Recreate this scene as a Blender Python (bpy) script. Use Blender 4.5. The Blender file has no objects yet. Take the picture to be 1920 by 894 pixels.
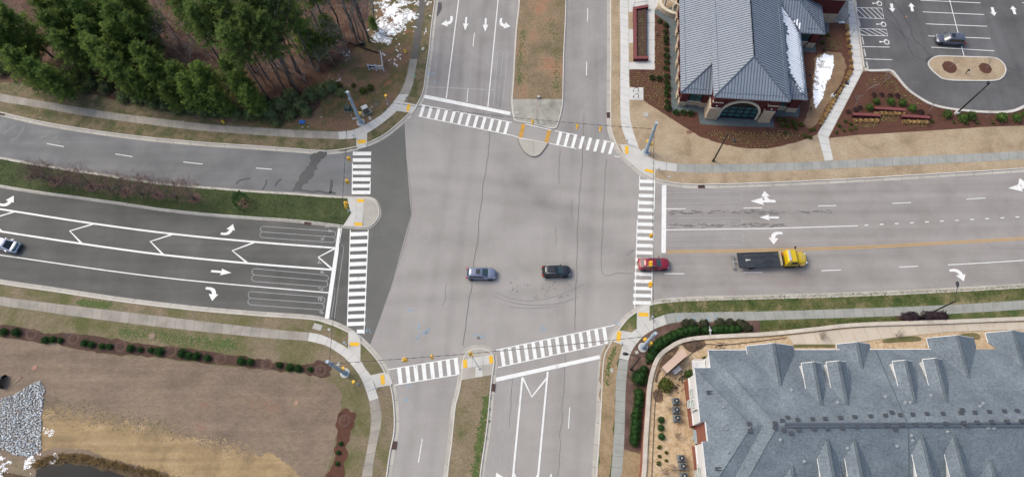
import bpy, math, random
from mathutils import Vector, Matrix, noise
from mathutils.geometry import tessellate_polygon
random.seed(7)
sc=bpy.context.scene; C=sc.collection
R=random.uniform
# ---------- camera calibration: turns a photo pixel (1920 x 894) into a point of the world at height z
F=1200.; CX,CY=960.,447.; H=94.7
_d=Vector((982-CX,-(945-CY),-F)).normalized()
Zw=-_d; Xw=Vector((1,0,0)); Xw=(Xw-Xw.dot(Zw)*Zw).normalized(); Yw=Zw.cross(Xw)
MW=Matrix((Xw,Yw,Zw))
def P(px,py,z=0.):
    w=MW@Vector((px-CX,-(py-CY),-F)); t=(z-H)/w.z
    return Vector((w.x*t,w.y*t,z))
def RP(px,py,p0,n):
    w=MW@Vector((px-CX,-(py-CY),-F)); o=Vector((0,0,H)); t=(Vector(p0)-o).dot(n)/w.dot(n)
    return o+w*t
def Q(p):
    c=MW.transposed()@(Vector(p)-Vector((0,0,H))); return CX-F*c.x/c.z, CY+F*c.y/c.z
cd=bpy.data.cameras.new('camera'); cam=bpy.data.objects.new('camera',cd); C.objects.link(cam)
cam.matrix_world=Matrix.Translation((0,0,H))@MW.to_4x4()
cd.sensor_width=36; cd.sensor_fit='HORIZONTAL'; cd.lens=36*F/1920; cd.clip_end=6000; cd.clip_start=.5
sc.camera=cam
# ---------- materials
ALB=.6
def lin(c): c/=255.; return c/12.92 if c<.04045 else ((c+.055)/1.055)**2.4
def S(r,g,b,k=1.): return (lin(r)*ALB*k,lin(g)*ALB*k,lin(b)*ALB*k,1)
MATS={}
def mat(name,cols,scale=.5,fine=8.,famt=.25,rough=.9,bump=0.,stretch=(1,1,1),rotz=0.,metal=0.,tint=0.,dist=.3,rnd=0.,spec=.3,detail=7,lo=.3,hi=.7,streak=None,bands=None):
    """noise driven colour ramp x fine grain x per-slab tint x per-object variation"""
    if name in MATS: return MATS[name]
    m=bpy.data.materials.new(name); m.use_nodes=True; nt=m.node_tree; N=nt.nodes; L=nt.links
    b=N['Principled BSDF']; b.inputs['Roughness'].default_value=rough; b.inputs['Metallic'].default_value=metal
    b.inputs['Specular IOR Level'].default_value=spec
    tc=N.new('ShaderNodeTexCoord'); mp=N.new('ShaderNodeMapping'); L.new(tc.outputs['Object'],mp.inputs[0])
    mp.inputs['Rotation'].default_value=(0,0,rotz); mp.inputs['Scale'].default_value=stretch
    if not isinstance(cols,list): cols=[cols]
    n1=N.new('ShaderNodeTexNoise'); n1.inputs['Scale'].default_value=scale; n1.inputs['Detail'].default_value=detail; n1.inputs['Distortion'].default_value=dist; n1.inputs['Roughness'].default_value=.6
    L.new(mp.outputs[0],n1.inputs['Vector'])
    cr=N.new('ShaderNodeValToRGB'); el=cr.color_ramp.elements
    k=len(cols)
    if k==1: el[0].color=cols[0]; el[1].color=cols[0]
    else:
        el[0].position=lo; el[0].color=cols[0]; el[1].position=hi; el[1].color=cols[-1]
        for i in range(1,k-1):
            e=el.new(lo+(hi-lo)*i/(k-1)); e.color=cols[i]
    L.new(n1.outputs['Fac'],cr.inputs[0]); out=cr.outputs[0]
    def mul(out,valsock,amt,g=4.):
        ma=N.new('ShaderNodeMath'); ma.operation='MULTIPLY_ADD'; ma.inputs[1].default_value=amt*g; ma.inputs[2].default_value=1-amt*g/2
        L.new(valsock,ma.inputs[0]); vm=N.new('ShaderNodeVectorMath'); vm.operation='SCALE'
        L.new(out,vm.inputs[0]); L.new(ma.outputs[0],vm.inputs['Scale']); return vm.outputs[0]
    n2=None
    if famt>0:
        n2=N.new('ShaderNodeTexNoise'); n2.inputs['Scale'].default_value=fine; n2.inputs['Detail'].default_value=4; n2.inputs['Roughness'].default_value=.7
        L.new(tc.outputs['Object'],n2.inputs['Vector']); out=mul(out,n2.outputs['Fac'],famt)
    if streak:
        for (sx,sy,rz,am,scl) in streak:
            mp2=N.new('ShaderNodeMapping'); L.new(tc.outputs['Object'],mp2.inputs[0]); mp2.inputs['Rotation'].default_value=(0,0,rz); mp2.inputs['Scale'].default_value=(sx,sy,1)
            n3=N.new('ShaderNodeTexNoise'); n3.inputs['Scale'].default_value=scl; n3.inputs['Detail'].default_value=3; L.new(mp2.outputs[0],n3.inputs['Vector']); out=mul(out,n3.outputs['Fac'],am)
    if bands:
        sp=N.new('ShaderNodeSeparateXYZ'); L.new(tc.outputs['Object'],sp.inputs[0]); acc=None
        def mt(op,a,b_=None,c=None):
            q=N.new('ShaderNodeMath'); q.operation=op
            for i,v in enumerate((a,b_,c)):
                if v is None: continue
                if isinstance(v,(int,float)): q.inputs[i].default_value=v
                else: L.new(v,q.inputs[i])
            return q.outputs[0]
        nb=N.new('ShaderNodeTexNoise'); nb.inputs['Scale'].default_value=.25; nb.inputs['Detail'].default_value=3; L.new(tc.outputs['Object'],nb.inputs['Vector'])
        for bd in bands:
            if len(bd)==4:
                p,q,w_,am=bd; d=(q-p).normalized(); nx,ny=-d.y,d.x; k=-(nx*p.x+ny*p.y)
                dist=mt('ADD',mt('MULTIPLY',sp.outputs[0],nx),mt('MULTIPLY_ADD',sp.outputs[1],ny,k))
            else:
                p,q,r,w_,am=bd; ax,ay,bx_,by_,cx_,cy_=p.x,p.y,q.x,q.y,r.x,r.y; D=2*(ax*(by_-cy_)+bx_*(cy_-ay)+cx_*(ay-by_))
                ux=((ax*ax+ay*ay)*(by_-cy_)+(bx_*bx_+by_*by_)*(cy_-ay)+(cx_*cx_+cy_*cy_)*(ay-by_))/D; uy=((ax*ax+ay*ay)*(cx_-bx_)+(bx_*bx_+by_*by_)*(ax-cx_)+(cx_*cx_+cy_*cy_)*(bx_-ax))/D; rad=math.hypot(ax-ux,ay-uy)
                dx=mt('SUBTRACT',sp.outputs[0],ux); dy=mt('SUBTRACT',sp.outputs[1],uy); dist=mt('SUBTRACT',mt('SQRT',mt('ADD',mt('MULTIPLY',dx,dx),mt('MULTIPLY',dy,dy))),rad)
            g=mt('MULTIPLY',mt('POWER',2.718,mt('MULTIPLY',mt('MULTIPLY',dist,dist),-1/(w_*w_))),am); acc=g if acc is None else mt('ADD',acc,g)
        fac=mt('SUBTRACT',1.,mt('MULTIPLY',acc,mt('MULTIPLY_ADD',nb.outputs['Fac'],2.2,-.1))); vm=N.new('ShaderNodeVectorMath'); vm.operation='SCALE'; L.new(out,vm.inputs[0]); L.new(fac,vm.inputs['Scale']); out=vm.outputs[0]
    if tint:
        at=N.new('ShaderNodeAttribute'); at.attribute_name='tint'; out=mul(out,at.outputs['Fac'],tint,2.)
    if rnd:
        oi=N.new('ShaderNodeObjectInfo'); out=mul(out,oi.outputs['Random'],rnd,2.)
    L.new(out,b.inputs['Base Color'])
    if bump:
        bp=N.new('ShaderNodeBump'); bp.inputs['Strength'].default_value=bump; bp.inputs['Distance'].default_value=.1
        L.new((n2 or n1).outputs['Fac'],bp.inputs['Height']); L.new(bp.outputs[0],b.inputs['Normal'])
    MATS[name]=m; return m
def flat(name,c,rough=.6,metal=0.,spec=.5,rnd=0.,famt=.08,fine=3.): return mat(name,c,rough=rough,metal=metal,spec=spec,rnd=rnd,famt=famt,fine=fine)
# ---------- mesh builder
class MB:
    def __init__(s): s.v=[]; s.f=[]; s.m=[]; s.t=[]; s.sm=[]
    def face(s,pts,mi=0,tint=.5,sm=False):
        i=len(s.v); s.v+=[tuple(p) for p in pts]; s.f.append(tuple(range(i,i+len(pts)))); s.m.append(mi); s.t.append(tint); s.sm.append(sm)
    def mesh(s,vs,fs,mi=0,tint=.5,sm=False,M=None):
        i=len(s.v); s.v+=[tuple(M@Vector(p)) if M else tuple(p) for p in vs]
        for f in fs: s.f.append(tuple(i+a for a in f)); s.m.append(mi); s.t.append(tint); s.sm.append(sm)
    def box(s,x0,y0,z0,x1,y1,z1,mi=0,M=None,tp=0.,tint=.5):
        a,b=x0+tp,x1-tp; c,e=y0+tp,y1-tp
        vs=[(x0,y0,z0),(x1,y0,z0),(x1,y1,z0),(x0,y1,z0),(a,c,z1),(b,c,z1),(b,e,z1),(a,e,z1)]
        s.mesh(vs,[(3,2,1,0),(4,5,6,7),(0,1,5,4),(1,2,6,5),(2,3,7,6),(3,0,4,7)],mi,tint,False,M)
    def prism(s,pts,z0,z1,mi=0,tint=.5):
        n=len(pts); p2=[Vector((p[0],p[1],0)) for p in pts]
        tri=tessellate_polygon([p2])
        vs=[(p[0],p[1],z0) for p in pts]+[(p[0],p[1],z1) for p in pts]
        ar=sum(pts[i][0]*pts[(i+1)%n][1]-pts[(i+1)%n][0]*pts[i][1] for i in range(n))
        fs=[]
        for t in tri:
            a,b,c=t; cr=(p2[b]-p2[a]).cross(p2[c]-p2[a]).z
            if cr<0: a,c=c,a
            fs.append((a+n,b+n,c+n)); fs.append((c,b,a))
        for i in range(n):
            j=(i+1)%n
            fs.append((i,j,j+n,i+n) if ar>0 else (j,i,i+n,j+n))
        s.mesh(vs,fs,mi,tint)
    def sheet(s,pts,z,mi=0,tint=.5):
        p2=[Vector((p[0],p[1],0)) for p in pts]; fs=[]
        for t in tessellate_polygon([p2]):
            a,b,c=t
            if (p2[b]-p2[a]).cross(p2[c]-p2[a]).z<0: a,c=c,a
            fs.append((a,b,c))
        s.mesh([(p.x,p.y,z) for p in p2],fs,mi,tint)
    def tube(s,pts,rs,n=8,mi=0,cap=True,tint=.5,sm=True):
        pts=[Vector(p) for p in pts]
        if not isinstance(rs,(list,tuple)): rs=[rs]*len(pts)
        vs=[]; fs=[]
        for i,p in enumerate(pts):
            d=(pts[min(i+1,len(pts)-1)]-pts[max(i-1,0)]).normalized()
            u=d.cross(Vector((0,0,1)) if abs(d.z)<.9 else Vector((1,0,0))).normalized(); w=d.cross(u)
            for k in range(n):
                a=2*math.pi*k/n; vs.append(p+(u*math.cos(a)+w*math.sin(a))*rs[i])
        for i in range(len(pts)-1):
            for k in range(n):
                l=(k+1)%n; fs.append((i*n+k,i*n+l,(i+1)*n+l,(i+1)*n+k))
        s.mesh(vs,fs,mi,tint,sm)
        if cap: s.mesh(vs[-n:],[tuple(range(n))],mi,tint); s.mesh(vs[:n],[tuple(reversed(range(n)))],mi,tint)
    def cyl(s,c,r,z0,z1,n=16,mi=0,r2=None,tint=.5): s.tube([(c[0],c[1],z0),(c[0],c[1],z1)],[r,r if r2 is None else r2],n,mi,True,tint)
    def blob(s,c,r,mi=0,nu=10,nv=7,jit=.1,sq=1.,tint=.5,seed=0):
        c=Vector(c); vs=[];fs=[]
        if not isinstance(r,(tuple,list)): r=(r,r,r)
        for j in range(nv+1):
            th=math.pi*j/nv
            for i in range(nu):
                ph=2*math.pi*i/nu; d=Vector((math.sin(th)*math.cos(ph),math.sin(th)*math.sin(ph),math.cos(th)))
                k=1+jit*noise.noise(d*2.3+Vector((seed,seed*1.7,c.x)))*2
                vs.append((c.x+d.x*r[0]*k,c.y+d.y*r[1]*k,c.z+d.z*r[2]*k))
        for j in range(nv):
            for i in range(nu):
                l=(i+1)%nu; fs.append((j*nu+i,(j+1)*nu+i,(j+1)*nu+l,j*nu+l))
        s.mesh(vs,fs,mi,tint,True)
    def build(s,name,mats,parent=None,loc=None):
        me=bpy.data.meshes.new(name); me.from_pydata(s.v,[],s.f)
        if not isinstance(mats,list): mats=[mats]
        for m in mats: me.materials.append(m)
        me.polygons.foreach_set('material_index',s.m); me.polygons.foreach_set('use_smooth',s.sm)
        if any(abs(t-.5)>1e-6 for t in s.t):
            at=me.attributes.new('tint','FLOAT','FACE'); at.data.foreach_set('value',s.t)
        me.update(); o=bpy.data.objects.new(name,me); C.objects.link(o)
        if parent: o.parent=parent
        if loc: o.location=loc
        return o
def tag(o,label,cat,group=None,kind=None):
    if label: o['label']=label
    if cat: o['category']=cat
    if group: o['group']=group
    if kind: o['kind']=kind
    return o
def thing(name,label,cat,loc=(0,0,0),rz=0.,group=None):
    o=bpy.data.objects.new(name,None); o.empty_display_size=.3; C.objects.link(o); o.location=loc; o.rotation_euler=(0,0,rz)
    return tag(o,label,cat,group)
KIDS={}
def kids(o): return [c for c in bpy.data.objects if c.parent==o]
def dup(o,loc=None,rz=None,sc_=None,label=None,group=None):
    def cp(x,par):
        c=x.copy(); C.objects.link(c); c.parent=par
        if x.name not in KIDS: KIDS[x.name]=kids(x)
        for k in KIDS[x.name]: cp(k,c)
        return c
    r=cp(o,None)
    if loc is not None: r.location=loc
    if rz is not None: r.rotation_euler[2]=rz
    if sc_ is not None: r.scale=sc_ if isinstance(sc_,tuple) else (sc_,)*3
    if label: r['label']=label
    if group: r['group']=group
    return r
class Proto:
    """first placement moves the built thing itself, later ones copy it"""
    def __init__(s,o): s.o=o; s.used=False; s.lx=o.location.copy()
    def put(s,loc,rz=0.,sc_=1.,label=None,group=None,tilt=None):
        if not s.used:
            s.used=True; o=s.o; o.location=loc; o.rotation_euler[2]=rz; o.scale=sc_ if isinstance(sc_,tuple) else (sc_,)*3
            if label: o['label']=label
            if group: o['group']=group
        else: o=dup(s.o,loc,rz,sc_,label,group)
        return o
ORD=['first','second','third','fourth','fifth','sixth','seventh','eighth','ninth','tenth','eleventh','twelfth','thirteenth','fourteenth','fifteenth','sixteenth','seventeenth','eighteenth','nineteenth','twentieth']
def nth(i):
    if i<20: return ORD[i]
    n=i+1
    return '%d%s'%(n,{1:'st',2:'nd',3:'rd'}.get(n%10 if n%100//10!=1 else 0,'th'))
def struct(mb,name,mats): o=mb.build(name,mats); o['kind']='structure'; return o
# ---------- polylines
def cr(pts,n=6,closed=False):
    """Catmull-Rom through points (2D or 3D vectors)"""
    pts=[Vector(p) for p in pts]; out=[]; N_=len(pts)
    rng=range(N_ if closed else N_-1)
    for i in rng:
        if closed: a,b,c,d=pts[i-1],pts[i],pts[(i+1)%N_],pts[(i+2)%N_]
        else: a,b,c,d=pts[max(i-1,0)],pts[i],pts[i+1],pts[min(i+2,N_-1)]
        for k in range(n):
            t=k/n; out.append(.5*((2*b)+(c-a)*t+(2*a-5*b+4*c-d)*t*t+(3*b-a-3*c+d)*t**3))
    if not closed: out.append(pts[-1])
    return out
def W(px,z=0.): return [P(x,y,z) for x,y in px]
def off(pl,d,closed=False):
    """shift a polyline to its left by d"""
    out=[]; n=len(pl)
    for i,p in enumerate(pl):
        a=pl[(i-1)%n] if (closed or i>0) else p; b=pl[(i+1)%n] if (closed or i<n-1) else p
        t=(b-a); t.z=0; t.normalize(); out.append(p+Vector((-t.y,t.x,0))*d)
    return out
def length(pl): return sum((pl[i+1]-pl[i]).length for i in range(len(pl)-1))
def resamp(pl,n):
    Ls=[0]
    for i in range(len(pl)-1): Ls.append(Ls[-1]+(pl[i+1]-pl[i]).length)
    out=[];j=0
    for k in range(n+1):
        t=Ls[-1]*k/n
        while j<len(pl)-2 and Ls[j+1]<t: j+=1
        f=(t-Ls[j])/max(Ls[j+1]-Ls[j],1e-9); out.append(pl[j].lerp(pl[j+1],min(max(f,0),1)))
    return out
def atz(pl,z): return [Vector((p.x,p.y,z)) for p in pl]
def slabs(mb,L,Rr,z,step=1.5,gap=.04,mi=0,base=1,th=0.):
    n=max(1,round((length(L)+length(Rr))/2/step)); a=resamp(L,n*4); b=resamp(Rr,n*4)
    a=atz(a,z); b=atz(b,z)
    for k in range(n):
        t=random.random(); g=gap/step/2
        for q in range(4):
            i=k*4+q; a0,a1,b0,b1=a[i],a[i+1],b[i],b[i+1]
            if q==0: a0=a[i].lerp(a[i+1],g*4); b0=b[i].lerp(b[i+1],g*4)
            if q==3: a1=a[i].lerp(a[i+1],1-g*4); b1=b[i].lerp(b[i+1],1-g*4)
            pts=[a0,a1,b1,b0]
            if (a1-a0).cross(b1-a0).z<0: pts.reverse()
            mb.face(pts,mi,t)
    for i in range(n*4):
        pts=[a[i],a[i+1],b[i+1],b[i]]
        if (a[i+1]-a[i]).cross(b[i+1]-a[i]).z<0: pts.reverse()
        mb.face([p-Vector((0,0,.004)) for p in pts],base)
def stroke(mb,pl,w,z,mi=0,w2=None):
    """ribbon of width w along a polyline"""
    pl=[Vector(p) for p in pl]; a=off(pl,w/2); b=off(pl,-w/2)
    for i in range(len(pl)-1):
        mb.face([Vector((q.x,q.y,z)) for q in (b[i],b[i+1],a[i+1],a[i])],mi)
def inside(p,poly):
    c=False; n=len(poly)
    for i in range(n):
        a,b=poly[i],poly[i-1]
        if (a.y>p.y)!=(b.y>p.y) and p.x<(b.x-a.x)*(p.y-a.y)/(b.y-a.y)+a.x: c=not c
    return c
def edge_dist(p,poly):
    m=1e9; n=len(poly)
    for i in range(n):
        a,b=poly[i-1],poly[i]; ab=b-a; t=max(0,min(1,(p-a).dot(ab)/max(ab.length_squared,1e-9))); m=min(m,(p-a-ab*t).length)
    return m
# ---------- world, light
w=bpy.data.worlds.new('World'); sc.world=w; w.use_nodes=True; nt=w.node_tree
sky=nt.nodes.new('ShaderNodeTexSky'); sky.sky_type='NISHITA'; sky.sun_disc=False
AZ=math.radians(-62); EL=math.radians(48)   # light comes from the upper left of the picture
sky.sun_elevation=EL; sky.sun_rotation=AZ; sky.dust_density=4; sky.air_density=1.; sky.ozone_density=0.4
nt.links.new(sky.outputs[0],nt.nodes['Background'].inputs[0]); nt.nodes['Background'].inputs[1].default_value=.145
ld=bpy.data.lights.new('sun','SUN'); lo=bpy.data.objects.new('sun',ld); C.objects.link(lo)
ld.energy=.95; ld.angle=math.radians(28); ld.color=(.985,.97,.83)
sd=Vector((math.sin(AZ)*math.cos(EL),math.cos(AZ)*math.cos(EL),math.sin(EL)))
lo.rotation_euler=sd.to_track_quat('Z','Y').to_euler(); lo.location=sd*200
vs=sc.view_settings; vs.view_transform='Standard'; vs.look='None'; vs.gamma=1; vs.use_curve_mapping=False
vs.exposure=.86
# =================== MATERIALS OF THE SETTING
ST=math.radians
def ln2(a,b_,w_=.75,am=.075): return (P(*a),P(*b_),w_,am)
def arc3(a,b_,c,w_=1.3,am=.1): return (P(*a),P(*b_),P(*c),w_,am)
BM_=[ln2((857,215),(762,890)),ln2((894,220),(806,890)),ln2((1075,250),(1040,890)),ln2((1117,260),(1082,890)),ln2((640,522),(1240,492),.9,.08),ln2((640,572),(1240,530),.9,.07),ln2((1240,371),(700,318),.9,.08),ln2((1240,410),(700,350),.9,.08),arc3((925,240),(1010,370),(1200,490),2.2,.13),arc3((1080,250),(1010,380),(760,448),1.6,.05)]
BN_=[ln2((843,0),(815,184),.6,.1),ln2((877,0),(857,190),.6,.12),ln2((911,0),(894,195),.6,.12),ln2((950,0),(935,205),.6,.1),ln2((1082,0),(1076,200),1.1,.07),ln2((1121,0),(1118,200),1.1,.08)]
BE_=[ln2((1250,371),(1920,346),1.,.09),ln2((1250,410),(1920,386),1.,.11),ln2((1250,450),(1920,425),.8,.06),ln2((1250,491),(1920,468),1.1,.09),ln2((1250,531),(1920,508),1.1,.07)]
BW_=[ln2((0,377),(630,445),.8,.09),ln2((0,457),(620,526),.9,.12),ln2((0,500),(612,570),.9,.09),ln2((0,415),(620,485),1.2,-.05)]
BU_=[ln2((0,240),(660,312),.9,-.07),ln2((0,272),(660,343),.9,.07),ln2((100,330),(640,385),.8,.08)]
BL_=[ln2((1690,-20),(1730,140),1.6,.1),ln2((1880,-20),(1905,120),1.6,.09),arc3((1720,130),(1800,170),(1900,150),1.8,.09)]
m_asph=mat('asphalt_light',[S(162,158,153),S(172,168,163),S(180,176,171)],bands=BM_,scale=.12,fine=9,famt=.12,rough=.92,bump=.15,streak=[(.08,1,0,.03,.6),(1,.07,ST(-3),.03,.7),(1,1,0,.07,5)])
m_asphN=mat('asphalt_worn',[S(150,146,143),S(162,158,155),S(170,166,163)],bands=BN_,scale=.18,fine=9,famt=.12,rough=.92,bump=.15,streak=[(1,.03,ST(-2),.09,.9),(1,1,0,.07,5)])
m_asphE=mat('asphalt_east',[S(156,150,146),S(166,161,157),S(172,167,163)],bands=BE_,scale=.2,fine=9,famt=.12,rough=.92,bump=.15,streak=[(.03,1,ST(-4),.09,.9),(1,1,0,.07,5)])
m_asphW=mat('asphalt_dark',[S(94,94,90),S(104,104,100),S(114,113,109)],bands=BW_,scale=.16,fine=8,famt=.12,rough=.9,bump=.15,streak=[(.04,1,ST(8),.10,.8),(1,1,0,.07,5)])
m_asphU=mat('asphalt_grey',[S(116,118,119),S(128,129,130),S(138,138,138)],bands=BU_,scale=.2,fine=8,famt=.12,rough=.9,bump=.15,streak=[(.04,1,ST(8),.10,.8),(1,1,0,.07,5)])
m_asphJ=mat('asphalt_junction',[S(106,106,102),S(116,116,112),S(130,129,126)],scale=.1,fine=8,famt=.12,rough=.9,bump=.15,streak=[(1,1,0,.07,5)])
m_lot=mat('asphalt_lot',[S(96,96,97),S(108,108,109),S(118,118,119)],bands=BL_,scale=.14,fine=12,famt=.15,rough=.9,bump=.12,streak=[(1,.04,ST(-14),.10,.9),(1,1,0,.07,5)])
m_stn=flat('tyre_stain',S(126,122,120),.9)
m_wet=mat('asphalt_wet',[S(72,74,78),S(84,86,88)],scale=.6,rough=.6,famt=.1)
m_crack=flat('crack_tar',S(104,101,98),.9,famt=.2)
m_tyre=mat('tyre_mark',[S(120,118,118),S(140,136,135)],scale=2,famt=.3,rough=.9)
m_paint=mat('road_paint',[S(196,195,192),S(236,236,233,1.05),S(242,242,239,1.08)],scale=1.3,fine=6,famt=.06,rough=.6,lo=.26,hi=.5)
m_paintold=mat('road_paint_faded',[S(172,170,170),S(205,204,203)],scale=1.5,fine=6,famt=.1,rough=.8)
m_paintdot=mat('loop_sealant',[S(164,166,168),S(186,188,190)],scale=1.2,famt=.1,rough=.7)
m_yel=mat('yellow_paint',[S(212,168,86),S(225,180,96)],scale=1,famt=.1,rough=.6)
m_tact=mat('tactile_yellow',[S(252,196,40),S(240,190,60)],scale=2,fine=10,famt=.15,rough=.7)
m_tactold=mat('tactile_worn',[S(225,170,60),S(190,150,90)],scale=1.2,fine=10,famt=.2,rough=.8)
m_conc=mat('concrete_new',[S(206,204,198),S(222,220,214)],scale=.6,fine=9,famt=.05,rough=.85,tint=.035)
m_concW=mat('concrete_white',[S(214,214,210),S(230,229,224)],scale=.4,fine=9,famt=.05,rough=.85,tint=.03)
m_concO=mat('concrete_old',[S(150,145,135),S(170,164,153),S(180,174,163)],scale=.5,fine=7,famt=.12,rough=.9,tint=.07)
m_concG=mat('concrete_grey',[S(154,156,150),S(168,170,164),S(176,177,171)],scale=.5,fine=8,famt=.09,rough=.9,tint=.05)
m_concM=mat('concrete_mossy',[S(132,131,122),S(176,173,162),S(192,189,178)],scale=.35,fine=4,famt=.14,rough=.9,tint=.04)
m_kerb=mat('kerb_concrete',[S(208,204,195),S(226,222,214)],scale=.7,fine=6,famt=.08,rough=.85,tint=.05)
m_gut=mat('gutter_concrete',[S(184,179,169),S(206,201,191)],scale=.5,fine=6,famt=.10,rough=.9,tint=.07)
m_joint=flat('joint_dark',S(128,124,116),.9)
m_path=mat('asphalt_path',[S(98,94,90),S(116,112,106)],scale=.4,fine=8,famt=.15)
G1,G2,G3=S(74,88,42),S(96,98,58),S(140,126,100)
m_gNW=mat('verge_nw',[S(74,86,46),S(100,98,66),S(134,120,94),S(110,92,72)],scale=.45,fine=5,famt=.35,bump=.6,streak=[(1,1,0,.12,3)])
m_soil=mat('leaf_litter',[S(64,44,36),S(88,62,50),S(112,86,70),S(78,56,44)],scale=.3,fine=5,famt=.45,bump=.7,streak=[(1,1,0,.14,3)])
m_verge=mat('bare_verge',[S(118,98,78),S(142,112,88),S(96,96,58),S(160,112,84)],scale=.22,fine=6,famt=.4,bump=.6,streak=[(1,1,0,.12,2.5)])
m_medW=mat('grass_green',[S(62,76,42),S(82,92,54),S(110,106,76)],scale=.3,fine=5,famt=.35,bump=.6,streak=[(1,1,0,.14,2.5)],lo=.35,hi=.8)
m_medN=mat('grass_clay',[S(106,104,68),S(136,120,94),S(152,130,104),S(172,126,98)],scale=.16,fine=5,famt=.3,bump=.6,streak=[(1,1,0,.13,2.5)],lo=.3,hi=.68)
m_medS=mat('grass_patchy',[S(80,100,48),S(132,120,92),S(148,132,108)],scale=.22,fine=5,famt=.3,bump=.6,streak=[(1,1,0,.12,2.5)],lo=.3,hi=.6)
m_tan=mat('dormant_grass',[S(158,138,112),S(182,162,134),S(194,176,148)],scale=.3,fine=5,famt=.18,bump=.5,streak=[(1,1,0,.08,2.5)])
m_SW=mat('grass_sw',[S(100,102,58),S(124,116,86),S(142,126,104)],scale=.22,fine=5,famt=.28,bump=.6,streak=[(1,1,0,.11,2.5)],lo=.35,hi=.62)
m_field=mat('field_brown',[S(122,108,92),S(136,119,103),S(146,128,110),S(120,114,84)],scale=.13,fine=5,famt=.2,bump=.7,streak=[(.06,1,ST(12),.13,.9),(.5,1.2,.7,.13,2.6)])
m_fieldtan=mat('field_straw',[S(146,126,94),S(170,146,108),S(184,160,122)],scale=.3,fine=5,famt=.2,bump=.6,streak=[(.04,1,ST(14),.22,1.1),(1,1,0,.09,2.6)])
m_SE=mat('grass_se',[S(70,92,46),S(98,106,62),S(150,138,104)],scale=.4,fine=5,famt=.3,bump=.6,streak=[(1,1,0,.12,2.5)],lo=.35,hi=.66)
m_SEtan=mat('grass_se_tan',[S(116,110,72),S(158,136,106),S(170,148,116)],scale=.4,fine=5,famt=.25,bump=.6,streak=[(1,1,0,.11,2.5)],lo=.25,hi=.6)
m_mulch=mat('bark_mulch',[S(84,54,42),S(104,68,54),S(92,62,50)],scale=.8,fine=14,famt=.4,bump=.6)
m_mulchD=mat('bark_mulch_dark',[S(72,54,46),S(92,68,58),S(82,64,56)],scale=.8,fine=12,famt=.4,bump=.6)
m_mulchP=mat('pine_straw_pink',[S(112,86,76),S(130,102,92)],scale=.8,fine=12,famt=.35,bump=.6)
m_mulchS=mat('mulch_se',[S(92,70,62),S(118,94,84),S(158,136,120)],scale=.6,fine=12,famt=.35,bump=.5,lo=.35,hi=.8)
m_gravB=mat('slate_gravel',[S(88,98,100),S(110,120,122),S(98,106,108)],scale=1.5,fine=18,famt=.45,bump=.5)
m_gravT=mat('river_gravel',[S(178,148,112),S(208,182,146),S(222,204,176)],scale=2.2,fine=10,famt=.4,bump=.6)
m_snow=mat('snow',[S(232,236,240,1.45),S(246,248,250,1.5)],scale=1.5,fine=8,famt=.05,rough=.6)
# =================== GROUND
g=MB(); g.sheet([(-3000,-1500),(3000,-1500),(3000,4000),(-3000,4000)],-.12); struct(g,'ground',m_SW)
road=MB(); road.sheet(W([(-500,-300),(2400,-300),(2200,1250),(-400,1250)]),0.); road=struct(road,'road',m_asph)
def patch(name,pts,z,m,kind='structure'):
    b=MB(); b.sheet(pts if isinstance(pts[0],Vector) else W(pts,0),z); return struct(b,name,m)
patch('road_resurfaced',[(-300,60),(-300,420),(-300,560),(480,640),(690,660),(696,640),(735,530),(771,402),(762,300),(757,205),(690,210),(480,200)],.004,m_asphJ)
patch('road_westbound',[(-300,60),(-300,330),(20,330),(480,390),(660,400),(662,270),(480,210)],.008,m_asphU)
patch('road_eastbound',[(-300,300),(-300,600),(480,660),(652,664),(660,395),(480,380),(20,320)],.012,m_asphW)
patch('road_north_arm',[(760,-300),(1180,-300),(1165,262),(1100,262),(960,230),(784,200),(770,100)],.004,m_asphN)
patch('road_east_arm',[(1241,330),(2300,230),(2300,560),(1241,585)],.004,m_asphE)
# =================== KERBED LAND
def land(name,E,close,side,m,gw=.6,kerb=True,closed=False,n=6,gut=m_gut):
    """E: photo pixels along the road edge; side=+1 land is on the left of the line"""
    pl=cr(W(E),n,closed)
    k0=off(pl,side*gw,closed); k1=off(pl,side*(gw+.17),closed); lf=off(pl,side*(gw+.15),closed)
    if closed: pl.append(pl[0]);k0.append(k0[0]);k1.append(k1[0])
    b=MB(); b.sheet(lf+([] if closed else W(close)),.135); L=struct(b,name,m)
    b=MB(); slabs(b,pl,k0,.02,3.,.06); struct(b,'gutter',[gut,m_joint])
    b=MB(); nn=max(2,round(length(k0)/.5)); a=resamp(k0,nn); c=resamp(k1,nn); t=.5
    for i in range(nn):
        if i%6==0: t=random.random()
        q=[a[i],a[i+1],c[i+1],c[i]]
        b.face([Vector((p.x,p.y,.16)) for p in (q if side>0 else q[::-1])],0,t)
        f=[Vector((a[i].x,a[i].y,0)),Vector((a[i+1].x,a[i+1].y,0)),Vector((a[i+1].x,a[i+1].y,.16)),Vector((a[i].x,a[i].y,.16))]
        b.face(f if side<0 else f[::-1],0,t)
    struct(b,'kerb',m_kerb)
    return lf
lfNW=land('land_woods_corner',[(-300,140),(-100,193),(0,218),(101,240),(235,260),(369,273.5),(480,281),(560,287),(611,290),(655,285),(688,276),(722,260),(748,240),(772,218),(789,198),(801,171),(806,134),(811,101),(816,50),(822,0),(828,-80),(835,-250)],[(835,-280),(-500,-290),(-400,0)],1,m_gNW)
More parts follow.
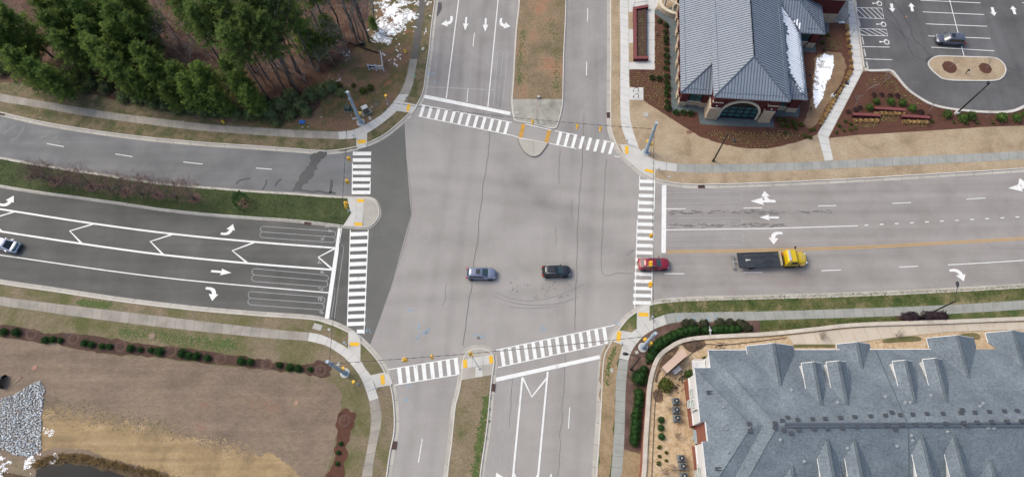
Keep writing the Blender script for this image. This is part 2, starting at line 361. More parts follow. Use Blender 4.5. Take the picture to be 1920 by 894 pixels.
lfNE=land('land_bank_corner',[(1140,-250),(1138,-100),(1138,0),(1138,100),(1137.5,200),(1138,238),(1143,259),(1153.5,283),(1167.5,301),(1182,314),(1198,328),(1222,341),(1252,348),(1289,353),(1340,353),(1440,350),(1608,342),(1776,332),(1920,323),(2100,308),(2300,290)],[(2400,-290),(1140,-290)],1,m_tan)
lfSW=land('land_field_corner',[(-300,462),(-100,502),(0,523),(101,538),(201,553),(268,562),(369,573.6),(480,583),(581,590),(614,597),(645,609),(669,623),(697,649),(719,675.6),(736,707),(744,734),(748,770),(748,809),(740,850),(734,894),(722,980),(705,1100)],[(690,1200),(-400,1200)],-1,m_SW)
lfSE=land('land_townhouse_corner',[(1090,1100),(1103,980),(1109,894),(1116,795),(1119.5,728),(1121,695),(1125,664),(1134.5,644),(1148,621),(1168,594),(1186,579.7),(1202,570.7),(1216,564.5),(1236,560),(1285,556),(1349,554),(1440,552),(1608,547),(1762,540),(1920,531),(2100,518),(2300,500)],[(2400,1200),(1090,1200)],-1,m_SE)
# medians
land('median_north',[(974,-250),(973,-100),(972,0),(966,60),(961,150),(958,190),(961,216),(965,228),(984,232),(1014,238),(1041,243),(1050,226),(1055,205),(1057,186),(1059,100),(1061,60),(1063,0),(1064,-100),(1066,-250)],[],1,m_medN,gw=.12,closed=True,n=4)
land('median_west',[(-300,245),(-100,275),(0,294),(111,313.5),(201,327),(302,342),(403,351),(480,357),(547,361),(614,366),(661,368),(695,369),(708,377),(714,391),(715,404),(708,417),(695,428),(681,430),(648,428),(607,423),(560,418),(513,414),(480,412),(386,405),(302,396),(235,386),(134,372),(67,363),(0,352),(-100,334),(-300,300)],[],-1,m_medW,gw=.3,closed=True,n=4)
land('median_south',[(815,1100),(831,894),(839,829),(846,762),(853,735),(859,700),(861,675),(866,661),(876,651),(893,646),(910,647),(923,653),(931,664),(933,681),(930,705),(926,745),(922,790),(917,829),(908,894),(885,1100)],[],-1,m_medS,gw=.5,closed=True,n=4)
# noses and refuges
patch('median_paving_north',[(960,187),(1055.5,187),(1053,207),(1041,242),(967,227),(962,213)],.15,m_concM)
b=MB(); slabs(b,W([(1006,187),(1005,235)]),W([(1011.5,187),(1011,236)]),.158,1.5); struct(b,'median_walk',[m_concO,m_joint])
nose=cr(W([(971,260),(974,271),(981,283),(990,291),(999,294.5),(1009,292.5),(1018,284),(1026,272),(1028,269)]),5)
b=MB(); b.prism([(p.x,p.y) for p in nose],0,.15); struct(b,'median_nose',mat('concrete_nose',[S(178,173,162),S(198,193,182)],scale=.5,fine=6,famt=.06))
b=MB(); b.tube(atz(nose,.15),.05,4,0,False); stroke(b,W([(1001,264),(999,294)]),.05,.157); struct(b,'median_nose_edge',m_joint)
patch('median_nose_paving',cr(W([(682,370.5),(696,372),(706,379),(711,391),(711.5,404),(705,415),(694,425),(681,427.5)]),5),.15,mat('concrete_nose',[S(178,173,162),S(198,193,182)],scale=.5,fine=6,famt=.06))
b=MB(); slabs(b,W([(651,371.5),(683,371)]),W([(658,400),(681.5,400)]),.152,1.6); slabs(b,W([(659,400),(681.5,400)]),W([(643,425),(680,427)]),.152,1.6); struct(b,'median_walk',[m_conc,m_joint])
patch('median_nose_paving',cr(W([(866,674),(868,664),(877,655),(893,650.5),(909,651.5),(920,657),(926,666)]),5)+W([(927,683),(925,702),(862,713),(863.5,692)]),.15,MATS['concrete_nose'])
b=MB(); slabs(b,W([(866,675),(926,664)]),W([(863.5,692),(928,681)]),.158,1.6); slabs(b,W([(892,688),(891,708)]),W([(903,686),(905.5,706)]),.162,1.5); struct(b,'median_walk',[m_conc,m_joint])
# =================== SIDEWALKS
def walk(name,L,Rr,m,z=.15,step=1.5,gap=.05,n=5):
    b=MB(); slabs(b,cr(W(L),n),cr(W(Rr),n),z,step,gap); return struct(b,name,[m,m_joint])
walk('sidewalk',[(-250,115),(-100,152),(0,176),(77,190),(185,208),(285,221.6),(403,235),(480,240),(560,245),(634,248)],[(-250,130),(-100,167),(0,191),(70,202),(141,215),(245,230),(369,245),(480,254),(560,259),(636,262)],m_concO)
walk('sidewalk',[(634,248),(661,245),(684,235),(715,216.5),(735,196),(748.5,178)],[(636,262),(668,259.5),(695,247),(725,226),(750,203),(767,178)],m_conc,gap=.04)
walk('sidewalk',[(748.5,178),(758.6,158),(765,134),(769,112)],[(767,178),(774,160),(779,134),(783,112)],m_concO)
walk('asphalt_path',[(770,112),(777,67),(785.5,0),(793,-80),(806,-250)],[(784,112),(790,67),(799,0),(806,-80),(818,-250)],m_path,step=400)
walk('sidewalk',[(1162,-250),(1162,0),(1163,67),(1163,201),(1165,236),(1171.6,257),(1177.6,272)],[(1177,-250),(1177,0),(1179,67),(1180,201),(1184,236),(1192,262),(1198,280)],m_concW,gap=.04)
patch('sidewalk_corner',[(1176,271),(1198,279),(1208,291),(1230,302),(1229,320),(1227,335),(1212,330),(1195,317),(1180,303),(1168,288),(1163,272.5)],.15,m_conc)
walk('sidewalk',[(1229.5,302),(1269,308)],[(1229,318),(1269,323)],m_conc)
walk('sidewalk',[(1269,308),(1329,309),(1440,307),(1574,301.7),(1672,296),(1780,291),(1920,284),(2100,268),(2300,250)],[(1269,323),(1329,324.5),(1440,322),(1608,315),(1700,310.5),(1776,306.7),(1920,299),(2100,283),(2300,265)],m_concG)
walk('sidewalk',[(-250,508),(-100,537),(0,556),(101,569),(235,585),(336,597),(480,614),(580,623.5)],[(-250,525),(-100,554),(0,572.6),(67,582),(161,595.7),(309,614),(480,631.6),(577,639)],m_concO)
walk('sidewalk',[(580.7,623.5),(600,627),(620,635),(638,644.5),(654,654.6),(674.7,674),(685.6,690.7),(695.7,704),(702,722),(710,746.7)],[(577,639),(595,643),(614,649),(641,666),(656,680),(663,688),(674,703),(681.4,718),(688,735),(693,752)],m_conc,gap=.04)
walk('sidewalk',[(710,746.7),(715.6,775),(715,795),(711,814),(705,842),(700,872.6),(698,894),(688,960),(672,1050)],[(693,752),(696,782),(695.5,795),(694,812),(688,846),(681.4,879),(678.7,894),(668,960),(652,1050)],m_concO)
walk('sidewalk',[(1160.7,672),(1168,646),(1184,624),(1194.7,615.5),(1217,601.5),(1244.8,590.4)],[(1177.7,676),(1185.8,655),(1205.5,630.7),(1225,618),(1236,613),(1250,608)],m_conc,gap=.04)
walk('sidewalk',[(1245,590.4),(1268,586.5),(1350,585),(1440,583.8),(1608,578.6),(1776,572),(1920,563),(2100,550),(2300,535)],[(1250,608),(1275,604),(1350,603),(1440,600),(1608,595),(1776,588.7),(1920,580),(2100,566),(2300,551)],m_concG)
walk('sidewalk',[(1161,673),(1154.7,715),(1152.3,795),(1145,894),(1138,980),(1128,1080)],[(1178,676),(1173,728),(1170,829),(1165,894),(1158,980),(1148,1080)],m_concG)
def ramp(pts): 
    b=MB(); b.sheet(W(pts),.158); return struct(b,'kerb_ramp',m_conc)
ramp([(670,258),(687.4,250.3),(687.4,277),(670,281)]); ramp([(745.3,208),(758.6,193),(777,197),(785,198),(772,216),(765.7,211)])
ramp([(654.6,620),(664,621),(676,633),(675.5,676),(654,655)]); ramp([(695.7,704.5),(721,699),(730,700),(737,718),(733,722),(706,726.5)])
ramp([(1195.6,580),(1206,573),(1217,570),(1216.5,602),(1194.7,616)]); ramp([(1150,639.6),(1143,640),(1150,624),(1157,619.5),(1184,623.5),(1168,645.5)])
# white edges beside the ramps
b=MB()
for pl in ([(669,258),(669.5,275)],[(687.8,250),(688,269)],[(758,193),(776,197)],[(745,208.5),(766,211.5)],[(654.5,622),(654,654)],[(675.5,637),(675.3,674)],[(696,704),(721,699)],[(706,725.5),(729,720)],[(1195,582),(1194.5,615)],[(1217,572),(1216.5,601)],[(1157,620),(1184,624)],[(1151,640.5),(1167,645)],[(1159,271.5),(1178,274)],[(1227.5,319),(1227,333)]):
    stroke(b,W(pl),.16,.164)
struct(b,'ramp_kerb',m_kerb)
b=MB(); c2=MB()
for q in ([(671,263.5),(686.5,262.5),(686.5,269.5),(670.6,270.5)],[(765,196),(771,197),(766.5,210),(761.5,209)],[(1171.5,274.5),(1178,274.5),(1178,289.5),(1171.5,289.5)],[(1209,317),(1226,320.5),(1225.5,326),(1208.5,322)],[(656.6,641.8),(674,641.8),(673.6,649),(656,649)],[(713.4,703),(720.6,702.5),(722.5,720),(715,721.5)],[(1197,586),(1215.6,586.5),(1215.2,594),(1197,593)],[(1157,621.5),(1164.7,622),(1163,640.5),(1155,639)],[(669.6,374),(683.4,374.5),(683.2,380),(669.6,380)],[(665,417.5),(679.4,418),(679.2,424),(665,423.5)],[(868,674.6),(875,674),(876.8,689),(869.3,690.3)],[(916.4,667.5),(924,667),(925.6,681),(918,682)]):
    b.sheet(W(q),.17)
struct(b,'tactile_paving',m_tact)
for q in ([(978,232.5),(985,233.8),(979.5,259.3),(972,258)],[(1027,242.2),(1033.8,243.5),(1027.5,268.8),(1020.3,268)]): c2.sheet(W(q),.024)
struct(c2,'tactile_paving',m_tactold)
# =================== BEDS AND LAWNS ON THE LAND
def bed(name,pts,z,m,smooth=True,n=8,jit=.22):
    pl=cr(W(pts),n,True) if smooth else resamp(W(pts)+[W(pts)[0]],max(8,int(length(W(pts))/.6)))[:-1]
    pl=[p+Vector((noise.noise(p*.9),noise.noise(p*.9+Vector((7,5,2))),0))*jit*(2 if smooth else .6)+Vector((noise.noise(p*3.1),noise.noise(p*3.1+Vector((7,5,2))),0))*jit*.6 for p in pl]
    b=MB(); b.sheet(pl,z); return struct(b,name,m)
bed('bare_verge',[(480,238),(634,247),(661,244),(684,233),(712,214),(735,193),(748,174),(762,140),(768,110),(784,0),(790,-100),(640,-100),(640,60),(600,110),(560,150),(500,170),(380,215)],.139,m_verge)
bed('forest_floor',[(-350,-280),(790,-280),(782,-60),(700,-40),(690,60),(660,100),(600,160),(600,200),(540,226),(420,212),(330,205),(240,195),(150,170),(60,155),(-20,150),(-200,110),(-350,50)],.143,m_soil)
bed('verge_grass',[(0,178),(0,192),(70,203),(141,216),(245,231),(369,246),(480,255),(560,260),(640,263),(668,262),(669,278),(611,281),(480,273),(369,265),(235,251),(101,231),(0,209),(-200,165),(-200,140)],.141,m_gNW)
bed('bank_lawn',[(1178,24),(1189,24),(1189,56),(1178,56)],.165,m_tan,False)
# ---- bank plaza
patch('plaza_paving',[(1177,-250),(1600,-250),(1590,10),(1400,20),(1242,-2),(1233,12),(1228,18),(1227,24),(1227,132),(1179,131),(1178,0)],.15,m_concW)
b=MB()
for pl in ([(1212,20),(1227,20.5)],[(1212,44),(1227,44.5)],[(1212,76),(1227,76.5)],[(1212,104),(1227,104.5)],[(1190,0),(1190,24)],[(1211,0),(1211,14)],[(1228,-20),(1228,8)],[(1179,118),(1212,119)]): stroke(b,W(pl),.05,.156)
struct(b,'paving_joint',m_joint)
patch('plaza_grass',[(1178,24.5),(1189,24.5),(1189.5,56),(1178,56)],.16,m_tan); patch('plaza_grass',[(1178.5,82),(1190,82),(1190.5,117.5),(1179,117.5)],.16,m_tan)
bed('mulch_bed',[(1179.5,131.5),(1227.5,132.5),(1227.5,27),(1231,26),(1245,36),(1262,50),(1275,90),(1320,120),(1500,120),(1500,40),(1548,40),(1584,42),(1593,80),(1600,133),(1532,252.5),(1520,258.5),(1505,264),(1490,268.5),(1466,274.5),(1440,279.5),(1396,279),(1370,274.5),(1346,269),(1325,262),(1306,254),(1275.5,235),(1245,214),(1231,206),(1206,190),(1206,165),(1179.5,165)],.145,m_mulch,False)
patch('bike_pad',[(1179.7,165.3),(1206,165.3),(1206,188.5),(1180,188.2)],.152,m_concW)
patch('slate_gravel',cr(W([(1227.5,27),(1228,21),(1233,19),(1240,20)]),3)+W([(1290,5),(1560,5),(1554,40),(1554,63),(1529,70),(1529,100),(1506,98),(1500,190),(1497,220),(1449,219),(1451,240),(1380,238),(1312,234),(1308,211),(1262,209.5),(1258.6,205),(1256,120),(1254.6,52),(1250,43),(1240,36)]),.149,m_gravB)
bed('lawn_oval',[(1530.6,106),(1550,101),(1574,102),(1584,114),(1584,134),(1571,168),(1551,198),(1540,218),(1527,235),(1517,240),(1508,233),(1512,218),(1520.6,188),(1524,151),(1527,120)],.15,mat('lawn_oval_grass',[S(128,104,80),S(160,134,106)],scale=.5,fine=6,famt=.25,bump=.5))
b=MB(); 
slabs(b,W([(1601,-250),(1593,-100),(1590,0),(1590,20),(1593,80),(1600.5,133)]),W([(1601.5,-250),(1601.5,-100),(1603,0),(1604,20),(1610,80),(1617.5,133)]),.155,1.5,.05)
slabs(b,W([(1600.5,133.5),(1532,252)]),W([(1617.5,133.5),(1552.5,258.5)]),.155,1.5,.05); slabs(b,W([(1532,252.5),(1546,303)]),W([(1552.5,258.5),(1561.5,301)]),.155,1.5,.05)
struct(b,'walkway',[m_concW,m_joint])
patch('entrance_paving',[(1545,-60),(1592,-60),(1592,44),(1548,43)],.153,m_concM)
patch('mulch_bed',[(1617,135),(1667,137),(1682,150),(1703,172),(1745,199),(1776,206),(1830,212),(1880,213),(1903,209),(1920,201),(2100,160),(2300,150),(2300,212),(1920,236.6),(1843,239),(1776,244),(1675,250),(1608,254),(1553,260)],.145,m_mulch)
# ---- parking lot
LZ=.16
lotedge=[(1602,-250),(1602,-100),(1604,0),(1611,55),(1621,126),(1626,131),(1667,131),(1676,135),(1688,150),(1703,167),(1722,181),(1745,194),(1776,202),(1830,208),(1880,209),(1903,205),(1925,195),(1990,170),(2100,150),(2300,140)]
patch('parking_lot',W(lotedge)+W([(2400,-250)]),LZ,m_lot)
def kerbline(px,z,side,gw=.35,kw=.18,hgt=.13,closed=False,n=4,m1=m_kerb,m2=m_conc):
    pl=cr(W(px),n,closed); k0=off(pl,side*gw,closed); k1=off(pl,side*(gw+kw),closed)
    if closed:
        for q in (pl,k0,k1): q.append(q[0])
    b=MB(); slabs(b,pl,k0,z+.012,3.,.05); struct(b,'gutter',[m2,m_joint])
    b=MB(); nn=max(2,round(length(k0)/.4)); a=resamp(k0,nn); c=resamp(k1,nn)
    for i in range(nn):
        for (u,v,s_) in ((a,c,side),):
            q=[u[i],u[i+1],v[i+1],v[i]]; b.face([Vector((p.x,p.y,z+hgt)) for p in (q if s_>0 else q[::-1])],0,.6)
        for (u,s_) in ((a,-side),(c,side)):
            f=[Vector((u[i].x,u[i].y,z-.05)),Vector((u[i+1].x,u[i+1].y,z-.05)),Vector((u[i+1].x,u[i+1].y,z+hgt)),Vector((u[i].x,u[i].y,z+hgt))]; b.face(f if s_>0 else f[::-1],0,.6)
    struct(b,'kerb',m1)
kerbline([(1621,128),(1630,131.5),(1650,131),(1667,131),(1676,135),(1688,150),(1703,167),(1722,181),(1745,194),(1776,202),(1830,208),(1880,209),(1903,205),(1925,195),(1990,170),(2100,150),(2300,140)],LZ,-1)
kerbline([(1602,-250),(1602,-100),(1604,0),(1611,55),(1621,128)],LZ,-1,.1,.2)
isl=[(1745,123),(1748,117),(1756,112.5),(1769,111.5),(1820,113),(1858,114),(1870,118),(1877,126),(1878,134),(1873,143),(1861.6,148),(1820,148.5),(1774,147),(1762,141),(1752,133)]
kerbline(isl,LZ,1,.4,.22,.13,True)
ip=off(cr(W(isl),4,True),.6,True)
b=MB(); b.sheet(ip,LZ+.1); struct(b,'island_grass',m_tan)
for c_,r in (((1778.7,128),1.25),((1845.6,130),1.1)):
    p=P(*c_); b=MB(); b.sheet([Vector((p.x+r*math.cos(a*.4)*(1+.06*math.sin(a*3)),p.y+r*1.05*math.sin(a*.4),0)) for a in range(16)],LZ+.105); struct(b,'mulch_ring',m_mulch)
# ---- SW corner
bed('field',[(-300,700),(0,634),(101,646),(215,666),(302,673),(416,685),(540,697),(600,708),(640,735),(636,775),(628,829),(610,894),(590,960),(540,1150),(-300,1150)],.139,m_field)
bed('straw_field',[(84,770),(161,777),(235,790),(319,809),(403,829),(480,850),(513,853),(547,876),(568,900),(600,980),(500,1100),(420,960),(336,894),(268.6,879),(210,858),(151,842),(100,838),(79,842),(80,795)],.143,m_fieldtan,True,14,.3)
strip=[(-200,580),(-60,601),(0,610),(44,614),(91,626),(144,624),(201,634),(279,646),(386,658),(480,673),(530,681),(560,683),(597,676),(614,681),(622.7,691),(617.6,705),(604,707.5),(574,700),(540,695),(480,691),(416,683),(302,671),(215,664.5),(158,656),(101,644),(0,632.6),(-60,622),(-200,600)]
bed('mulch_strip',strip,.147,m_mulchD)
bed('mulch_strip',[(654.6,767.5),(667,777),(664.6,795),(656,815),(651,835.7),(648,862.5),(645,894),(632,970),(600,970),(611,894),(624,872.6),(631,829),(631,800),(632.7,782),(641,770)],.147,m_mulch)
bed('bank_edge',[(67,894),(77,862),(110,852),(151,850),(210,862),(255,880),(330,900),(400,940),(420,1000),(-100,1000),(-60,880)],.147,mat('pond_bank',[S(64,54,40),S(98,82,60),S(120,98,66)],scale=.8,fine=6,famt=.4,bump=.7))
bed('pond',[(66,894),(77,877),(101,872),(151,871),(195,882),(240,893),(320,930),(400,1000),(300,1100),(-100,1100),(30,920)],.152,mat('pond_water',[S(14,16,18),S(26,29,33)],scale=.3,famt=0,rough=.2,spec=.12))
# ---- SE corner
bed('verge_tan',[(1126,690),(1134,650),(1152,641),(1166,647),(1160,673),(1154,715),(1152,795),(1144,894),(1130,1040),(1108,1040),(1120,894),(1125,795)],.139,m_SEtan)
patch('mulch_bed',[(1178,675),(1186,655),(1205.5,631),(1225,618.5),(1250,608.5),(1275,604.5),(1350,603.5),(1424,601),(1425,622),(1329,631),(1282,637),(1255,651),(1235,668),(1223,695),(1216,728),(1214,762),(1209,829),(1204,850),(1168,842),(1173,728)],.145,m_mulchS)
patch('mulch_bed',[(1676,593),(1692,589),(1776,586),(1778,603),(1690,605)],.145,m_mulchD)
patch('lawn_tan',[(1168,842),(1205,852),(1200,1050),(1146,1050),(1165,894)],.141,m_SEtan)
bed('trodden_grass',[(1168,846),(1182,847),(1178,960),(1160,960)],.143,m_SEtan)
# =================== PAINTED MARKINGS, parts of the road
def mark(name,fn,m=m_paint):
    b=MB(); fn(b); o=b.build(name,m,road); return o
Z=.024
def ln(px,w,z=Z,sm=0): return lambda b: stroke(b,cr(W(px),sm) if sm else W(px),w,z)
def quad(px,z=Z): return lambda b: b.sheet(W(px),z)
# crosswalks
def cw(bars,sides,m=m_paint):
    def f(b):
        for q in bars: b.sheet(W(q),Z)
        for s_ in sides: stroke(b,W(s_),.14,Z+.004)
    mark('crosswalk',f,m)
cw([[(661.8-.25*i,y-3.4),(696-.3*i,y-3.4),(695.8-.3*i,y+3.4),(661.6-.25*i,y+3.4)] for i,y in enumerate((288.2,300.2,312.4,324.2,336.4,348.6,361))],[[(661,306),(660.3,364)],[(694.5,340),(693.8,364)]])
cw([[(656.6-.42*i,439+14*i-3.4),(690.5-.45*i,438+14*i-3.4),(690.3-.45*i,438+14*i+3.6),(656.4-.42*i,439.5+14*i+3.6)] for i in range(13)]+[[(669,617.5),(683,617.5),(682.5,624.5),(669,624.5)]],[[(657,431),(651.2,612)],[(690.5,431),(682.5,626)]])
cw([[(1199.4-.74*i+(0 if i else 1),340+13.35*i-3.2),(1228-.45*i,340.8+13.35*i-3.2),(1227.8-.45*i,340.8+13.35*i+3.2),(1199.2-.74*i,340+13.35*i+3.2)] for i in range(18)],[[(1199.5,330),(1199,354)],[(1197.2,374),(1196.4,396)],[(1195,412),(1190,577)],[(1227.5,343),(1226.5,392)],[(1224.5,436),(1221.5,562)]])
bn=[]
for x0 in [792+14.35*i for i in range(12)]+[1049+13.95*i for i in range(8)]:
    t=(x0-789)/171.; yt=196.4+33.6*t; yb=218+37*(x0-6-784)/176.
    if x0>1000: yt=233+ (x0-984)*.2085; yb=258.6+(x0-6-972)*.179
    bn.append([(x0,yt),(x0+5.6,yt+1.1),(x0-1,yb+1),(x0-6.6,yb)])
cw(bn,[[(789,196.4),(960,230)],[(784,218),(960,254)],[(984,233),(1033.6,244)],[(1040,245.5),(1082,253.6)],[(960,254),(972,258)],[(972,258.6),(1028,268.7)],[(1028,268.7),(1081,279)],[(1131,263.6),(1145,266.7)],[(1152,293),(1162,295)]])
bs=[]
for x0 in [744.5+15.2*i for i in range(8)]:
    yt=692.4-(x0-728.4)*.168; yb=721.6-(x0+4-740)*.167; bs.append([(x0,yt),(x0+7.4,yt-1.2),(x0+10.6,yb-1),(x0+3.4,yb)])
for x0 in [937+14.75*i for i in range(14)]:
    yt=649-(x0-960)*.2075; yb=683-(x0+4-960)*.222; bs.append([(x0,yt),(x0+6.6,yt-1.3),(x0+11.4,yb-1.3),(x0+4.8,yb)])
cw(bs,[[(728.4,692.4),(859,670.5)],[(740,721.6),(857.6,702)],[(930,656),(1153,609)],[(933,688.5),(1131,645)]])
for q in ([(796.5,178),(957.5,210.3),(956.3,216.5),(795,184.3)],[(930,707.5),(1124,665.2),(1125,672.4),(929.5,715.5)],[(1241,347),(1249.4,347),(1248.5,474.3),(1240,474.3)],[(634,427.5),(641.2,428),(617,597),(609,596.5)]): mark('stop_line',quad(q))
# lane lines
TW=.16
for px,w_ in (([(-120,372),(0,392),(174,419),(324,438.6),(480,453.7),(629,464.8)],.3),([(-120,414),(0,433.6),(154,457),(309,478),(480,494.7),(622,505.4)],.3),([(-120,462),(0,478),(201,507),(340,524),(480,537),(616,548.6)],.17)): mark('lane_line',ln(px,w_,Z,4))
for px in ([(175,420),(131,433),(153,456)],[(323,439.5),(282,452.7),(306,477)],[(476.7,454.5),(435.7,470),(463,492)],[(627.7,466),(597,482),(622.5,504)],[(27,397),(-22,412),(3,433)]): mark('chevron',ln(px,.28,Z+.004))
for px in ([(88,269.5),(120,275.3)],[(216.5,288.9),(248.4,294)],[(344,304),(380,307.8)],[(480,315.3),(510,317.7)],[(889.5,62),(887,88)],[(1102,16),(1101.7,41)],[(1100,116.5),(1099.6,142)],[(792,821.6),(784.5,866.6)],[(1068.4,763),(1065.7,803)],[(1249.4,391.8),(1285.6,391.6)],[(1394,390.3),(1429,389.8)],[(1534,386.3),(1568,385.5)],[(1673,381.3),(1707.6,380)],[(1812,373.5),(1847.5,371.3)],[(1947,363),(1982,360.5)],[(1245,513),(1283,513)],[(1394,511),(1430,510.6)],[(1540,507.3),(1576.6,506)],[(1685.7,500.7),(1722,499)]): mark('lane_dash',ln(px,.13))
for i in range(11): x=1621+28.3*i; mark('lane_dash',ln([(x,422.4-i*1.53),(x+7,422-i*1.53)],.16))
mark('lane_line',ln([(1777,496.5),(1850,492.5),(1920,488),(2050,478)],.13)); mark('lane_line',ln([(1249,431),(1330,430),(1440,428.4),(1608,423.4)],.14))
for dy in (0,3.5):
    mark('centre_line',ln([(1249.4,470.2+dy),(1340,469.2+dy),(1440,467.2+dy),(1540,464.3+dy),(1648,460.3+dy),(1776,453.4+dy),(1920,445.2+dy),(2100,432+dy)],.13,Z,4),m_yel)
for px,w_ in (([(872,-180),(860,0),(836.8,184.6)],.17),([(943,-180),(934,0),(914.7,200.7)],.17),([(877.8,165),(875.4,192)],.12)): mark('lane_line',ln(px,w_))
mark('lane_line',ln([(797,163),(926,169)],.12),m_paintold)
for px,w_ in (([(979.5,706.5),(961.7,894),(952,1010)],.26),([(1027,696.4),(1008.7,894),(998,1010)],.26)): mark('lane_line',ln(px,w_))
mark('chevron',ln([(980,707.5),(997,743.4),(1025.5,708)],.26,Z+.004)); mark('chevron',ln([(962,884),(985,930),(1009,889)],.26,Z+.004))
# detector loops
def loop(x,n=2,m=m_paintdot):
    a,b_,c,d=[Vector((*p,0)) for p in x]   # a-b far end ... c-d near end, a->d along the lane
    def f(mb):
        for k in range(n):
            p=[a.lerp(b_,k/n),a.lerp(b_,(k+1)/n),d.lerp(c,(k+1)/n),d.lerp(c,k/n)]
            lo_=[p[0].lerp(p[3],.03),p[0].lerp(p[1],.25),p[0].lerp(p[1],.75),p[1].lerp(p[2],.03),p[1].lerp(p[2],.97),p[2].lerp(p[3],.25),p[2].lerp(p[3],.75),p[3].lerp(p[0],.03)]
            pl=W([(v.x,v.y) for v in lo_]); stroke(mb,pl+[pl[0]],.09,Z-.006+k*.002)
    mark('detector_loop',f,m)
loop([(489,424),(487,445),(628,455),(630,434)]); loop([(473,503),(472,527),(614,538),(616,516)]); loop([(466,546),(465,571),(607,581),(609,557)])
loop([(1249,361),(1249,382),(1391,380),(1391,360)]); loop([(1249,410),(1249,421),(1393,419),(1392,408)],1); loop([(1249,439),(1250,461),(1394,459),(1393,437)])
loop([(934,95),(953,97),(941,205),(925,200)]); loop([(950,712),(972,708),(948,878),(924,874)])
mark('detector_loop',lambda b:(stroke(b,W([(640,459),(645,463),(634,540),(627,597)]),.07,Z),stroke(b,W([(627,540),(630,543),(621,595)]),.07,Z)),m_paintdot)
# arrows: local shapes in metres, +x = direction of travel
def place(poly,px,ang,s=1.):
    o=P(*px); c,s_=math.cos(ang),math.sin(ang); return [Vector((o.x+s*(x*c-y*s_),o.y+s*(x*s_+y*c),0)) for x,y in poly]
STR=[(0,-.16),(1.55,-.16),(1.45,-.5),(3.0,0),(1.45,.5),(1.55,.16),(0,.16)]
TURN=[(0,-.2),(.9,-.2),(1.5,0),(1.85,.45),(1.95,.9),(2.35,.85),(1.65,2.05),(.75,.95),(1.3,.92),(1.2,.6),(.9,.3),(.5,.22),(0,.22)]
def arrow(poly,tail,head,ref,s=None,flip=False,m=m_paint):
    a,b_=P(*tail),P(*head); d=b_-a; rv=Vector(ref); sc_=s or d.length/rv.length
    pp=[(x,-y) if flip else (x,y) for x,y in poly]; r2=Vector((rv.x,-rv.y if flip else rv.y))
    ang=math.atan2(d.y,d.x)-math.atan2(r2.y,r2.x)
    pts=place(pp,tail,ang,sc_); mark('turn_arrow' if len(poly)>8 else 'straight_arrow',lambda b:b.sheet(pts,Z+(.006 if len(poly)>8 else .002)),m)
arrow(STR,(396,508),(434,511.5),(3,0)); arrow(STR,(874.6,32.6),(872,57.5),(3,0)); arrow(STR,(911,34.6),(909.6,60),(3,0)); arrow(STR,(1460,408),(1424,407.6),(3,0))
arrow(TURN,(414,438),(437,420),(1.65,2.05)); arrow(TURN,(-2,383),(26,367),(1.65,2.05)); arrow(TURN,(386,540),(398,564),(1.65,2.05),flip=True)
arrow(TURN,(846.6,31),(827,46),(1.65,2.05),flip=True); arrow(TURN,(940,35),(957,50.5),(1.65,2.05)); arrow(TURN,(1467,437),(1450.5,458.5),(1.65,2.05)); arrow(TURN,(1780,507),(1807,527.5),(1.65,2.05),flip=True)
arrow(TURN,(925,915),(931,885),(1.65,2.05)); arrow(STR,(1030,925),(1033.5,886),(3,0))
for (t1,h1,t2,h2) in (((1454,377.5),(1407,377.3),(1452,377),(1433,358)),((1940,351),(1890,353),(1938,352),(1911,334))):
    arrow(STR,t1,h1,(3,0)); arrow(TURN,t2,h2,(1.65,2.05),flip=True)
# seams and cracks
def wig(px,a=.12,n=8):
    pl=cr(W(px),n); return [p+Vector((noise.noise(p*.5)*a,noise.noise(p*.5+Vector((9,3,1)))*a,0))*3 for p in pl]
def crack(px,w_=.05,a=.12,m=m_crack,z=.022): pl=wig(px,a); mark('crack',lambda b:stroke(b,pl,w_,z),m)
crack([(924,214),(920,240),(914,300),(906,350),(899,420),(889,500),(880,560),(872,620),(868,648)],.07,.08)
crack([(1094,215),(1092,300),(1084,400),(1082,480),(1079,560),(1077,620)],.06,.06); crack([(1137,298),(1133,360),(1130,430),(1129,510),(1160,512),(1194,513)],.05,.05)
crack([(1050,247),(1049,300),(1048,345)],.05,.06); crack([(757,225),(762,300),(771,402),(735,530),(696,640)],.04,.0)
for q in ([(1072,375),(1071,400),(1074,415)],[(1041,425),(1041,460)],[(838,530),(834,560),(828,575)],[(906,160),(905,215),(902,236)],[(960,700),(958,740),(955,800)],[(1062,640),(1058,700),(1052,800),(1047,894)]): crack(q,.04)
for q in ([(68,385),(95,355),(92,340)],[(258,560),(225,590)],[(60,345),(80,372)],[(205,510),(195,540),(180,546)],[(150,500),(120,522),(85,532)],[(235,500),(280,520),(330,545)],[(350,535),(375,540),(400,550),(430,555)],[(110,480),(135,520)],[(300,370),(310,395)],[(450,405),(440,425)],[(520,455),(515,480),(508,493)],[(560,420),(555,450),(545,470)],[(10,270),(25,272),(38,278)],[(0,250),(20,256),(60,241)],[(695,380),(715,440),(725,470)],[(660,385),(690,400),(705,455)]): crack(q,.045,.15,m_crack)
m_skid=mat('skid_mark',[S(142,138,136),S(154,150,147)],scale=1,famt=.3,rough=.9)
crack([(930,548),(960,560),(1000,563),(1040,556),(1070,545),(1095,532)],.1,.02,m_skid); crack([(925,555),(960,567),(1010,572),(1050,568),(1085,556)],.1,.02,m_skid); crack([(955,575),(1000,578),(1045,574)],.08,.02,m_skid)
crack([(1176,480),(1180,473),(1188,467)],.3,.1,m_skid); crack([(1000,362),(1003,366),(1010,372)],.12,.1,m_skid)
for (x,y) in ((1340,396),(1290,401)): pass
b=MB()
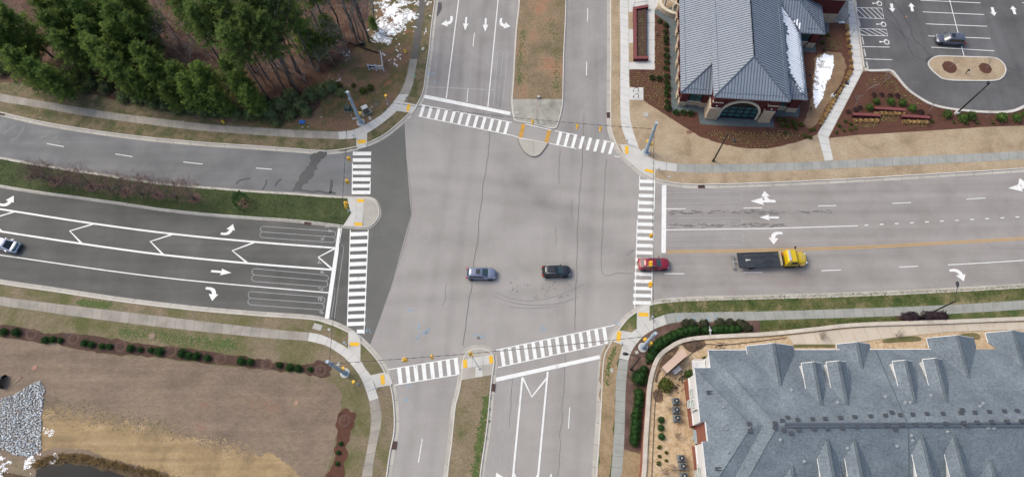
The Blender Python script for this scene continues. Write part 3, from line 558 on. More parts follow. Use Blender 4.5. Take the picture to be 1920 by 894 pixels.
for (x0,x1,y0,s_) in ((1255,1480,398,7),(1255,1470,422,5),(1490,1560,397,1)):
    for i in range(90 if s_>1 else 20):
        p=P(R(x0,x1),y0+random.gauss(0,1.8)); l=R(.1,.5); a=R(.03,.07); p.z=Z-.003-.00002*i; b.face([p+Vector((-l,-a,Z-.003)),p+Vector((l,-a,Z-.003)),p+Vector((l*.8,a,Z-.003)),p+Vector((-l*.7,a,Z-.003))])
for i in range(70):
    p=P(R(955,1075),R(525,560)) if i<40 else P(R(1120,1200),R(610,700)); r=R(.04,.13); b.face([p+Vector((-r,-r,Z-.003)),p+Vector((r,-r*.7,Z-.003)),p+Vector((r,r,Z-.003)),p+Vector((-r*.6,r,Z-.003))])
b.build('road_stain',m_stn,road)
# soft dark stains left by turning tyres (they have a shape of their own)
# wet run-off
for q in ([(584,300),(602,300),(595,311),(587,330),(571,347),(563,356),(550,352),(560,340),(562,330),(577,313)],[(584,289),(611,285),(611,293),(600,300),(584,301)]): 
    pts=cr(W(q),4,True); zz_=.0200+.001*len(q)/10; pts=[p+Vector((noise.noise(p*1.5),noise.noise(p*1.5+Vector((4,4,4))),0))*.35 for p in resamp(pts+[pts[0]],90)[:-1]]; mark('wet_patch',lambda b:b.sheet(pts,zz_),m_wet)
for q,w_ in (([(492,353),(497,345),(501,335)],.3),([(517,352),(520,343),(528,337)],.4),([(618,362),(624,350),(622,337)],.5),([(445,345),(455,338),(467,334)],.35),([(546,357),(580,357),(610,361),(630,363)],.4),([(823,5),(821,22),(818,30)],.9)):
    pl=wig(q,.2,6); mark('wet_patch',lambda b:stroke(b,pl,w_,.0186),m_wet)
m_blue=flat('spray_paint_blue',S(140,190,225)); m_wsp=flat('spray_paint_white',S(205,208,210)); m_teal=flat('spray_paint_teal',S(70,170,150))
def spray(px,m,n=3,s=.5,z=None):
    b=MB(); p=P(*px)
    for i in range(n):
        a=R(0,3.1); d=Vector((math.cos(a),math.sin(a),0))*s*R(.5,1); q=p+Vector((R(-.3,.3),R(-.3,.3),0)); stroke(b,[q-d,q+d],.06,z or Z)
    o=b.build('survey_mark',m,road); return o
for q in ((783,614),(800,620),(797,623),(782,632),(690,621),(893,628),(904,630),(768,580),(767,722),(765,748),(1020,616),(1158,604)): spray(q,m_blue)
for q in ((615,425),(620,432),(605,447),(600,490),(603,510),(602,541),(600,562),(603,585),(598,600)): spray(q,m_wsp,4,.3)
for q in ((1302,597),(1297,599),(1327,598),(1273,595),(1341,595)): spray(q,m_blue,3,.4,.165)
spray((776,143),m_teal,3,.7,.17); spray((806,139),m_blue,4,.6); spray((815,155),m_blue,2,.4)
# parking markings
lot=[o for o in C.objects if o.name.startswith('parking_lot')][0]
def lmark(name,fn,m=m_paint): b=MB(); fn(b); return b.build(name,m,lot)
PZ=LZ+.006
for q in ([(1616.6,89),(1667,90)],[(1621,112),(1671.6,113.4)],[(1725,2.2),(1837.5,7.2)],[(1729.6,24),(1844,29)],[(1735,46.4),(1850,51)],[(1739.5,69),(1856,73.6)],[(1745,90),(1863,97)],[(1779,0),(1808,112.6)],[(1915,7),(2040,12)],[(1920,30),(2046,35)],[(1717,-20),(1831,-15)],[(1775,-20),(1779,0)],[(1925,52),(2051,58)]):
    lmark('stall_line',lambda b:stroke(b,W(q),.13,PZ+(.004 if q[0][0] in(1779,1775) else 0)))
def hatch(q,n):
    a,b_,c,d=[Vector((*p,0)) for p in q]
    def f(mb):
        pl=W(q); stroke(mb,pl+[pl[0]],.12,PZ)
        for i in range(n+2):
            s0=(i-1.2)/n; s1=s0+1.35/n*1.15
            A,B=a.lerp(b_,max(s0,0)),d.lerp(c,min(s1+.06,1))
            f0=0 if s0>=0 else -s0/(s1-s0); A=a.lerp(b_,s0).lerp(d.lerp(c,s1),f0) if s0<0 else A
            if s1>1: e=(1-s0)/(s1-s0); B=a.lerp(b_,s0).lerp(d.lerp(c,s1),min(e,1))
            if s0<1: stroke(mb,W([(A.x,A.y),(B.x,B.y)]),.12,PZ+.004)
    lmark('hatched_aisle',f)
hatch([(1605.5,16),(1652.7,17),(1656.7,37),(1607,34.8)],5); hatch([(1610.6,55),(1661,56.7),(1664,69),(1613,67.5)],4)
def wheelchair(px):
    o=P(*px)
    def f(b):
        c=[Vector((o.x+.1+.42*math.cos(a*.52),o.y-.05+.5*math.sin(a*.52),0)) for a in range(13)]; stroke(b,c,.16,PZ)
        stroke(b,[o+Vector((-1.05,0,0)),o+Vector((-.3,.05,0)),o+Vector((.1,.45,0))],.18,PZ+.004)
        b.sheet([Vector((o.x-1.05+.2*math.cos(k),o.y+.2*math.sin(k),0)) for k in range(6)],PZ+.008)
        stroke(b,[o+Vector((-.25,.35,0)),o+Vector((.1,.6,0))],.12,PZ+.006)
    lmark('wheelchair_symbol',f)
for q in ((1647,8),(1654.6,47),(1660.5,80)): wheelchair(q)
AR=[(0,-.22),(1.0,-.22),(1.0,-.5),(1.75,0),(1.0,.5),(1.0,.22),(0,.22)]
for t_,h_ in (((1670.5,8.5),(1672.5,21.5)),((1710,23),(1707.5,10)),((1859,15.5),(1862.5,28.5)),((1902,28.5),(1898,16))):
    a,b_=P(*t_),P(*h_); d=b_-a; pts=place(AR,t_,math.atan2(d.y,d.x),1.15); lmark('straight_arrow',lambda b:b.sheet(pts,PZ))
for q in ([(1645,-10),(1665,20),(1690,55),(1700,85),(1720,110),(1738,118)],[(1655,-10),(1675,8),(1692,30),(1706,60),(1712,75),(1732,90),(1745,110)],[(1654,25),(1665,40),(1690,60),(1705,80)],[(1885,125),(1905,130),(1930,133)]):
    pl=wig(q,.25); lmark('crack',lambda b:stroke(b,pl,.15,PZ-.002),flat('lot_crack',S(74,74,76),.8))
pl=cr(W([(1737,110),(1748,106),(1760,110),(1750,116),(1745,124),(1738,122),(1735,116)]),4,True); lmark('wet_patch',lambda b:b.sheet(pl,PZ-.003),m_wet)
pl=cr(W([(1697,32),(1700,31),(1701,34),(1697,35)]),4,True); lmark('rust_stain',lambda b:b.sheet(pl,PZ-.003),flat('rust',S(150,110,85)))

# faint scuffs on the westbound lanes and worn clay on the field
m_scuff=mat('scuff',[S(134,136,137),S(144,146,146)],scale=1,famt=.2)
for q in ([(8,250),(24,240),(30,236)],[(30,256),(42,246),(48,238)],[(70,262),(86,254),(100,246)],[(18,262),(30,258)],[(100,262),(112,254)],[(2,236),(14,230)]):
    pl=wig(q,.15,6); mark('scuff',lambda b:stroke(b,pl,.35,.021),m_scuff)
m_clay=mat('red_clay',[S(146,108,88),S(158,118,98)],scale=1,fine=5,famt=.2)
b=MB()
for (cx_,cy_,sx,sy,n_) in ((384,760,10,6,26),(440,752,14,5,16),(490,758,22,9,60),(512,764,10,8,40),(376,798,8,8,40),(118,728,8,2,8),(468,748,10,4,10)):
    for i in range(n_):
        p=P(random.gauss(cx_,sx*.8),random.gauss(cy_,sy*.8)); r=R(.04,.15); b.face([(p.x+r*R(.6,1.4)*math.cos(k*1.25),p.y+r*R(.5,1.)*math.sin(k*1.25),.149+i*.00005) for k in range(5)])
struct(b,'clay_patches',m_clay)

m_tuftg=mat('green_patch',[S(78,98,46),S(96,110,60)],scale=1,fine=4,famt=.3,bump=.4)
def fleck(name,path,w_,n_,m,r0=.1,r1=.4,z=.142):
    b=MB(); pl=cr(W(path),8)
    for i in range(n_):
        v=pl[int(R(0,len(pl)-1))]; p=v+Vector((random.gauss(0,w_),random.gauss(0,w_),0)); r=R(r0,r1)
        b.face([(p.x+r*R(.6,1.3)*math.cos(k*1.047),p.y+r*R(.5,1.1)*math.sin(k*1.047),z+i*.000003) for k in range(6)])
    struct(b,name,m)
fleck('grass_patch',[(913,745),(908,778),(902,815),(896,850),(890,900)],.26,700,m_tuftg,.05,.2)
fleck('grass_patch',[(1030,40),(1043,100),(1045,150),(1042,172)],.45,260,m_tuftg,.04,.16); fleck('grass_patch',[(980,60),(976,110),(974,160)],.35,260,m_tuftg,.04,.16)
fleck('grass_patch',[(1138,720),(1140,695),(1147,668),(1154,652)],.2,200,m_tuftg,.04,.15); fleck('grass_patch',[(150,567),(170,569),(190,571),(205,573)],.3,450,m_tuftg,.05,.18); fleck('grass_patch',[(230,620),(320,633),(400,643),(440,648)],.5,900,m_tuftg,.05,.18)
fleck('straw_patch',[(100,772),(161,779),(235,792),(319,810),(403,830),(480,850)],.55,1500,m_fieldtan,.04,.13,.1445); fleck('field_patch',[(100,774),(161,781),(235,794),(319,812),(403,832),(480,852)],.55,1300,m_field,.04,.13,.155)
fleck('grass_patch',[(84,760),(130,768),(200,778),(260,795),(330,806)],.8,300,mat('green_patch_dull',[S(104,102,68),S(118,112,80)],scale=1,famt=.2),.05,.16,.147)
# =================== VEHICLES (local frame: +x forward, z up, metres)
m_glass=mat('vehicle_glass',[S(46,66,66),S(66,90,88)],scale=1.2,famt=0,rough=.08,spec=.8)
m_glassD=mat('dark_glass',[S(18,22,24),S(30,36,38)],scale=1.2,famt=0,rough=.1,spec=.8)
m_tyre_r=flat('tyre_rubber',S(34,34,36),.9); m_rim=flat('alloy_rim',S(150,152,155),.3,.6); m_blk=flat('black_plastic',S(38,39,41),.6)
m_chrome=flat('bright_trim',S(205,208,212),.25,.7); m_head=flat('headlamp_lens',S(226,232,238),.15,0,.8); m_tail=flat('tail_lamp_red',S(200,40,36),.25,0,.7)
m_plate=flat('number_plate_white',S(215,216,214),.5)
def paint(n,c,rough=.28): 
    m=mat(n,[c],famt=0,rough=rough,spec=.5,metal=.15); m.node_tree.nodes['Principled BSDF'].inputs['Coat Weight'].default_value=.5; m.node_tree.nodes['Principled BSDF'].inputs['Coat Roughness'].default_value=.12; return m
def loft(mb,rings,mi=0,closed_ends=True,sm=True):
    n=len(rings[0]); vs=[p for r in rings for p in r]; fs=[]
    for i in range(len(rings)-1):
        for k in range(n):
            l=(k+1)%n; fs.append((i*n+k,i*n+l,(i+1)*n+l,(i+1)*n+k))
    mb.mesh(vs,fs,mi,.5,sm)
    if closed_ends: mb.mesh(rings[0],[tuple(reversed(range(n)))],mi); mb.mesh(rings[-1],[tuple(range(n))],mi)
def lerp(a,b,t): return Vector(a).lerp(Vector(b),t)
def wheel(par,x,y,r=.36,wd=.24):
    s=1 if y>0 else -1
    b=MB(); prof=[(-wd/2,r*.62),(-wd/2,r*.93),(-wd/2+.03,r),(wd/2-.03,r),(wd/2,r*.93),(wd/2,r*.62)]
    n=20; rings=[[(x+rr*math.cos(2*math.pi*k/n),y+o,r+rr*math.sin(2*math.pi*k/n)) for k in range(n)] for o,rr in prof]; loft(b,rings); w_=b.build('wheel',m_tyre_r,par)
    b=MB(); yy=y+s*(wd/2-.02)
    for k in range(5):
        a=2*math.pi*k/5; c,d=math.cos(a),math.sin(a); q=[]
        for rr,aw in ((.08,.4),(r*.6,.16)):
            for sg in (-1,1): q.append((x+rr*math.cos(a+sg*aw),yy+s*.015,r+rr*math.sin(a+sg*aw)))
        b.face([q[0],q[1],q[3],q[2]])
    n=16; loft(b,[[(x+r*rr*math.cos(2*math.pi*k/n),yy+s*.01,r+r*rr*math.sin(2*math.pi*k/n)) for k in range(n)] for rr in (.56,.64)],closed_ends=False)
    b.tube([(x,yy-.02,r),(x,yy+s*.03,r)],.07,8); b.build('rim',m_rim,w_)
    return w_
def ringx(x0,x1,hw,z,bow=.06):
    return [(x0+.14,-hw,z),(x1-.2,-hw,z),(x1-bow,-hw*.78,z),(x1,-hw*.28,z),(x1,hw*.28,z),(x1-bow,hw*.78,z),(x1-.2,hw,z),(x0+.14,hw,z),(x0+.02,hw*.8,z),(x0,0,z),(x0+.02,-hw*.8,z)]
def car(name,label,cat,pm,L=4.6,Wd=1.84,Ht=1.66,hood=1.15,wsl=.8,rsl=.35,rails=True,sunroof=False,railm=None,nosem=None,belt=1.0,wheelr=.35,trunk=0.,tint_ws=None,trim=None):
    t=thing(name,label,cat); h=L/2; w=Wd/2; b=MB()
    st=[(-h,.46,.72,.74),(-h+.05,.34,.9,.86),(-h+.22,.28,belt-.02,.95),(-h+.7,.24,belt,.99),(-h*.3,.22,belt,1.),(h-hood-.6,.22,belt,1.),(h-hood,.24,belt+.02,.99),(h-hood*.62,.25,belt-.01,.97),(h-.32,.28,belt-.09,.93),(h-.1,.34,belt-.2,.84),(h,.42,belt-.38,.66)]
    rings=[]
    for x,zb,zt,k in st:
        ww=w*k; mz=zb+(zt-zb)*.5
        rings.append([(x,-ww*.9,zb),(x,-ww,zb+.12),(x,-ww*1.0,mz+.08),(x,-ww*.93,zt-.06),(x,-ww*.84,zt),(x,-ww*.4,zt+.045),(x,0,zt+.055),(x,ww*.4,zt+.045),(x,ww*.84,zt),(x,ww*.93,zt-.06),(x,ww,mz+.08),(x,ww,zb+.12),(x,ww*.9,zb)])
    loft(b,rings)
    xr0,xf0=-h+.1+trunk,h-hood+.06; r0=ringx(xr0,xf0,w*.93,belt-.02,.1); r1=ringx(xr0+rsl,xf0-wsl,w*.75,Ht-.09,.05); r2=ringx(xr0+rsl+.14,xf0-wsl-.14,w*.64,Ht-.02,.05); r3=ringx(xr0+rsl+.5,xf0-wsl-.5,w*.3,Ht,.05)
    loft(b,[r0,r1,r2,r3]); 
    body=b.build('body',[pm],t)
    def panel(nm,cols,t0,t1,o,m,kx=None):
        """strip of the cabin side between rings r0 and r1"""
        mb=MB()
        for (i,j,a,c) in cols:
            p=[lerp(lerp(r0[i],r0[j],a),lerp(r1[i],r1[j],a),t0),lerp(lerp(r0[i],r0[j],c),lerp(r1[i],r1[j],c),t0),lerp(lerp(r0[i],r0[j],c),lerp(r1[i],r1[j],c),t1),lerp(lerp(r0[i],r0[j],a),lerp(r1[i],r1[j],a),t1)]
            n=(p[1]-p[0]).cross(p[3]-p[0]).normalized()*o; mb.face([q+n for q in p],0,.5,True)
        return mb.build(nm,m,t)
    panel('windshield',[(2,3,0,1),(3,4,0,1),(4,5,0,1)],.07,.93,.018,tint_ws or m_glass)
    panel('rear_window',[(8,9,0,1),(9,10,0,1)],.3,.92,.018,m_glassD)
    for (i,j) in ((0,1),(6,7)):
        for a,c in ((.04,.27),(.29,.6),(.62,.93)):
            if (i,j)==(6,7): a,c=1-c,1-a
            panel('side_window',[(i,j,a,c)],.14,.88,.014,m_glassD)
    # lower trim, arches
    mb=MB()
    for s in (-1,1):
        mb.box(-h+.5,s*w-.06 if s>0 else -w-.02,.2,h-.5,s*w+.02 if s>0 else -w+.06,.36)
        for wx in (-h+.85,h-.87):
            pts=[]
            for k in range(13):
                a=math.pi*k/12; pts.append((wx+(wheelr+.09)*math.cos(a),wheelr+.02+(wheelr+.09)*math.sin(a)))
            pts2=[(wx+(wheelr+.02)*math.cos(math.pi*k/12),wheelr+.02+(wheelr+.02)*math.sin(math.pi*k/12)) for k in range(13)]
            for k in range(12):
                q=[(pts[k][0],s*(w+.012),pts[k][1]),(pts[k+1][0],s*(w+.012),pts[k+1][1]),(pts2[k+1][0],s*(w+.012),pts2[k+1][1]),(pts2[k][0],s*(w+.012),pts2[k][1])]; mb.face(q if s>0 else q[::-1])
    mb.box(h-.16,-w*.62,.3,h-.005,w*.62,.46); mb.box(-h-.02,-w*.7,.34,-h+.12,w*.7,.52)
    mb.build('lower_trim',m_blk,t)
    mb=MB(); mb.box(h-.13,-.42,belt-.42,h-.02,.42,belt-.26); mb.build('grille',m_blk,t)
    mb=MB(); mb.box(h-.01,-.2,.42,h+.03,.2,.54) if False else mb.box(-h-.03,-.2,.58,-h+.02,.2,.72); mb.build('number_plate',m_plate,t)
    for s in (-1,1):
        for wx in (-h+.85,h-.87): wheel(t,wx,s*(w-.1),wheelr)
        mb=MB(); q0=(h-.36,s*w*.90,belt-.16)
        mb.mesh([(h-.42,s*w*.93,belt-.17),(h-.14,s*w*.76,belt-.24),(h-.05,s*w*.5,belt-.3),(h-.42,s*w*.86,belt-.085),(h-.2,s*w*.66,belt-.13),(h-.1,s*w*.46,belt-.19)],[(0,1,4,3),(1,2,5,4)] if s<0 else [(3,4,1,0),(4,5,2,1)],0,.5,False,Matrix.Translation((.035,0,.035))); mb.build('headlight',m_head,t)
        mb=MB(); mb.box(-h-.015,min(s*w*.62,s*w*.93),belt-.3,-h+.2,max(s*w*.62,s*w*.93),belt+.035); mb.build('tail_light',m_tail,t)
        mb=MB(); mb.box(h-hood-.42,min(s*w*.96,s*(w+.17)),belt+.02,h-hood-.27,max(s*w*.96,s*(w+.17)),belt+.19,0,None,.02); mb.build('wing_mirror',trim or pm,t)
        for k,dx in enumerate((-.15,.85)):
            mb=MB(); x=dx-h*.15; mb.box(x,s*w-.01 if s>0 else -w-.03,belt-.22,x+.2,s*w+.03 if s>0 else -w+.01,belt-.18); mb.build('door_handle',m_chrome,t)
    if rails:
        for s in (-1,1):
            mb=MB(); x0,x1=xr0+rsl+.25,xf0-wsl-.15; y=s*w*.69
            mb.tube([(x0,y,Ht-.05),(x0+.12,y,Ht+.045),(x1-.12,y,Ht+.045),(x1,y,Ht-.05)],.028,6); mb.build('roof_rail',railm or m_chrome,t)
    if sunroof: mb=MB(); mb.box(xf0-wsl-.95,-.42,Ht-.02,xf0-wsl-.3,.42,Ht+.012); mb.build('sunroof',m_glassD,t)
    return t
def park(t,px,deg,z=.0):
    p=P(px[0],px[1],.8); t.location=(p.x,p.y,z+.01); t.rotation_euler[2]=math.radians(deg)
park(car('sport_utility_vehicle','silver blue SUV with dark sunroof crossing the middle of the intersection behind the black one','car',paint('paint_silver_blue',S(128,138,162)),4.6,sunroof=True,rails=False,wsl=1.),(902,512.5),-1)
park(car('sport_utility_vehicle','black SUV with silver roof rails crossing the middle of the intersection','car',paint('paint_black',S(34,38,44)),4.45,1.8,1.62,wsl=1.),(1043,508),1)
park(car('crossover_car','dark red crossover with silver roof rails driving over the right hand crosswalk','car',paint('paint_maroon',S(150,24,50)),4.8,1.86,1.6,hood=1.25,wsl=1.0,rsl=.75),(1226,494.5),1)
park(car('sport_utility_vehicle','dark grey SUV with sunroof parked alone in the parking lot','car',paint('paint_slate',S(92,96,112)),4.95,1.95,1.76,hood=1.2,sunroof=True,rails=False,wsl=.75),(1781,74.5),174,LZ)
lt=car('passenger_van','white van with painted dark nose reflection cut off by the left edge of the photo','van',paint('paint_white',S(214,220,236)),4.9,1.95,1.85,hood=.95,wsl=.95,rails=False,tint_ws=m_glassD)
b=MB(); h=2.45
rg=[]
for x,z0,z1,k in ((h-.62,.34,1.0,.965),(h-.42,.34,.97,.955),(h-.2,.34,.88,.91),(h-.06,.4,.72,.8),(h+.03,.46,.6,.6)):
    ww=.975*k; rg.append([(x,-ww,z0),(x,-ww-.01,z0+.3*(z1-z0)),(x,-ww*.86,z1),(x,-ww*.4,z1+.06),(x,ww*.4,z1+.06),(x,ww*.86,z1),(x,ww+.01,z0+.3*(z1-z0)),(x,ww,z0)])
loft(b,rg); b.build('front_bumper',paint('nose_reflection_paint',S(40,72,88)),lt)  # dark reflection on the hood front, put into the colour of this shell
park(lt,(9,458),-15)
# ---- flatbed tow truck
t=thing('tow_truck','yellow cab flatbed tow truck with empty black deck in the right hand road','truck')
py=paint('paint_yellow',S(250,212,20)); m_deck=mat('steel_deck',[S(38,44,52),S(52,58,66),S(62,66,72),S(120,112,100)],scale=1.1,fine=5,famt=.3,rough=.6,lo=.35,hi=.74,stretch=(.5,1,1))
b=MB(); b.box(-5.0,-1.22,1.0,1.4,1.22,1.14); 
for s in (-1,1): b.box(-5.0,s*1.22-.06,1.142,1.4,s*1.22+.06,1.24) if False else b.box(-5.0,min(s*1.12,s*1.24),1.143,1.4,max(s*1.12,s*1.24),1.2)
bed_=b.build('flatbed_deck',m_deck,t)
b=MB()
for i in range(9): b.box(-4.9+i*.7,-1.1,1.145,-4.86+i*.7,1.1,1.155)
b.build('deck_rib',m_deck,bed_)
b=MB(); b.face([(-3.8,-.1,1.162),(-3.1,-.02,1.162),(-3.1,.1,1.162),(-3.75,.14,1.162)]); b.face([(-3.85,-.2,1.164),(-3.78,-.2,1.164),(-3.7,.25,1.164),(-3.8,.25,1.164)]); b.build('deck_scrape',m_concW,bed_)
b=MB(); b.box(-4.8,-.45,.62,4.2,.45,.98); b.box(-3.0,-1.15,.5,-2.2,-.95,.95); b.build('chassis',m_blk,t)
b=MB(); b.tube([(-5.0,0,.7),(-5.5,0,.5)],.08,8); b.tube([(-5.5,-1.0,.5),(-5.5,1.0,.5)],.09,8); 
for s in (-1,1): b.box(-5.75,s*.95-.15,.4,-5.35,s*.95+.15,.6)
b.build('wheel_lift',flat('galvanised_steel',S(150,152,152),.5,.3),t)
b=MB(); b.box(1.45,-1.15,1.0,1.6,1.15,1.55,1); b.box(1.62,-.6,.95,2.0,.5,1.25); b.box(1.65,.55,1.0,1.95,.95,1.35,2); b.tube([(1.8,-.9,1.0),(1.8,-.9,1.6)],.07,8); b.tube([(1.5,-1.1,1.7),(1.5,1.1,1.7)],.05,6,1); b.build('winch_gear',[m_blk,flat('cream_rail',S(190,180,150)),m_tail],t)
b=MB()   # cab
def bx2(x0,x1,w0,w1,z0,z1,dx0=0,dx1=0,mi=0):
    b.mesh([(x0,-w0,z0),(x1,-w0,z0),(x1,w0,z0),(x0,w0,z0),(x0+dx0,-w1,z1),(x1+dx1,-w1,z1),(x1+dx1,w1,z1),(x0+dx0,w1,z1)],[(3,2,1,0),(4,5,6,7),(0,1,5,4),(1,2,6,5),(2,3,7,6),(3,0,4,7)],mi)
bx2(2.1,4.1,1.12,1.15,.65,1.55); bx2(2.1,4.1,1.15,1.0,1.55,2.35,.08,-.5); bx2(2.18,3.6,1.0,.85,2.35,2.47,.1,-.15)
loft(b,[[(x,-ww,z0),(x,-ww,z1-.25),(x,-ww*.72,z1-.04),(x,-ww*.3,z1+.04),(x,ww*.3,z1+.04),(x,ww*.72,z1-.04),(x,ww,z1-.25),(x,ww,z0)] for x,ww,z0,z1 in ((4.0,1.0,.6,1.62),(4.6,.98,.6,1.55),(5.1,.93,.6,1.42),(5.5,.8,.65,1.2),(5.62,.6,.7,.95))])
cab=b.build('cab',py,t)
b=MB()
for i in range(7): b.box(2.3,-.72+i*.24,2.472,3.4,-.68+i*.24,2.5)
b.build('roof_rib',py,cab)
b=MB()
for s in (-1,1):
    loft(b,[[(x,s*y0,.5),(x,s*y0,z1),(x,s*y1,z1),(x,s*y1,.5)] for x,y0,y1,z1 in ((4.25,.9,1.14,.9),(4.5,.9,1.16,1.16),(5.1,.85,1.16,1.14),(5.45,.7,1.0,.8))])
b.build('front_wing',flat('fender_cream',S(238,196,120),.4),t)
b=MB(); q=[(4.03,-.98,1.6),(4.03,.98,1.6),(3.56,.9,2.33),(3.56,-.9,2.33)]; b.face([(a[0]+.07,a[1]*.94,a[2]) for a in q]); b.build('windshield',m_glassD,t)
for s in (-1,1):
    b=MB(); q=[(2.75,s*1.15,1.6),(3.95,s*1.15,1.6),(3.55,s*1.02,2.28),(2.8,s*1.02,2.28)]; q=[(a[0],a[1]+s*.025,a[2]) for a in q]; b.face(q if s<0 else q[::-1]); b.build('side_window',m_glassD,t)
    b=MB(); b.tube([(3.9,s*1.1,1.75),(3.98,s*1.5,1.8)],.03,6); b.box(3.85,s*1.55-.16,1.6,3.98,s*1.55+.16,2.1,0,None,.03); b.build('wing_mirror',m_blk,t)
    b=MB(); b.box(5.35,min(s*.55,s*.85),.9,5.6,max(s*.55,s*.85),1.1); b.build('headlight',m_head,t)
    for wx in (-2.9,4.72): wheel(t,wx,s*1.0,.47,.3)
    b=MB(); b.box(2.2,min(s*.98,s*1.26),.35,3.9,max(s*.98,s*1.26),.5); b.build('step',m_blk,t)
b=MB(); b.box(2.35,-.85,2.5,2.65,.85,2.64,0,None,.03); b.build('light_bar',flat('light_bar_lens',S(196,200,220),.3),t)
b=MB(); b.box(5.5,-.95,.45,5.75,.95,.72,0,None,.03); b.build('front_bumper',m_chrome,t)
b=MB(); 
for (x0,y0,x1,y1) in ((4.55,.35,5.0,.28),(4.6,.2,4.95,.12),(4.7,.05,5.0,.0),(4.6,-.1,4.9,-.2),(4.75,-.25,5.0,-.3)): stroke(b,[Vector((x0,y0,0)),Vector(((x0+x1)/2,(y0+y1)/2+.05,0)),Vector((x1,y1,0))],.06,1.63)
b.v=[(x,y,1.6 if x<4.6 else 1.6-.26*(x-4.6)) for x,y,z in b.v]; b.build('hood_lettering',flat('lettering_grey',S(176,180,196),.5),t)
park(t,(1443,487.5),2); 
# =================== STREET FURNITURE
m_galv=mat('galvanised_pole',[S(158,176,190,1.1),S(180,196,208,1.1)],scale=1,fine=3,famt=.1,rough=.5,metal=0.)
m_sig=flat('signal_yellow',S(255,196,40),.45); m_sigd=flat('signal_lens_dark',S(40,30,26),.3); m_wire=flat('wire_dark',S(66,66,68),.7); m_bpole=flat('pole_black',S(30,31,33),.45)
m_cast=flat('cast_base',S(196,198,198),.5)
def polez(base,top,h):  # straight leaning pole from its base pixel to its top pixel at height h
    return P(*base,.14),P(*top,h)
tops={}
def pedhead(par,p,face):
    M=Matrix.Translation(p)@Matrix.Rotation(face,4,'Z'); b=MB(); b.box(-.12,-.22,-.25,.12,.22,.25,0,M); b.box(.12,-.22,.2,.3,.22,.25,0,M); b.box(.12,-.22,-.1,.26,-.19,.2,0,M); b.box(.12,.19,-.1,.26,.22,.2,0,M); o=b.build('pedestrian_signal',m_sig,par)
    b=MB(); b.box(.121,-.17,-.2,.13,.17,.18,0,M); b.build('lens',m_sigd,o)
for nm,base,top,lab,heads in (('NW',(676.4,230),(651.3,172.7),'tall leaning galvanised signal pole beside the woods',[((674,213),.0)]),('NE',(1210.8,285.8),(1231,230.4),'tall galvanised signal pole on the tan lawn in front of the bank',[((1222.3,270.5),3.1),((1215,266),1.6)]),('SW',(647,699),(613.5,677.6),'tall leaning galvanised signal pole at the end of the mulch strip with shrubs',[((643,691),.5)]),('SE',(1205.5,651),(1228.7,624.4),'tall galvanised signal pole in the mulch bed near the curved retaining wall',[((1209.6,637),2.2),((1219,643),-.6)])):
    a,b_=polez(base,top,9.); tops[nm]=(a,b_)
    t=thing('signal_pole',lab,'pole',a,0,'span wire signal poles'); z=Vector((0,0,0)); d=b_-a
    b=MB(); b.tube([z,d*.5,d],[.34,.27,.2],14); b.build('shaft',m_galv,t)
    b=MB(); b.tube([d*.985,d*1.005],[.24,.24],12); b.build('cap',m_galv,t); b=MB(); b.tube([d*.78+Vector((-.1,0,0)),d*.79+Vector((.1,0,.05))],.3,12); b.build('clamp',m_galv,t); b=MB(); b.tube([d*.99+Vector((-.5,0,0)),d*.99+Vector((.5,0,0))],.03,6); b.build('cross_bar',m_galv,t)
    b=MB(); b.cyl((0,0),.72,-.1,.08,20); b.build('footing',m_conc,t)
    b=MB()
    for k in range(8): b.cyl((.5*math.cos(k*.785),.5*math.sin(k*.785)),.04,.08,.2,6)
    b.box(-.42,-.42,.08,.42,.42,.12); b.build('anchor_bolts',m_galv,t)
    for hp,fa in heads:
        p=P(*hp,2.7)-a; pedhead(t,p,fa); b=MB(); b.tube([d*(2.5/9),p],.03,5); b.build('bracket',m_galv,t)
def wire(name,a,b_,mid,label,pxs=None,n=28):
    pts=[]
    for i in range(n+1):
        t=i/n; p=a.lerp(b_,t); p.z-=4*mid*t*(1-t); pts.append(p)
    mb=MB(); mb.tube(pts,.022,5); L=length(pts); k=int(L/1.1); rs=resamp(pts,k*2)
    for i in range(0,k*2,2): mb.tube([rs[i],rs[i+1]],.048,5)
    o=mb.build(name,m_wire); tag(o,label,'cable',None); return pts
def onpole(nm,f): a,b_=tops[nm]; return a.lerp(b_,f)
def wz(px,z): return P(px[0],px[1],z)
wN=wire('span_wire',onpole('NW',.84),onpole('NE',.80),.9,'dark span wire sagging across the upper crosswalk')
wW=wire('span_wire',onpole('NW',.95),onpole('SW',.9),1.0,'dark span wire sagging along the left crosswalk')
wE=wire('span_wire',onpole('NE',.8),onpole('SE',.9),1.0,'dark span wire sagging along the right crosswalk')
wS=wire('span_wire',onpole('SW',.84),onpole('SE',.84),1.2,'dark span wire sagging across the lower crosswalk')
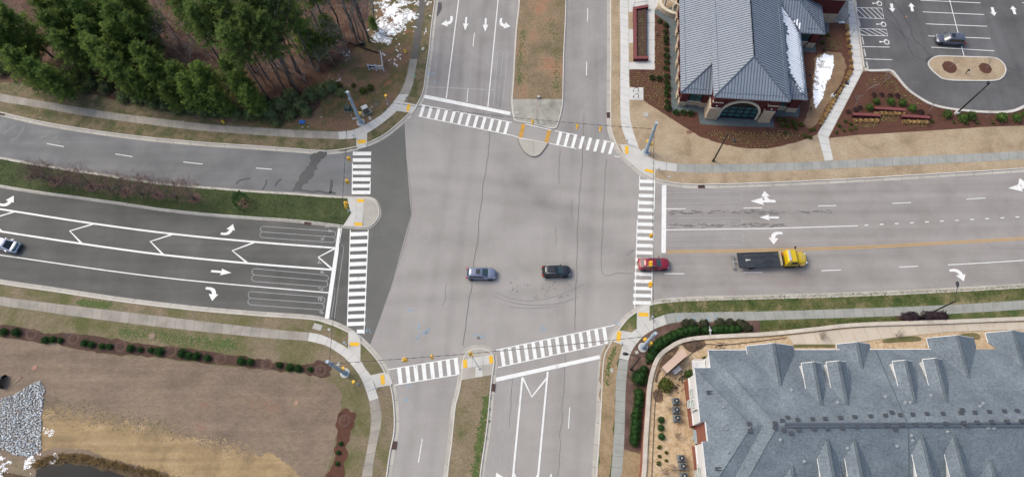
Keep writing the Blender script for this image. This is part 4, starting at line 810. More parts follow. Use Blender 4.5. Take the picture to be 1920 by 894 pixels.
def signal(px,wpts,label,face,double=False,z=5.75):
    p=P(*px,z); q=min(wpts,key=lambda w_:(w_-p).length)
    # closest point of the wire in plan
    best=None
    for i in range(len(wpts)-1):
        a,b_=wpts[i],wpts[i+1]; ab=(b_-a); t=max(0,min(1,((p-a).to_2d()).dot(ab.to_2d())/ab.to_2d().length_squared)); c=a.lerp(b_,t)
        if best is None or (c-p).to_2d().length<(best-p).to_2d().length: best=c
    p=Vector((best.x,best.y,p.z)) ; t=thing('traffic_signal',label,'traffic light',p,face,'signals on span wires')
    def head(y,zt,nl):
        b=MB(); hh=nl*.36/2; b.box(-.12,y-.18,zt-hh,.12,y+.18,zt+hh)
        for k in range(nl):
            zc=zt+hh-.18-.36*k
            for s0 in range(7):
                a0,a1=math.pi*s0/7,math.pi*(s0+1)/7
                b.face([(.12,y+.15*math.cos(a0),zc+.15*math.sin(a0)),(.34,y+.15*math.cos(a0),zc+.13*math.sin(a0)),(.34,y+.15*math.cos(a1),zc+.13*math.sin(a1)),(.12,y+.15*math.cos(a1),zc+.15*math.sin(a1))])
        h_=b.build('signal_head',m_sig,t)
        b=MB()
        for k in range(nl): zc=zt+hh-.18-.36*k; b.tube([(.121,y,zc),(.135,y,zc)],.13,10)
        b.build('lens',m_sigd,h_)
    if double: head(0,.36,1); head(-.2,-.36,2); head(.2,-.36,2)
    else: head(0,0,3)
    b=MB(); b.tube([(0,0,.5),(0,0,best.z-p.z)],.025,6); b.build('hanger',m_wire,t)
d90=math.pi/2
for px,lab,dbl in (((998,232),'yellow signal hanging over the upper median nose',False),((1082,238.5),'yellow signal hanging over the upper crosswalk, between the median signal and the kerbside one',False),((1125.7,241.5),'yellow signal hanging over the upper crosswalk nearest the bank corner',False)): signal(px,wN,lab,-d90,dbl)
for px,lab,dbl in (((652.2,298),'yellow signal over the left crosswalk, nearest the woods',False),((650.5,340.5),'yellow signal over the left crosswalk just above the median',False),((647,382),'double yellow signal over the tip of the left green median',True)): signal(px,wW,lab,0,dbl)
for px,lab,dbl in (((1221,441.6),'yellow signal over the right crosswalk, above the red car',False),((1221,493),'double yellow signal hanging over the red car',True),((1220,532),'double yellow signal over the right crosswalk below the red car',True)): signal(px,wE,lab,math.pi,dbl)
for px,lab,dbl in (((758.6,674.6),'double yellow signal over the lower left crosswalk',True),((810,671),'single yellow signal over the lower left crosswalk beside the double one',False),((882,664),'yellow signal over the tip of the lower median',False)): signal(px,wS,lab,d90,dbl)
# pedestrian signal posts
def pedpost(base,head,h,label,face):
    a=P(*base,.14); t=thing('pedestrian_signal_post',label,'signal post',a); d=P(*head,h)-a
    b=MB(); b.tube([Vector((0,0,0)),Vector((d.x,d.y,d.z-.2))],.055,8); b.build('post',m_cast,t)
    b=MB(); b.tube([(0,0,0),(0,0,.35)],[.2,.1],10); b.box(-.14,-.14,0,.14,.14,.08); b.build('base',m_cast,t)
    pedhead(t,d,face)
pedpost((727.5,195.5),(722.6,180),2.7,'pedestrian signal post with yellow head beside the upper left sidewalk',-.6)
pedpost((671,720),(662,716),2.6,'pedestrian signal post with yellow head beside the lower left sidewalk',.4)
pedpost((654.5,395.7),(648.5,388),2.6,'pedestrian signal post standing in the tip of the left median',0.)
pedpost((898.6,690.7),(884,665.5),2.6,'pedestrian signal post standing on the lower median paving',1.57)
def button(base,label,top=None):
    a=P(*base,.15); t=thing('push_button_post',label,'post',a,0,'crosswalk push button posts')
    b=MB(); b.tube([(0,0,0),(0,0,1.15)],.05,8); b.cyl((0,0),.13,0,.1,10); b.build('post',m_cast,t)
    b=MB(); b.box(-.1,-.14,.9,.1,.14,1.25); b.build('button_box',m_galv,t); b=MB(); b.blob((0,0,1.18),.07,0,8,5,0); b.build('cap',m_cast,t)
button((763,189),'push button post at the upper end of the upper left corner, beside the ramp'); button((665,259.5),'push button post beside the ramp facing the left crosswalk, by the woods')
button((649,645),'push button post on the grass between kerb and curved walk, lower left corner'); button((706.5,728),'push button post beside the ramp of the lower left crosswalk')
button((1221,597.5),'push button post beside the ramp below the right crosswalk'); button((1165,645.5),'push button post beside the ramp of the lower right crosswalk')
button((1174.8,269),'push button post beside the ramp of the upper crosswalk, bank corner'); button((1233.5,321),'push button post on the tan strip beside the right crosswalk ramp'); button((1008.5,232),'push button post at the lower edge of the upper median paving'); 
b=MB(); b.box(-.25,-.2,0,.25,.2,.5,0,None,.03); t=b.build('pull_box',m_cast,None,P(1009.5,184,.14)); tag(t,'small pale cabinet at the top of the paved upper median','utility box')
# street lamps
def lamp(base,top,h,head,hz,label,foot=True,area=False):
    a=P(*base,.14); t=thing('street_lamp',label,'lamp',a); tp=P(*top,h)-a; hd=P(*head,hz)-a
    tp=Vector((tp.x*.25,tp.y*.25,h))
    hd=Vector((tp.x+ (P(*head,hz)-P(*top,h)).x, tp.y+(P(*head,hz)-P(*top,h)).y, hz))
    b=MB(); b.tube([(0,0,0),tp*.5,tp],[.14,.12,.09],10); b.build('pole',m_bpole,t)
    if foot: b=MB(); b.cyl((0,0),.36,-.1,.55,16); b.build('footing',m_concW,t)
    else: b=MB(); b.tube([(0,0,0),(0,0,.5),(0,0,.9)],[.22,.17,.11],12); b.build('base',m_bpole,t)
    dv=(hd-tp); dv.z=0; L=dv.length; u=dv.normalized() if L>.01 else Vector((1,0,0))
    b=MB(); mid=tp+u*L*.45+Vector((0,0,.25)); b.tube([tp-Vector((0,0,.1)),mid,hd],.04,8); b.build('arm',m_bpole,t)
    M=Matrix.Translation(hd+u*.25)@Matrix.Rotation(math.atan2(u.y,u.x),4,'Z')
    b=MB()
    if area: b.box(-.3,-.22,-.08,.35,.22,.08,0,M,.04)
    else: loft(b,[[M@Vector((x,w_*math.cos(k*math.pi/4),z_*math.sin(k*math.pi/4))) for k in range(8)] for x,w_,z_ in ((-.35,.06,.05),(-.2,.16,.1),(.1,.24,.14),(.4,.2,.1),(.5,.07,.04))])
    hdo=b.build('lamp_head',m_bpole,t)
lamp((1793,213),(1853,158),8.0,(1853.5,156.5),8.,'tall black lamp with pale round footing at the curved parking lot edge',True,True)
lamp((1560.5,181.6),(1582,155),4.1,(1586,156.5),4.,'short black lamp on a pale footing beside the diagonal walkway',True,True)
lamp((1337,302),(1366,249),8.6,(1374,260),8.3,'black street lamp without footing on the tan lawn below the bank',False)
lamp((1723.6,597),(1787,563.5),8.8,(1791.5,536),9.6,'black street lamp between the dark purple shrubs above the townhouses',False)
lamp((1182.7,692),(1201,669),8.3,(1178,663.5),8.9,'black street lamp in the mulch bed left of the curved wall',False)
a=P(1810,138,LZ+.1); t=thing('bollard_light','low black round headed light in the parking island','lamp',a); b=MB(); b.tube([(0,0,0),(0,0,.85)],.07,8); b.build('post',m_bpole,t); b=MB(); b.blob((0,0,.95),(.24,.24,.18),0,10,6,0); b.build('lamp_head',m_bpole,t)
# cabinets and boxes
def cabinet(name,px,rz,lab,parts):
    t=thing(name,lab,'utility box',P(*px,.14),rz)
    for nm,bx,m in parts: b=MB(); b.box(*bx,0,None,.015); b.build(nm,m,t)
cabinet('utility_cabinet',(687,211),.5,'tall grey signal control cabinet with white top on a slab in the upper left corner',[('slab',(-1.0,-.55,-.05,1.0,.55,.1),m_concO),('cabinet',(-.5,-.35,.1,.5,.35,1.6),flat('cabinet_grey',S(110,108,100))),('top',(-.54,-.39,1.6,.54,.39,1.7),m_plate)])
cabinet('transformer_box',(653,206),0.,'dark green transformer box left of the signal pole',[('slab',(-.65,-.5,-.05,.65,.5,.08),m_concO),('cabinet',(-.55,-.4,.08,.55,.4,.95),flat('transformer_green',S(58,82,72))),('door',(-.5,-.425,.15,.5,-.4,.85),flat('transformer_green_door',S(66,92,80)))])
m_lid=flat('lid_concrete',S(188,186,178),.8)
def lid(px,w_,d_,rz,lab,m=m_lid,rnd=False,z=.14):
    t=thing('utility_lid' if not rnd else 'round_cover',lab,'round_cover' if rnd else 'utility lid',P(*px,z),rz); b=MB()  # flat lids and covers at ground level
    if rnd: b.cyl((0,0),w_/2,0,.05,18)
    else: b.box(-w_/2,-d_/2,0,w_/2,d_/2,.06,0,None,.02)
    b.build('frame',m,t); b=MB()
    if rnd: b.cyl((0,0),w_*.38,.05,.06,18)
    else: b.box(-w_*.4,-d_*.4,.06,w_*.4,d_*.4,.07)
    b.build('cover',m,t)
for px,w_,d_,rz,lab in (((664.6,222.5),.8,.4,.2,'pale rectangular lid at the foot of the leaning pole by the woods'),((693.6,221.7),.45,.75,.4,'pale upright lid between the cabinet and the curved walk'),((595.5,612.6),1.4,.9,-.3,'large rounded pale lid on the grass strip at the lower left corner'),((617,617.5),.5,.4,-.4,'small pale lid right of the large rounded lid, lower left corner'),((635,682),.45,.6,-.4,'small pale box lid beside the lower left signal pole'),((1194,660.5),.5,.5,.3,'small pale lid in the mulch below the lower right signal pole'),((1147,694),.5,.6,0.,'pale lid on the tan strip right of the lower stop line'),((1254.5,332),.6,.4,0.,'pale lid on the narrow tan strip above the right stop line'),((1211.4,215.3),.75,1.0,.1,'pale rounded lid on the bank lawn near the bike pad'),((793,92),.5,.7,-.3,'white lid on the strip beside the upper left path')): lid(px,w_,d_,rz,lab)
lid((1292,247.7),.9,.6,0,'rust brown box lid at the edge of the bank mulch',flat('lid_brown',S(140,100,80)))
lid((705,197),.9,.8,.7,'dark open frame lid right of the control cabinet',flat('lid_dark',S(92,86,80)))
m_rust=flat('terracotta',S(150,100,78))
lid((65,689),.85,.85,0,'terracotta ring lying in the brown field near the stones',m_rust,True); lid((555.5,755),.65,.65,0,'tan round cover in the field near the right end',flat('cover_tan',S(172,134,104)),True); lid((285,630),1.0,.8,0,'dull brown cover in the grass above the mulch strip',flat('cover_brown',S(128,102,80)),True); lid((969,211.5),.7,.7,0,'small round pale cover on the paved upper median',m_lid,True,.152); lid((897,633),.5,.5,0,'small dark round cover in the asphalt above the lower median',flat('cover_dark',S(120,116,114)),True,.0)
m_drain=flat('drain_rust',S(84,52,46),.8)
def drain(px,rz,lab,l=1.1):
    t=thing('storm_drain',lab,'drain',P(*px,.06),rz,'storm drains in the kerb'); b=MB(); b.box(-l/2,-.35,-.02,l/2,.35,.05); b.build('frame',m_drain,t)
    b=MB()
    for i in range(6): b.box(-l/2+.1+i*(l-.2)/6,-.28,.05,-l/2+.16+i*(l-.2)/6,.28,.07)
    b.build('grate',flat('grate_dark',S(56,40,38)),t)
for px,rz,lab in (((1141.5,216),1.57,'storm drain in the kerb left of the bank lawn'),((1315,349),0.,'storm drain in the kerb below the tan strip, right arm'),((577,417.5),-.1,'storm drain in the lower kerb of the left green median'),((739,834),1.5,'storm drain in the kerb at the bottom left of the lower road'),((924,726),1.5,'storm drain in the right kerb of the lower median'),((4,213),-.2,'storm drain in the kerb at the far left edge')): drain(px,rz,lab)
# hydrants / yellow markers
m_hyd=flat('hydrant_yellow',S(248,214,30),.4)
def hydrant(px,lab):
    t=thing('fire_hydrant',lab,'hydrant',P(*px,.14)); b=MB(); b.tube([(0,0,0),(0,0,.1),(0,0,.12),(0,0,.6),(0,0,.72)],[.2,.2,.14,.14,.05],12); b.build('barrel',m_hyd,t)
    for s in (-1,1): b=MB(); b.tube([(0,0,.45),(s*.24,0,.45)],.08,8); b.build('nozzle',m_hyd,t)
    b=MB(); b.blob((0,0,.72),(.13,.13,.12),0,8,5,0); b.build('bonnet',m_hyd,t)
hydrant((760.5,98.5),'yellow fire hydrant on the grass between the snow and the asphalt path'); hydrant((419.5,230),'yellow fire hydrant at the foot of the woods beside the upper left sidewalk'); hydrant((1306.6,616),'yellow fire hydrant between the clipped shrubs of the lower right corner')
a=P(1329,622,.14); t=thing('backflow_preventer','grey pipe fitting standing in a gap between the clipped shrubs','pipe',a); b=MB(); b.tube([(0,-.8,0),(0,-.8,.6),(0,-.6,.75),(0,.4,.75),(0,.6,.6),(0,.6,0)],.12,8); b.build('pipe',m_cast,t); b=MB(); b.blob((0,0,.85),(.25,.3,.2),0,8,5,0); b.build('valve',m_cast,t)
# blue tarp, litter
b=MB(); n=8; p=P(568,229,.15); vs_=[(p.x+i*.14-.6,p.y+j*.1-.4,.17+.16*noise.noise(Vector((i*.9,j*.9,3)))+.1) for j in range(n) for i in range(n)]; b.mesh(vs_,[(j*n+i,j*n+i+1,(j+1)*n+i+1,(j+1)*n+i) for j in range(n-1) for i in range(n-1)]); tag(b.build('plastic_bag',flat('bag_blue',S(30,120,210))),'bright blue crumpled plastic bag above the upper left sidewalk','bag')
litter=MB()
for i in range(26):
    p=P(*random.choice([(R(560,660),R(205,240)),(R(610,640),R(135,160)),(R(650,720),R(190,220)),(R(40,420),R(165,232))]),.16); r=R(.06,.16); litter.blob((p.x,p.y,.18),(r,r*.7,.05),0,6,4,.3)
o=litter.build('litter',flat('litter_white',S(225,226,228))); tag(o,'small white scraps of litter scattered at the edge of the woods','litter',None,'stuff')
# L-shaped site sign
t=thing('site_sign','white L shaped board sign with dark blue panel beside the snow patch','sign',P(720,134,.14)); o0=P(720,134,.14)
def board(a,b_,zt,zb,nm,m,th=.05,oy=0):
    a=P(*a,.14)-o0; c=P(*b_,.14)-o0; d=(c-a).normalized(); nrm=Vector((-d.y,d.x,0)); mb=MB(); q=[a+nrm*(th+oy),c+nrm*(th+oy),c-nrm*(th-oy),a-nrm*(th-oy)]; mb.prism([(v.x,v.y) for v in q][::-1],zb,zt); return mb.build(nm,m,t)
m_wp=flat('sign_white',S(232,234,238),.5)
bd=board((693,132.5),(720,134),1.55,.55,'front_panel',m_wp); bd2=board((720,133.5),(716.5,108),1.55,.55,'side_panel',m_wp)
for q in ((693,132.5),(706.5,133.2),(720,134),(716.5,108)):
    p=P(*q,.14)-o0; mb=MB(); mb.box(p.x-.08,p.y-.08,-.1,p.x+.08,p.y+.08,1.75,0); mb.build('post',m_wp,t)
board((694.5,133.7),(706,134.3),1.45,.85,'printed_panel',flat('sign_navy',S(34,50,92)),.02,-.06); board((707.5,134.4),(718.5,135),1.45,.85,'printed_panel',flat('sign_pale',S(212,212,204)),.02,-.06)
mbx=MB(); 
for i in range(3):
    a=P(697,134.2,.14)-o0; mbx.box(a.x+.1,a.y-.2,1.25-i*.13,a.x+1.0-.2*i,a.y-.17,1.3-i*.13)
mbx.build('printed_lines',m_wp,t)
# silt fence
pl=resamp(W([(622,68),(650,80),(682,92),(710,101)],.14),16); b=MB()
for i in range(16):
    q=[pl[i],pl[i+1],pl[i+1]+Vector((0,0,.4)),pl[i]+Vector((0,0,.4))]; nn=Vector((0,.03,0)); b.face(q); b.face([v+nn for v in q][::-1]); b.face([q[3],q[2],q[2]+nn,q[3]+nn])
t=thing('silt_fence','low dark fabric fence between the woods and the snow patch','fence'); b.build('fabric',flat('fabric_dark',S(84,74,68),.9),t)
for i in range(0,17,4): b=MB(); b.box(pl[i].x-.03,pl[i].y-.03,.1,pl[i].x+.03,pl[i].y+.05,.85); b.build('stake',flat('stake_wood',S(120,98,76)),t)
b=MB(); p=P(679,84,.14); b.blob((p.x,p.y,.45),(.45,.4,.4),0,10,7,.15); tag(b.build('rubbish_bag',flat('bag_black',S(24,26,30),.35)),'black rubbish bag beside the silt fence','bag')
# bike racks
for y,lab in ((171,'upper of the two black bike hoops on the square pad'),(182.5,'lower of the two black bike hoops on the square pad')):
    a=P(1192,y,.155); t=thing('bike_rack',lab,'bike rack',a); b=MB(); b.tube([(-.42,0,0),(-.42,0,.55)]+[(-.42*math.cos(k*math.pi/8),0,.55+.4*math.sin(k*math.pi/8)) for k in range(1,8)]+[(.42,0,.55),(.42,0,0)],.045,8); b.build('hoop',m_bpole,t)
    for s in (-1,1): b=MB(); b.cyl((s*.42,0),.1,0,.02,10); b.build('foot_plate',m_bpole,t)
# wheel stops
ws=thing('wheel_stop','white concrete wheel stop, first from the top of the photo along the bank walkway','wheel stop'); b=MB(); b.box(-.1,-.9,0,.1,.9,.13,0,None,.03); b.build('block',m_concW,ws)
b=MB(); 
for s in (-1,1): b.cyl((0,s*.6),.03,.13,.14,6)
b.build('pin',m_bpole,ws); pw=Proto(ws)
for i,(a,c) in enumerate((((1603.5,0),(1605.8,12.5)),((1609.5,37.5),(1612.5,51)),((1616,70),(1619.3,84.5)),((1619.7,92.5),(1623,107)),((1624.2,116.5),(1627.4,129.5)))):
    A,B=P(*a,LZ),P(*c,LZ); m_=(A+B)/2; d=B-A; pw.put(m_,math.atan2(d.y,d.x)+math.pi/2,(1,d.length/1.85,1),'white concrete wheel stop, %s from the top of the photo along the bank walkway'%nth(i),'wheel stops by the walkway')
# railing posts by the entrance, sign posts
for (a,h,lab) in (((1584,42),2.0,'thin dark sign post at the corner of the entrance paving'),((1593,70),2.0,'thin dark sign post beside the walkway kerb, nearer the snow')):
    t=thing('sign_post',lab,'post',P(*a,.15)); b=MB(); b.tube([(0,0,0),(0,0,h)],.035,6); b.build('post',m_bpole,t); b=MB(); b.box(-.02,-.18,h-.5,.02,.18,h); b.build('plate',m_galv,t)
# =================== BANK BUILDING
m_brick=mat('brick_red',[S(86,34,36),S(104,46,46)],scale=1.5,fine=8,famt=.15,rough=.85)
m_stone=mat('cut_stone',[S(176,150,124),S(206,188,164),S(190,166,142)],scale=1.8,fine=4,famt=.2,rough=.85)
m_cast2=mat('cast_stone',[S(222,210,186),S(232,222,200)],scale=1,famt=.05,rough=.8)
m_roof=mat('standing_seam',[S(142,153,165),S(151,162,174)],scale=.4,fine=2,famt=.03,rough=.5,metal=0.,spec=.4)
m_seam=mat('seam_rib',[S(98,107,122),S(107,116,131)],scale=.4,famt=.03,rough=.5)
m_teal=mat('teal_glazing',[S(44,84,86),S(70,116,116)],scale=.5,famt=.0,rough=.12,spec=.7)
m_frame=flat('dark_frame',S(24,27,30),.5)
O=P(1338,183,7); BA=math.radians(-5.01)
bank=thing('bank_building','red brick and stone building with grey standing seam metal roofs and arched front window','building',(O.x,O.y,.14),BA)
BM=Matrix.Translation((O.x,O.y,.14))@Matrix.Rotation(BA,4,'Z')
def BL(px,z): return BM.inverted()@P(*px,z+.14)
def slabp(mb,poly,th=.14,mi=0):
    poly=[Vector(p) for p in poly]; n=(poly[1]-poly[0]).cross(poly[2]-poly[0])
    if n.z<0: poly.reverse()
    lo_=[p-Vector((0,0,th)) for p in poly]; mb.face(poly,mi); mb.face(lo_[::-1],mi)
    for i in range(len(poly)): j=(i+1)%len(poly); mb.face([lo_[i],lo_[j],poly[j],poly[i]],mi)
def seams(mb,poly,sp=.48,w_=.1,h_=.07,trim=0.):
    poly=[Vector(p) for p in poly]; n=(poly[1]-poly[0]).cross(poly[2]-poly[0]).normalized()
    if n.z<0: n=-n
    s=Vector((0,0,-1)); s=(s-s.dot(n)*n).normalized(); t=n.cross(s); o=poly[0]
    q=[((p-o).dot(t),(p-o).dot(s)) for p in poly]; a,b_=min(x for x,_ in q),max(x for x,_ in q); x=a+sp*.5; segs=[]
    while x<b_:
        ys=[]
        for i in range(len(q)):
            (x0,y0),(x1,y1)=q[i-1],q[i]
            if (x0-x)*(x1-x)<0: ys.append(y0+(y1-y0)*(x-x0)/(x1-x0))
        if len(ys)==2:
            y0,y1=sorted(ys); 
            if y1-y0>.2:
                A=o+t*x+s*(y0+trim); B=o+t*x+s*y1; u=t*w_/2; v=n*h_
                for f in ([A-u,B-u,B-u+v,A-u+v],[B+u,A+u,A+u+v,B+u+v],[A-u+v,B-u+v,B+u+v,A+u+v],[B-u,B+u,B+u+v,B-u+v]): mb.face(f)
                segs.append((A,B))
        x+=sp
    return n,s,t,segs
roofs={'main':[[(0,0,7),(5.8,6.14,10),(5.8,45,10),(0,45,7)],[(0,0,7),(12.2,0,7),(5.8,6.14,10)],[(12.2,0,7),(12.2,45,7),(5.8,45,10),(5.8,6.14,10)]],
'west':[[(-4.6,2.6,4),(.5,7.4,6.6),(.5,45,6.6),(-4.6,45,4)],[(-4.6,2.6,4),(.5,2.6,4),(.5,7.4,6.6)]],
'east':[[(16.4,2.76,4),(16.4,16.8,4),(11.7,21.5,6.5),(11.7,7.4,6.5)],[(11.7,2.76,4),(16.4,2.76,4),(11.7,7.4,6.5)],[(16.4,16.8,4),(20.65,16.8,4),(15.75,21.6,6.5),(11.7,21.5,6.5)],[(20.65,16.8,4),(20.65,26.4,4),(15.75,21.6,6.5)]],
'tall':[[(11.7,22.6,6.3),(25,22.6,6.3),(25,30,9.3),(11.7,30,9.3)]]}
for k in roofs:
    b=MB()
    for p in roofs[k]: slabp(b,p)
    r=b.build('roof',m_roof,bank)
    b=MB()
    for p in roofs[k]:
        n,s,t_,segs=seams(b,p)
    b.build('seam_ribs',m_seam,r)
    b=MB()
    for p in roofs[k]:
        p=[Vector(v) for v in p]; N_=len(p)
        for i in range(N_):
            a,c=p[i],p[(i+1)%N_]
            if abs(a.z-c.z)<.01 and a.z<6.99+0.1 and (k!='tall'): # snow guard above the eave
                cen=sum(p,Vector())/N_; n=(p[1]-p[0]).cross(p[2]-p[0]).normalized(); n=n if n.z>0 else -n; s=Vector((0,0,1)); s=(s-s.dot(n)*n).normalized()
                if a.z in (7,4): 
                    d=(c-a).normalized(); q0=a+s*.85+n*.1+d*1.0; q1=c+s*.85+n*.1-d*1.0; b.tube([q0,q1],.035,5)
            elif k!='tall' and (a.xy-c.xy).length>1 and abs(a.z-c.z)>1: b.tube([a+Vector((0,0,.04)),c+Vector((0,0,.04))],.13,6)
        if k=='main': b.tube([(5.8,6.14,10.04),(5.8,45,10.04)],.14,6)
    b.build('ridge_cap',mat('ridge_cap_metal',[S(150,162,178)],rough=.4,metal=0.,famt=.03),r)
    if k=='east':
        # old snow on the shaded east slope: one strip between each pair of ribs
        b=MB(); pl=[Vector(v) for v in roofs['east'][0]]; n=(pl[1]-pl[0]).cross(pl[2]-pl[0]).normalized(); n=n if n.z>0 else -n
        tab=[(22,1464,1471),(35,1465,1485),(50,1467,1492),(58,1478,1497),(65,1477,1499),(80,1476,1501),(100,1476,1503),(120,1478,1505),(140,1481,1507),(160,1493,1508),(173,1502,1507)]
        y=3.1; i=0
        while y<22:
            yc=y+.24; mid=BM@Vector((14.5,yc,5.0)); qx,qy=Q(mid)
            if tab[0][0]<=qy<=tab[-1][0]:
                for j in range(len(tab)-1):
                    if tab[j][0]<=qy<=tab[j+1][0]: f=(qy-tab[j][0])/(tab[j+1][0]-tab[j][0]); xa=tab[j][1]*(1-f)+tab[j+1][1]*f; xb=tab[j][2]*(1-f)+tab[j+1][2]*f
                def onr(x): 
                    o_=BM@Vector(pl[0]); nn=BM.to_3x3()@n; w_=RP(x,qy,o_,nn); return (BM.inverted()@w_).x
                x0,x1=onr(xa+R(-2,3)),onr(xb-R(0,1.2)); x0=max(x0,11.8); x1=min(x1,16.3)
                if yc>16.6: x1=min(x1,16.4-(yc-16.8)*.98)
                def zz(x): return 4+(16.4-x)*(2.5/4.7)
                if x1>x0+.2: 
                    q=[(x0,yc-.18,zz(x0)+.078),(x1,yc-.18,zz(x1)+.078),(x1,yc+.2,zz(x1)+.078),(x0+R(0,.2),yc+.2,zz(x0)+.078)]; b.face(q)
                    b.face([(x0,yc-.18,zz(x0)),(x1,yc-.18,zz(x1)),(x1,yc-.18,zz(x1)+.05),(x0,yc-.18,zz(x0)+.05)])
            y+=.48
        for i in range(5): # a little on the crossing roof too
            x=16.1-i*.48; b.face([(x-.18,16.95+i*.45,4.05+.5*(.15+i*.45)),(x+.18,16.95+i*.45,4.05+.5*(.15+i*.45)),(x+.18,18.3+i*.55,4.05+.5*(1.5+i*.55)),(x-.18,18.2+i*.55,4.05+.5*(1.4+i*.55))])
        sn=b.build('roof_snow',m_snow,r)
def part(nm,m,fn,par=bank): b=MB(); fn(b); return b.build(nm,m,par)
def fascia(b):
    for (x0,y0,x1,y1,z) in ((0.05,.06,12.15,.16,6.72),(-4.55,2.66,.45,2.76,3.74),(11.75,2.82,16.35,2.92,3.74),(16.45,16.86,20.6,16.96,3.74),(11.75,22.66,24.95,22.8,5.95)): b.box(x0,y0,z,x1,y1,z+.16)
part('fascia',m_cast2,fascia)
part('wall',m_brick,lambda b:b.box(.6,1.05,0,11.6,45,6.8)); part('wall',m_brick,lambda b:b.box(-4.1,3.15,0,.6,45,3.85)); part('wall',m_brick,lambda b:b.box(11.6,3.25,0,15.7,22,3.85)); part('wall',m_brick,lambda b:b.box(15.7,17.4,0,20.0,26,3.85)); part('wall',m_brick,lambda b:b.box(12,23.1,0,24.2,45,6.1))
part('stone_base',m_stone,lambda b:b.box(-4.22,3.03,0,.55,3.15,1.05)); part('stone_base',m_stone,lambda b:b.box(-4.22,3.15,0,-4.1,45,.95)); part('stone_base',m_stone,lambda b:b.box(11.65,3.13,0,15.82,3.25,1.05)); part('stone_base',m_stone,lambda b:b.box(15.75,17.28,0,20.12,17.4,1.1)); part('stone_base',m_stone,lambda b:b.box(12,22.98,0,24.3,23.1,2.2))
for x0 in (.45,9.45):
    p_=part('pier',m_stone,lambda b:b.box(x0,.5,0,x0+1.75,3.05,3.1)); 
    part('pier_base',m_stone,lambda b:b.box(x0-.12,.38,0,x0+1.87,3.0,.5),p_); part('pier_cap',m_cast2,lambda b:b.box(x0-.06,.44,3.1,x0+1.81,3.05,3.25),p_)
    part('brick_shaft',m_brick,lambda b:b.box(x0+.1,.62,3.25,x0+1.75,1.04,6.7),p_); part('stone_band',m_cast2,lambda b:b.box(x0+.04,.56,4.6,x0+1.79,1.04,4.82),p_)
    part('wall_lamp',flat('lamp_globe',S(240,240,236)),lambda b:b.blob((x0+.9,.5,3.9),.14,0,8,6,0),p_)
cx,cz=5.72,1.75; r_=3.02
def arch_pts(r,n=24,z0=.12,yy=0): return [(cx-r,yy,z0)]+[(cx-r*math.cos(math.pi*k/n),yy,cz+r*math.sin(math.pi*k/n)) for k in range(n+1)]+[(cx+r,yy,z0)]
gl=part('arched_window',m_teal,lambda b:b.face([(x,.98,z) for x,y,z in arch_pts(r_)][::-1] if False else [(x,.98,z) for x,y,z in arch_pts(r_)]))
def ringf(b):
    A=arch_pts(r_,24); B_=arch_pts(r_+.38,24)
    for k in range(len(A)-1):
        a,c,d,e=A[k],A[k+1],B_[k+1],B_[k]
        for f in ([(a[0],.8,a[2]),(c[0],.8,c[2]),(d[0],.8,d[2]),(e[0],.8,e[2])],[(e[0],.8,e[2]),(d[0],.8,d[2]),(d[0],1.05,d[2]),(e[0],1.05,e[2])],[(a[0],1.05,a[2]),(c[0],1.05,c[2]),(c[0],.8,c[2]),(a[0],.8,a[2])]): b.face(f)
part('arch_surround',m_cast2,ringf)
def mull(b):
    for x in (-2.95,-1.8,-.6,.6,1.8,2.95):
        zt=cz+math.sqrt(max(0,r_**2-x*x)); b.box(cx+x-.07,.88,.1,cx+x+.07,.975,zt)
    for z in (.35,1.45,2.5,3.5): hw=r_ if z<cz else math.sqrt(r_**2-(z-cz)**2); b.box(cx-hw,.9,z-.08,cx+hw,.972,z+.08)
    b.box(cx-r_,.88,.1,cx+r_,.974,.5)
part('mullions',m_frame,mull,gl)
def louv(b):
    pts=[(cx-math.sqrt(r_**2-1.9**2),1.9)]+[(cx-r_*math.cos(a),r_*math.sin(a)) for a in [math.asin(1.9/r_)+k*(math.pi-2*math.asin(1.9/r_))/12 for k in range(1,12)]]+[(cx+math.sqrt(r_**2-1.9**2),1.9)]
    b.face([(x,.93,cz+z) for x,z in pts])
part('top_light',m_frame,louv,gl)
def win(x0,x1,z0,z1,y,nx=2,nz=2):
    w_=part('window',m_teal,lambda b:b.box(x0,y-.06,z0,x1,y,z1)); 
    def fr(b):
        for i in range(nx+1): x=x0+(x1-x0)*i/nx; b.box(x-.05,y-.12,z0-.05,x+.05,y-.062,z1+.05)
        for i in range(nz+1): z=z0+(z1-z0)*i/nz; b.box(x0,y-.11,z-.05,x1,y-.064,z+.05)
    part('window_frame',m_frame,fr,w_); part('lintel',m_cast2,lambda b:b.box(x0-.2,y-.1,z1+.1,x1+.2,y,z1+.35),w_); part('sill',m_cast2,lambda b:b.box(x0-.2,y-.12,z0-.25,x1+.2,y,z0-.08),w_)
win(-2.7,-.7,1.4,3.1,3.15); win(12.0,13.6,1.4,3.1,3.25); win(16.7,18.6,1.4,3.1,17.4)
for x0,x1,y in ((-4.2,-3.0,3.15),(-.5,.5,3.15),(14.2,15.8,3.25),(18.9,20.1,17.4)): part('pilaster',m_brick,lambda b:b.box(x0,y-.3,1.1,x1,y,3.8)); part('pilaster_base',m_stone,lambda b:b.box(x0-.08,y-.42,0,x1+.08,y-.13,1.2))
for k in range(11):
    y=4.0+k*3.4; part('side_pier',m_stone,lambda b:b.box(-4.55,y,0,-4.2,y+1.3,1.3)); part('side_pilaster',m_brick,lambda b:b.box(-4.38,y+.1,1.3,-4.1,y+1.2,3.8))
part('downspout',m_frame,lambda b:b.tube([(20.4,17.0,3.8),(20.4,17.2,3.0),(20.4,17.2,.1)],.06,6)); part('side_door',m_frame,lambda b:b.box(15.72,5,0,15.78,6.1,2.2))
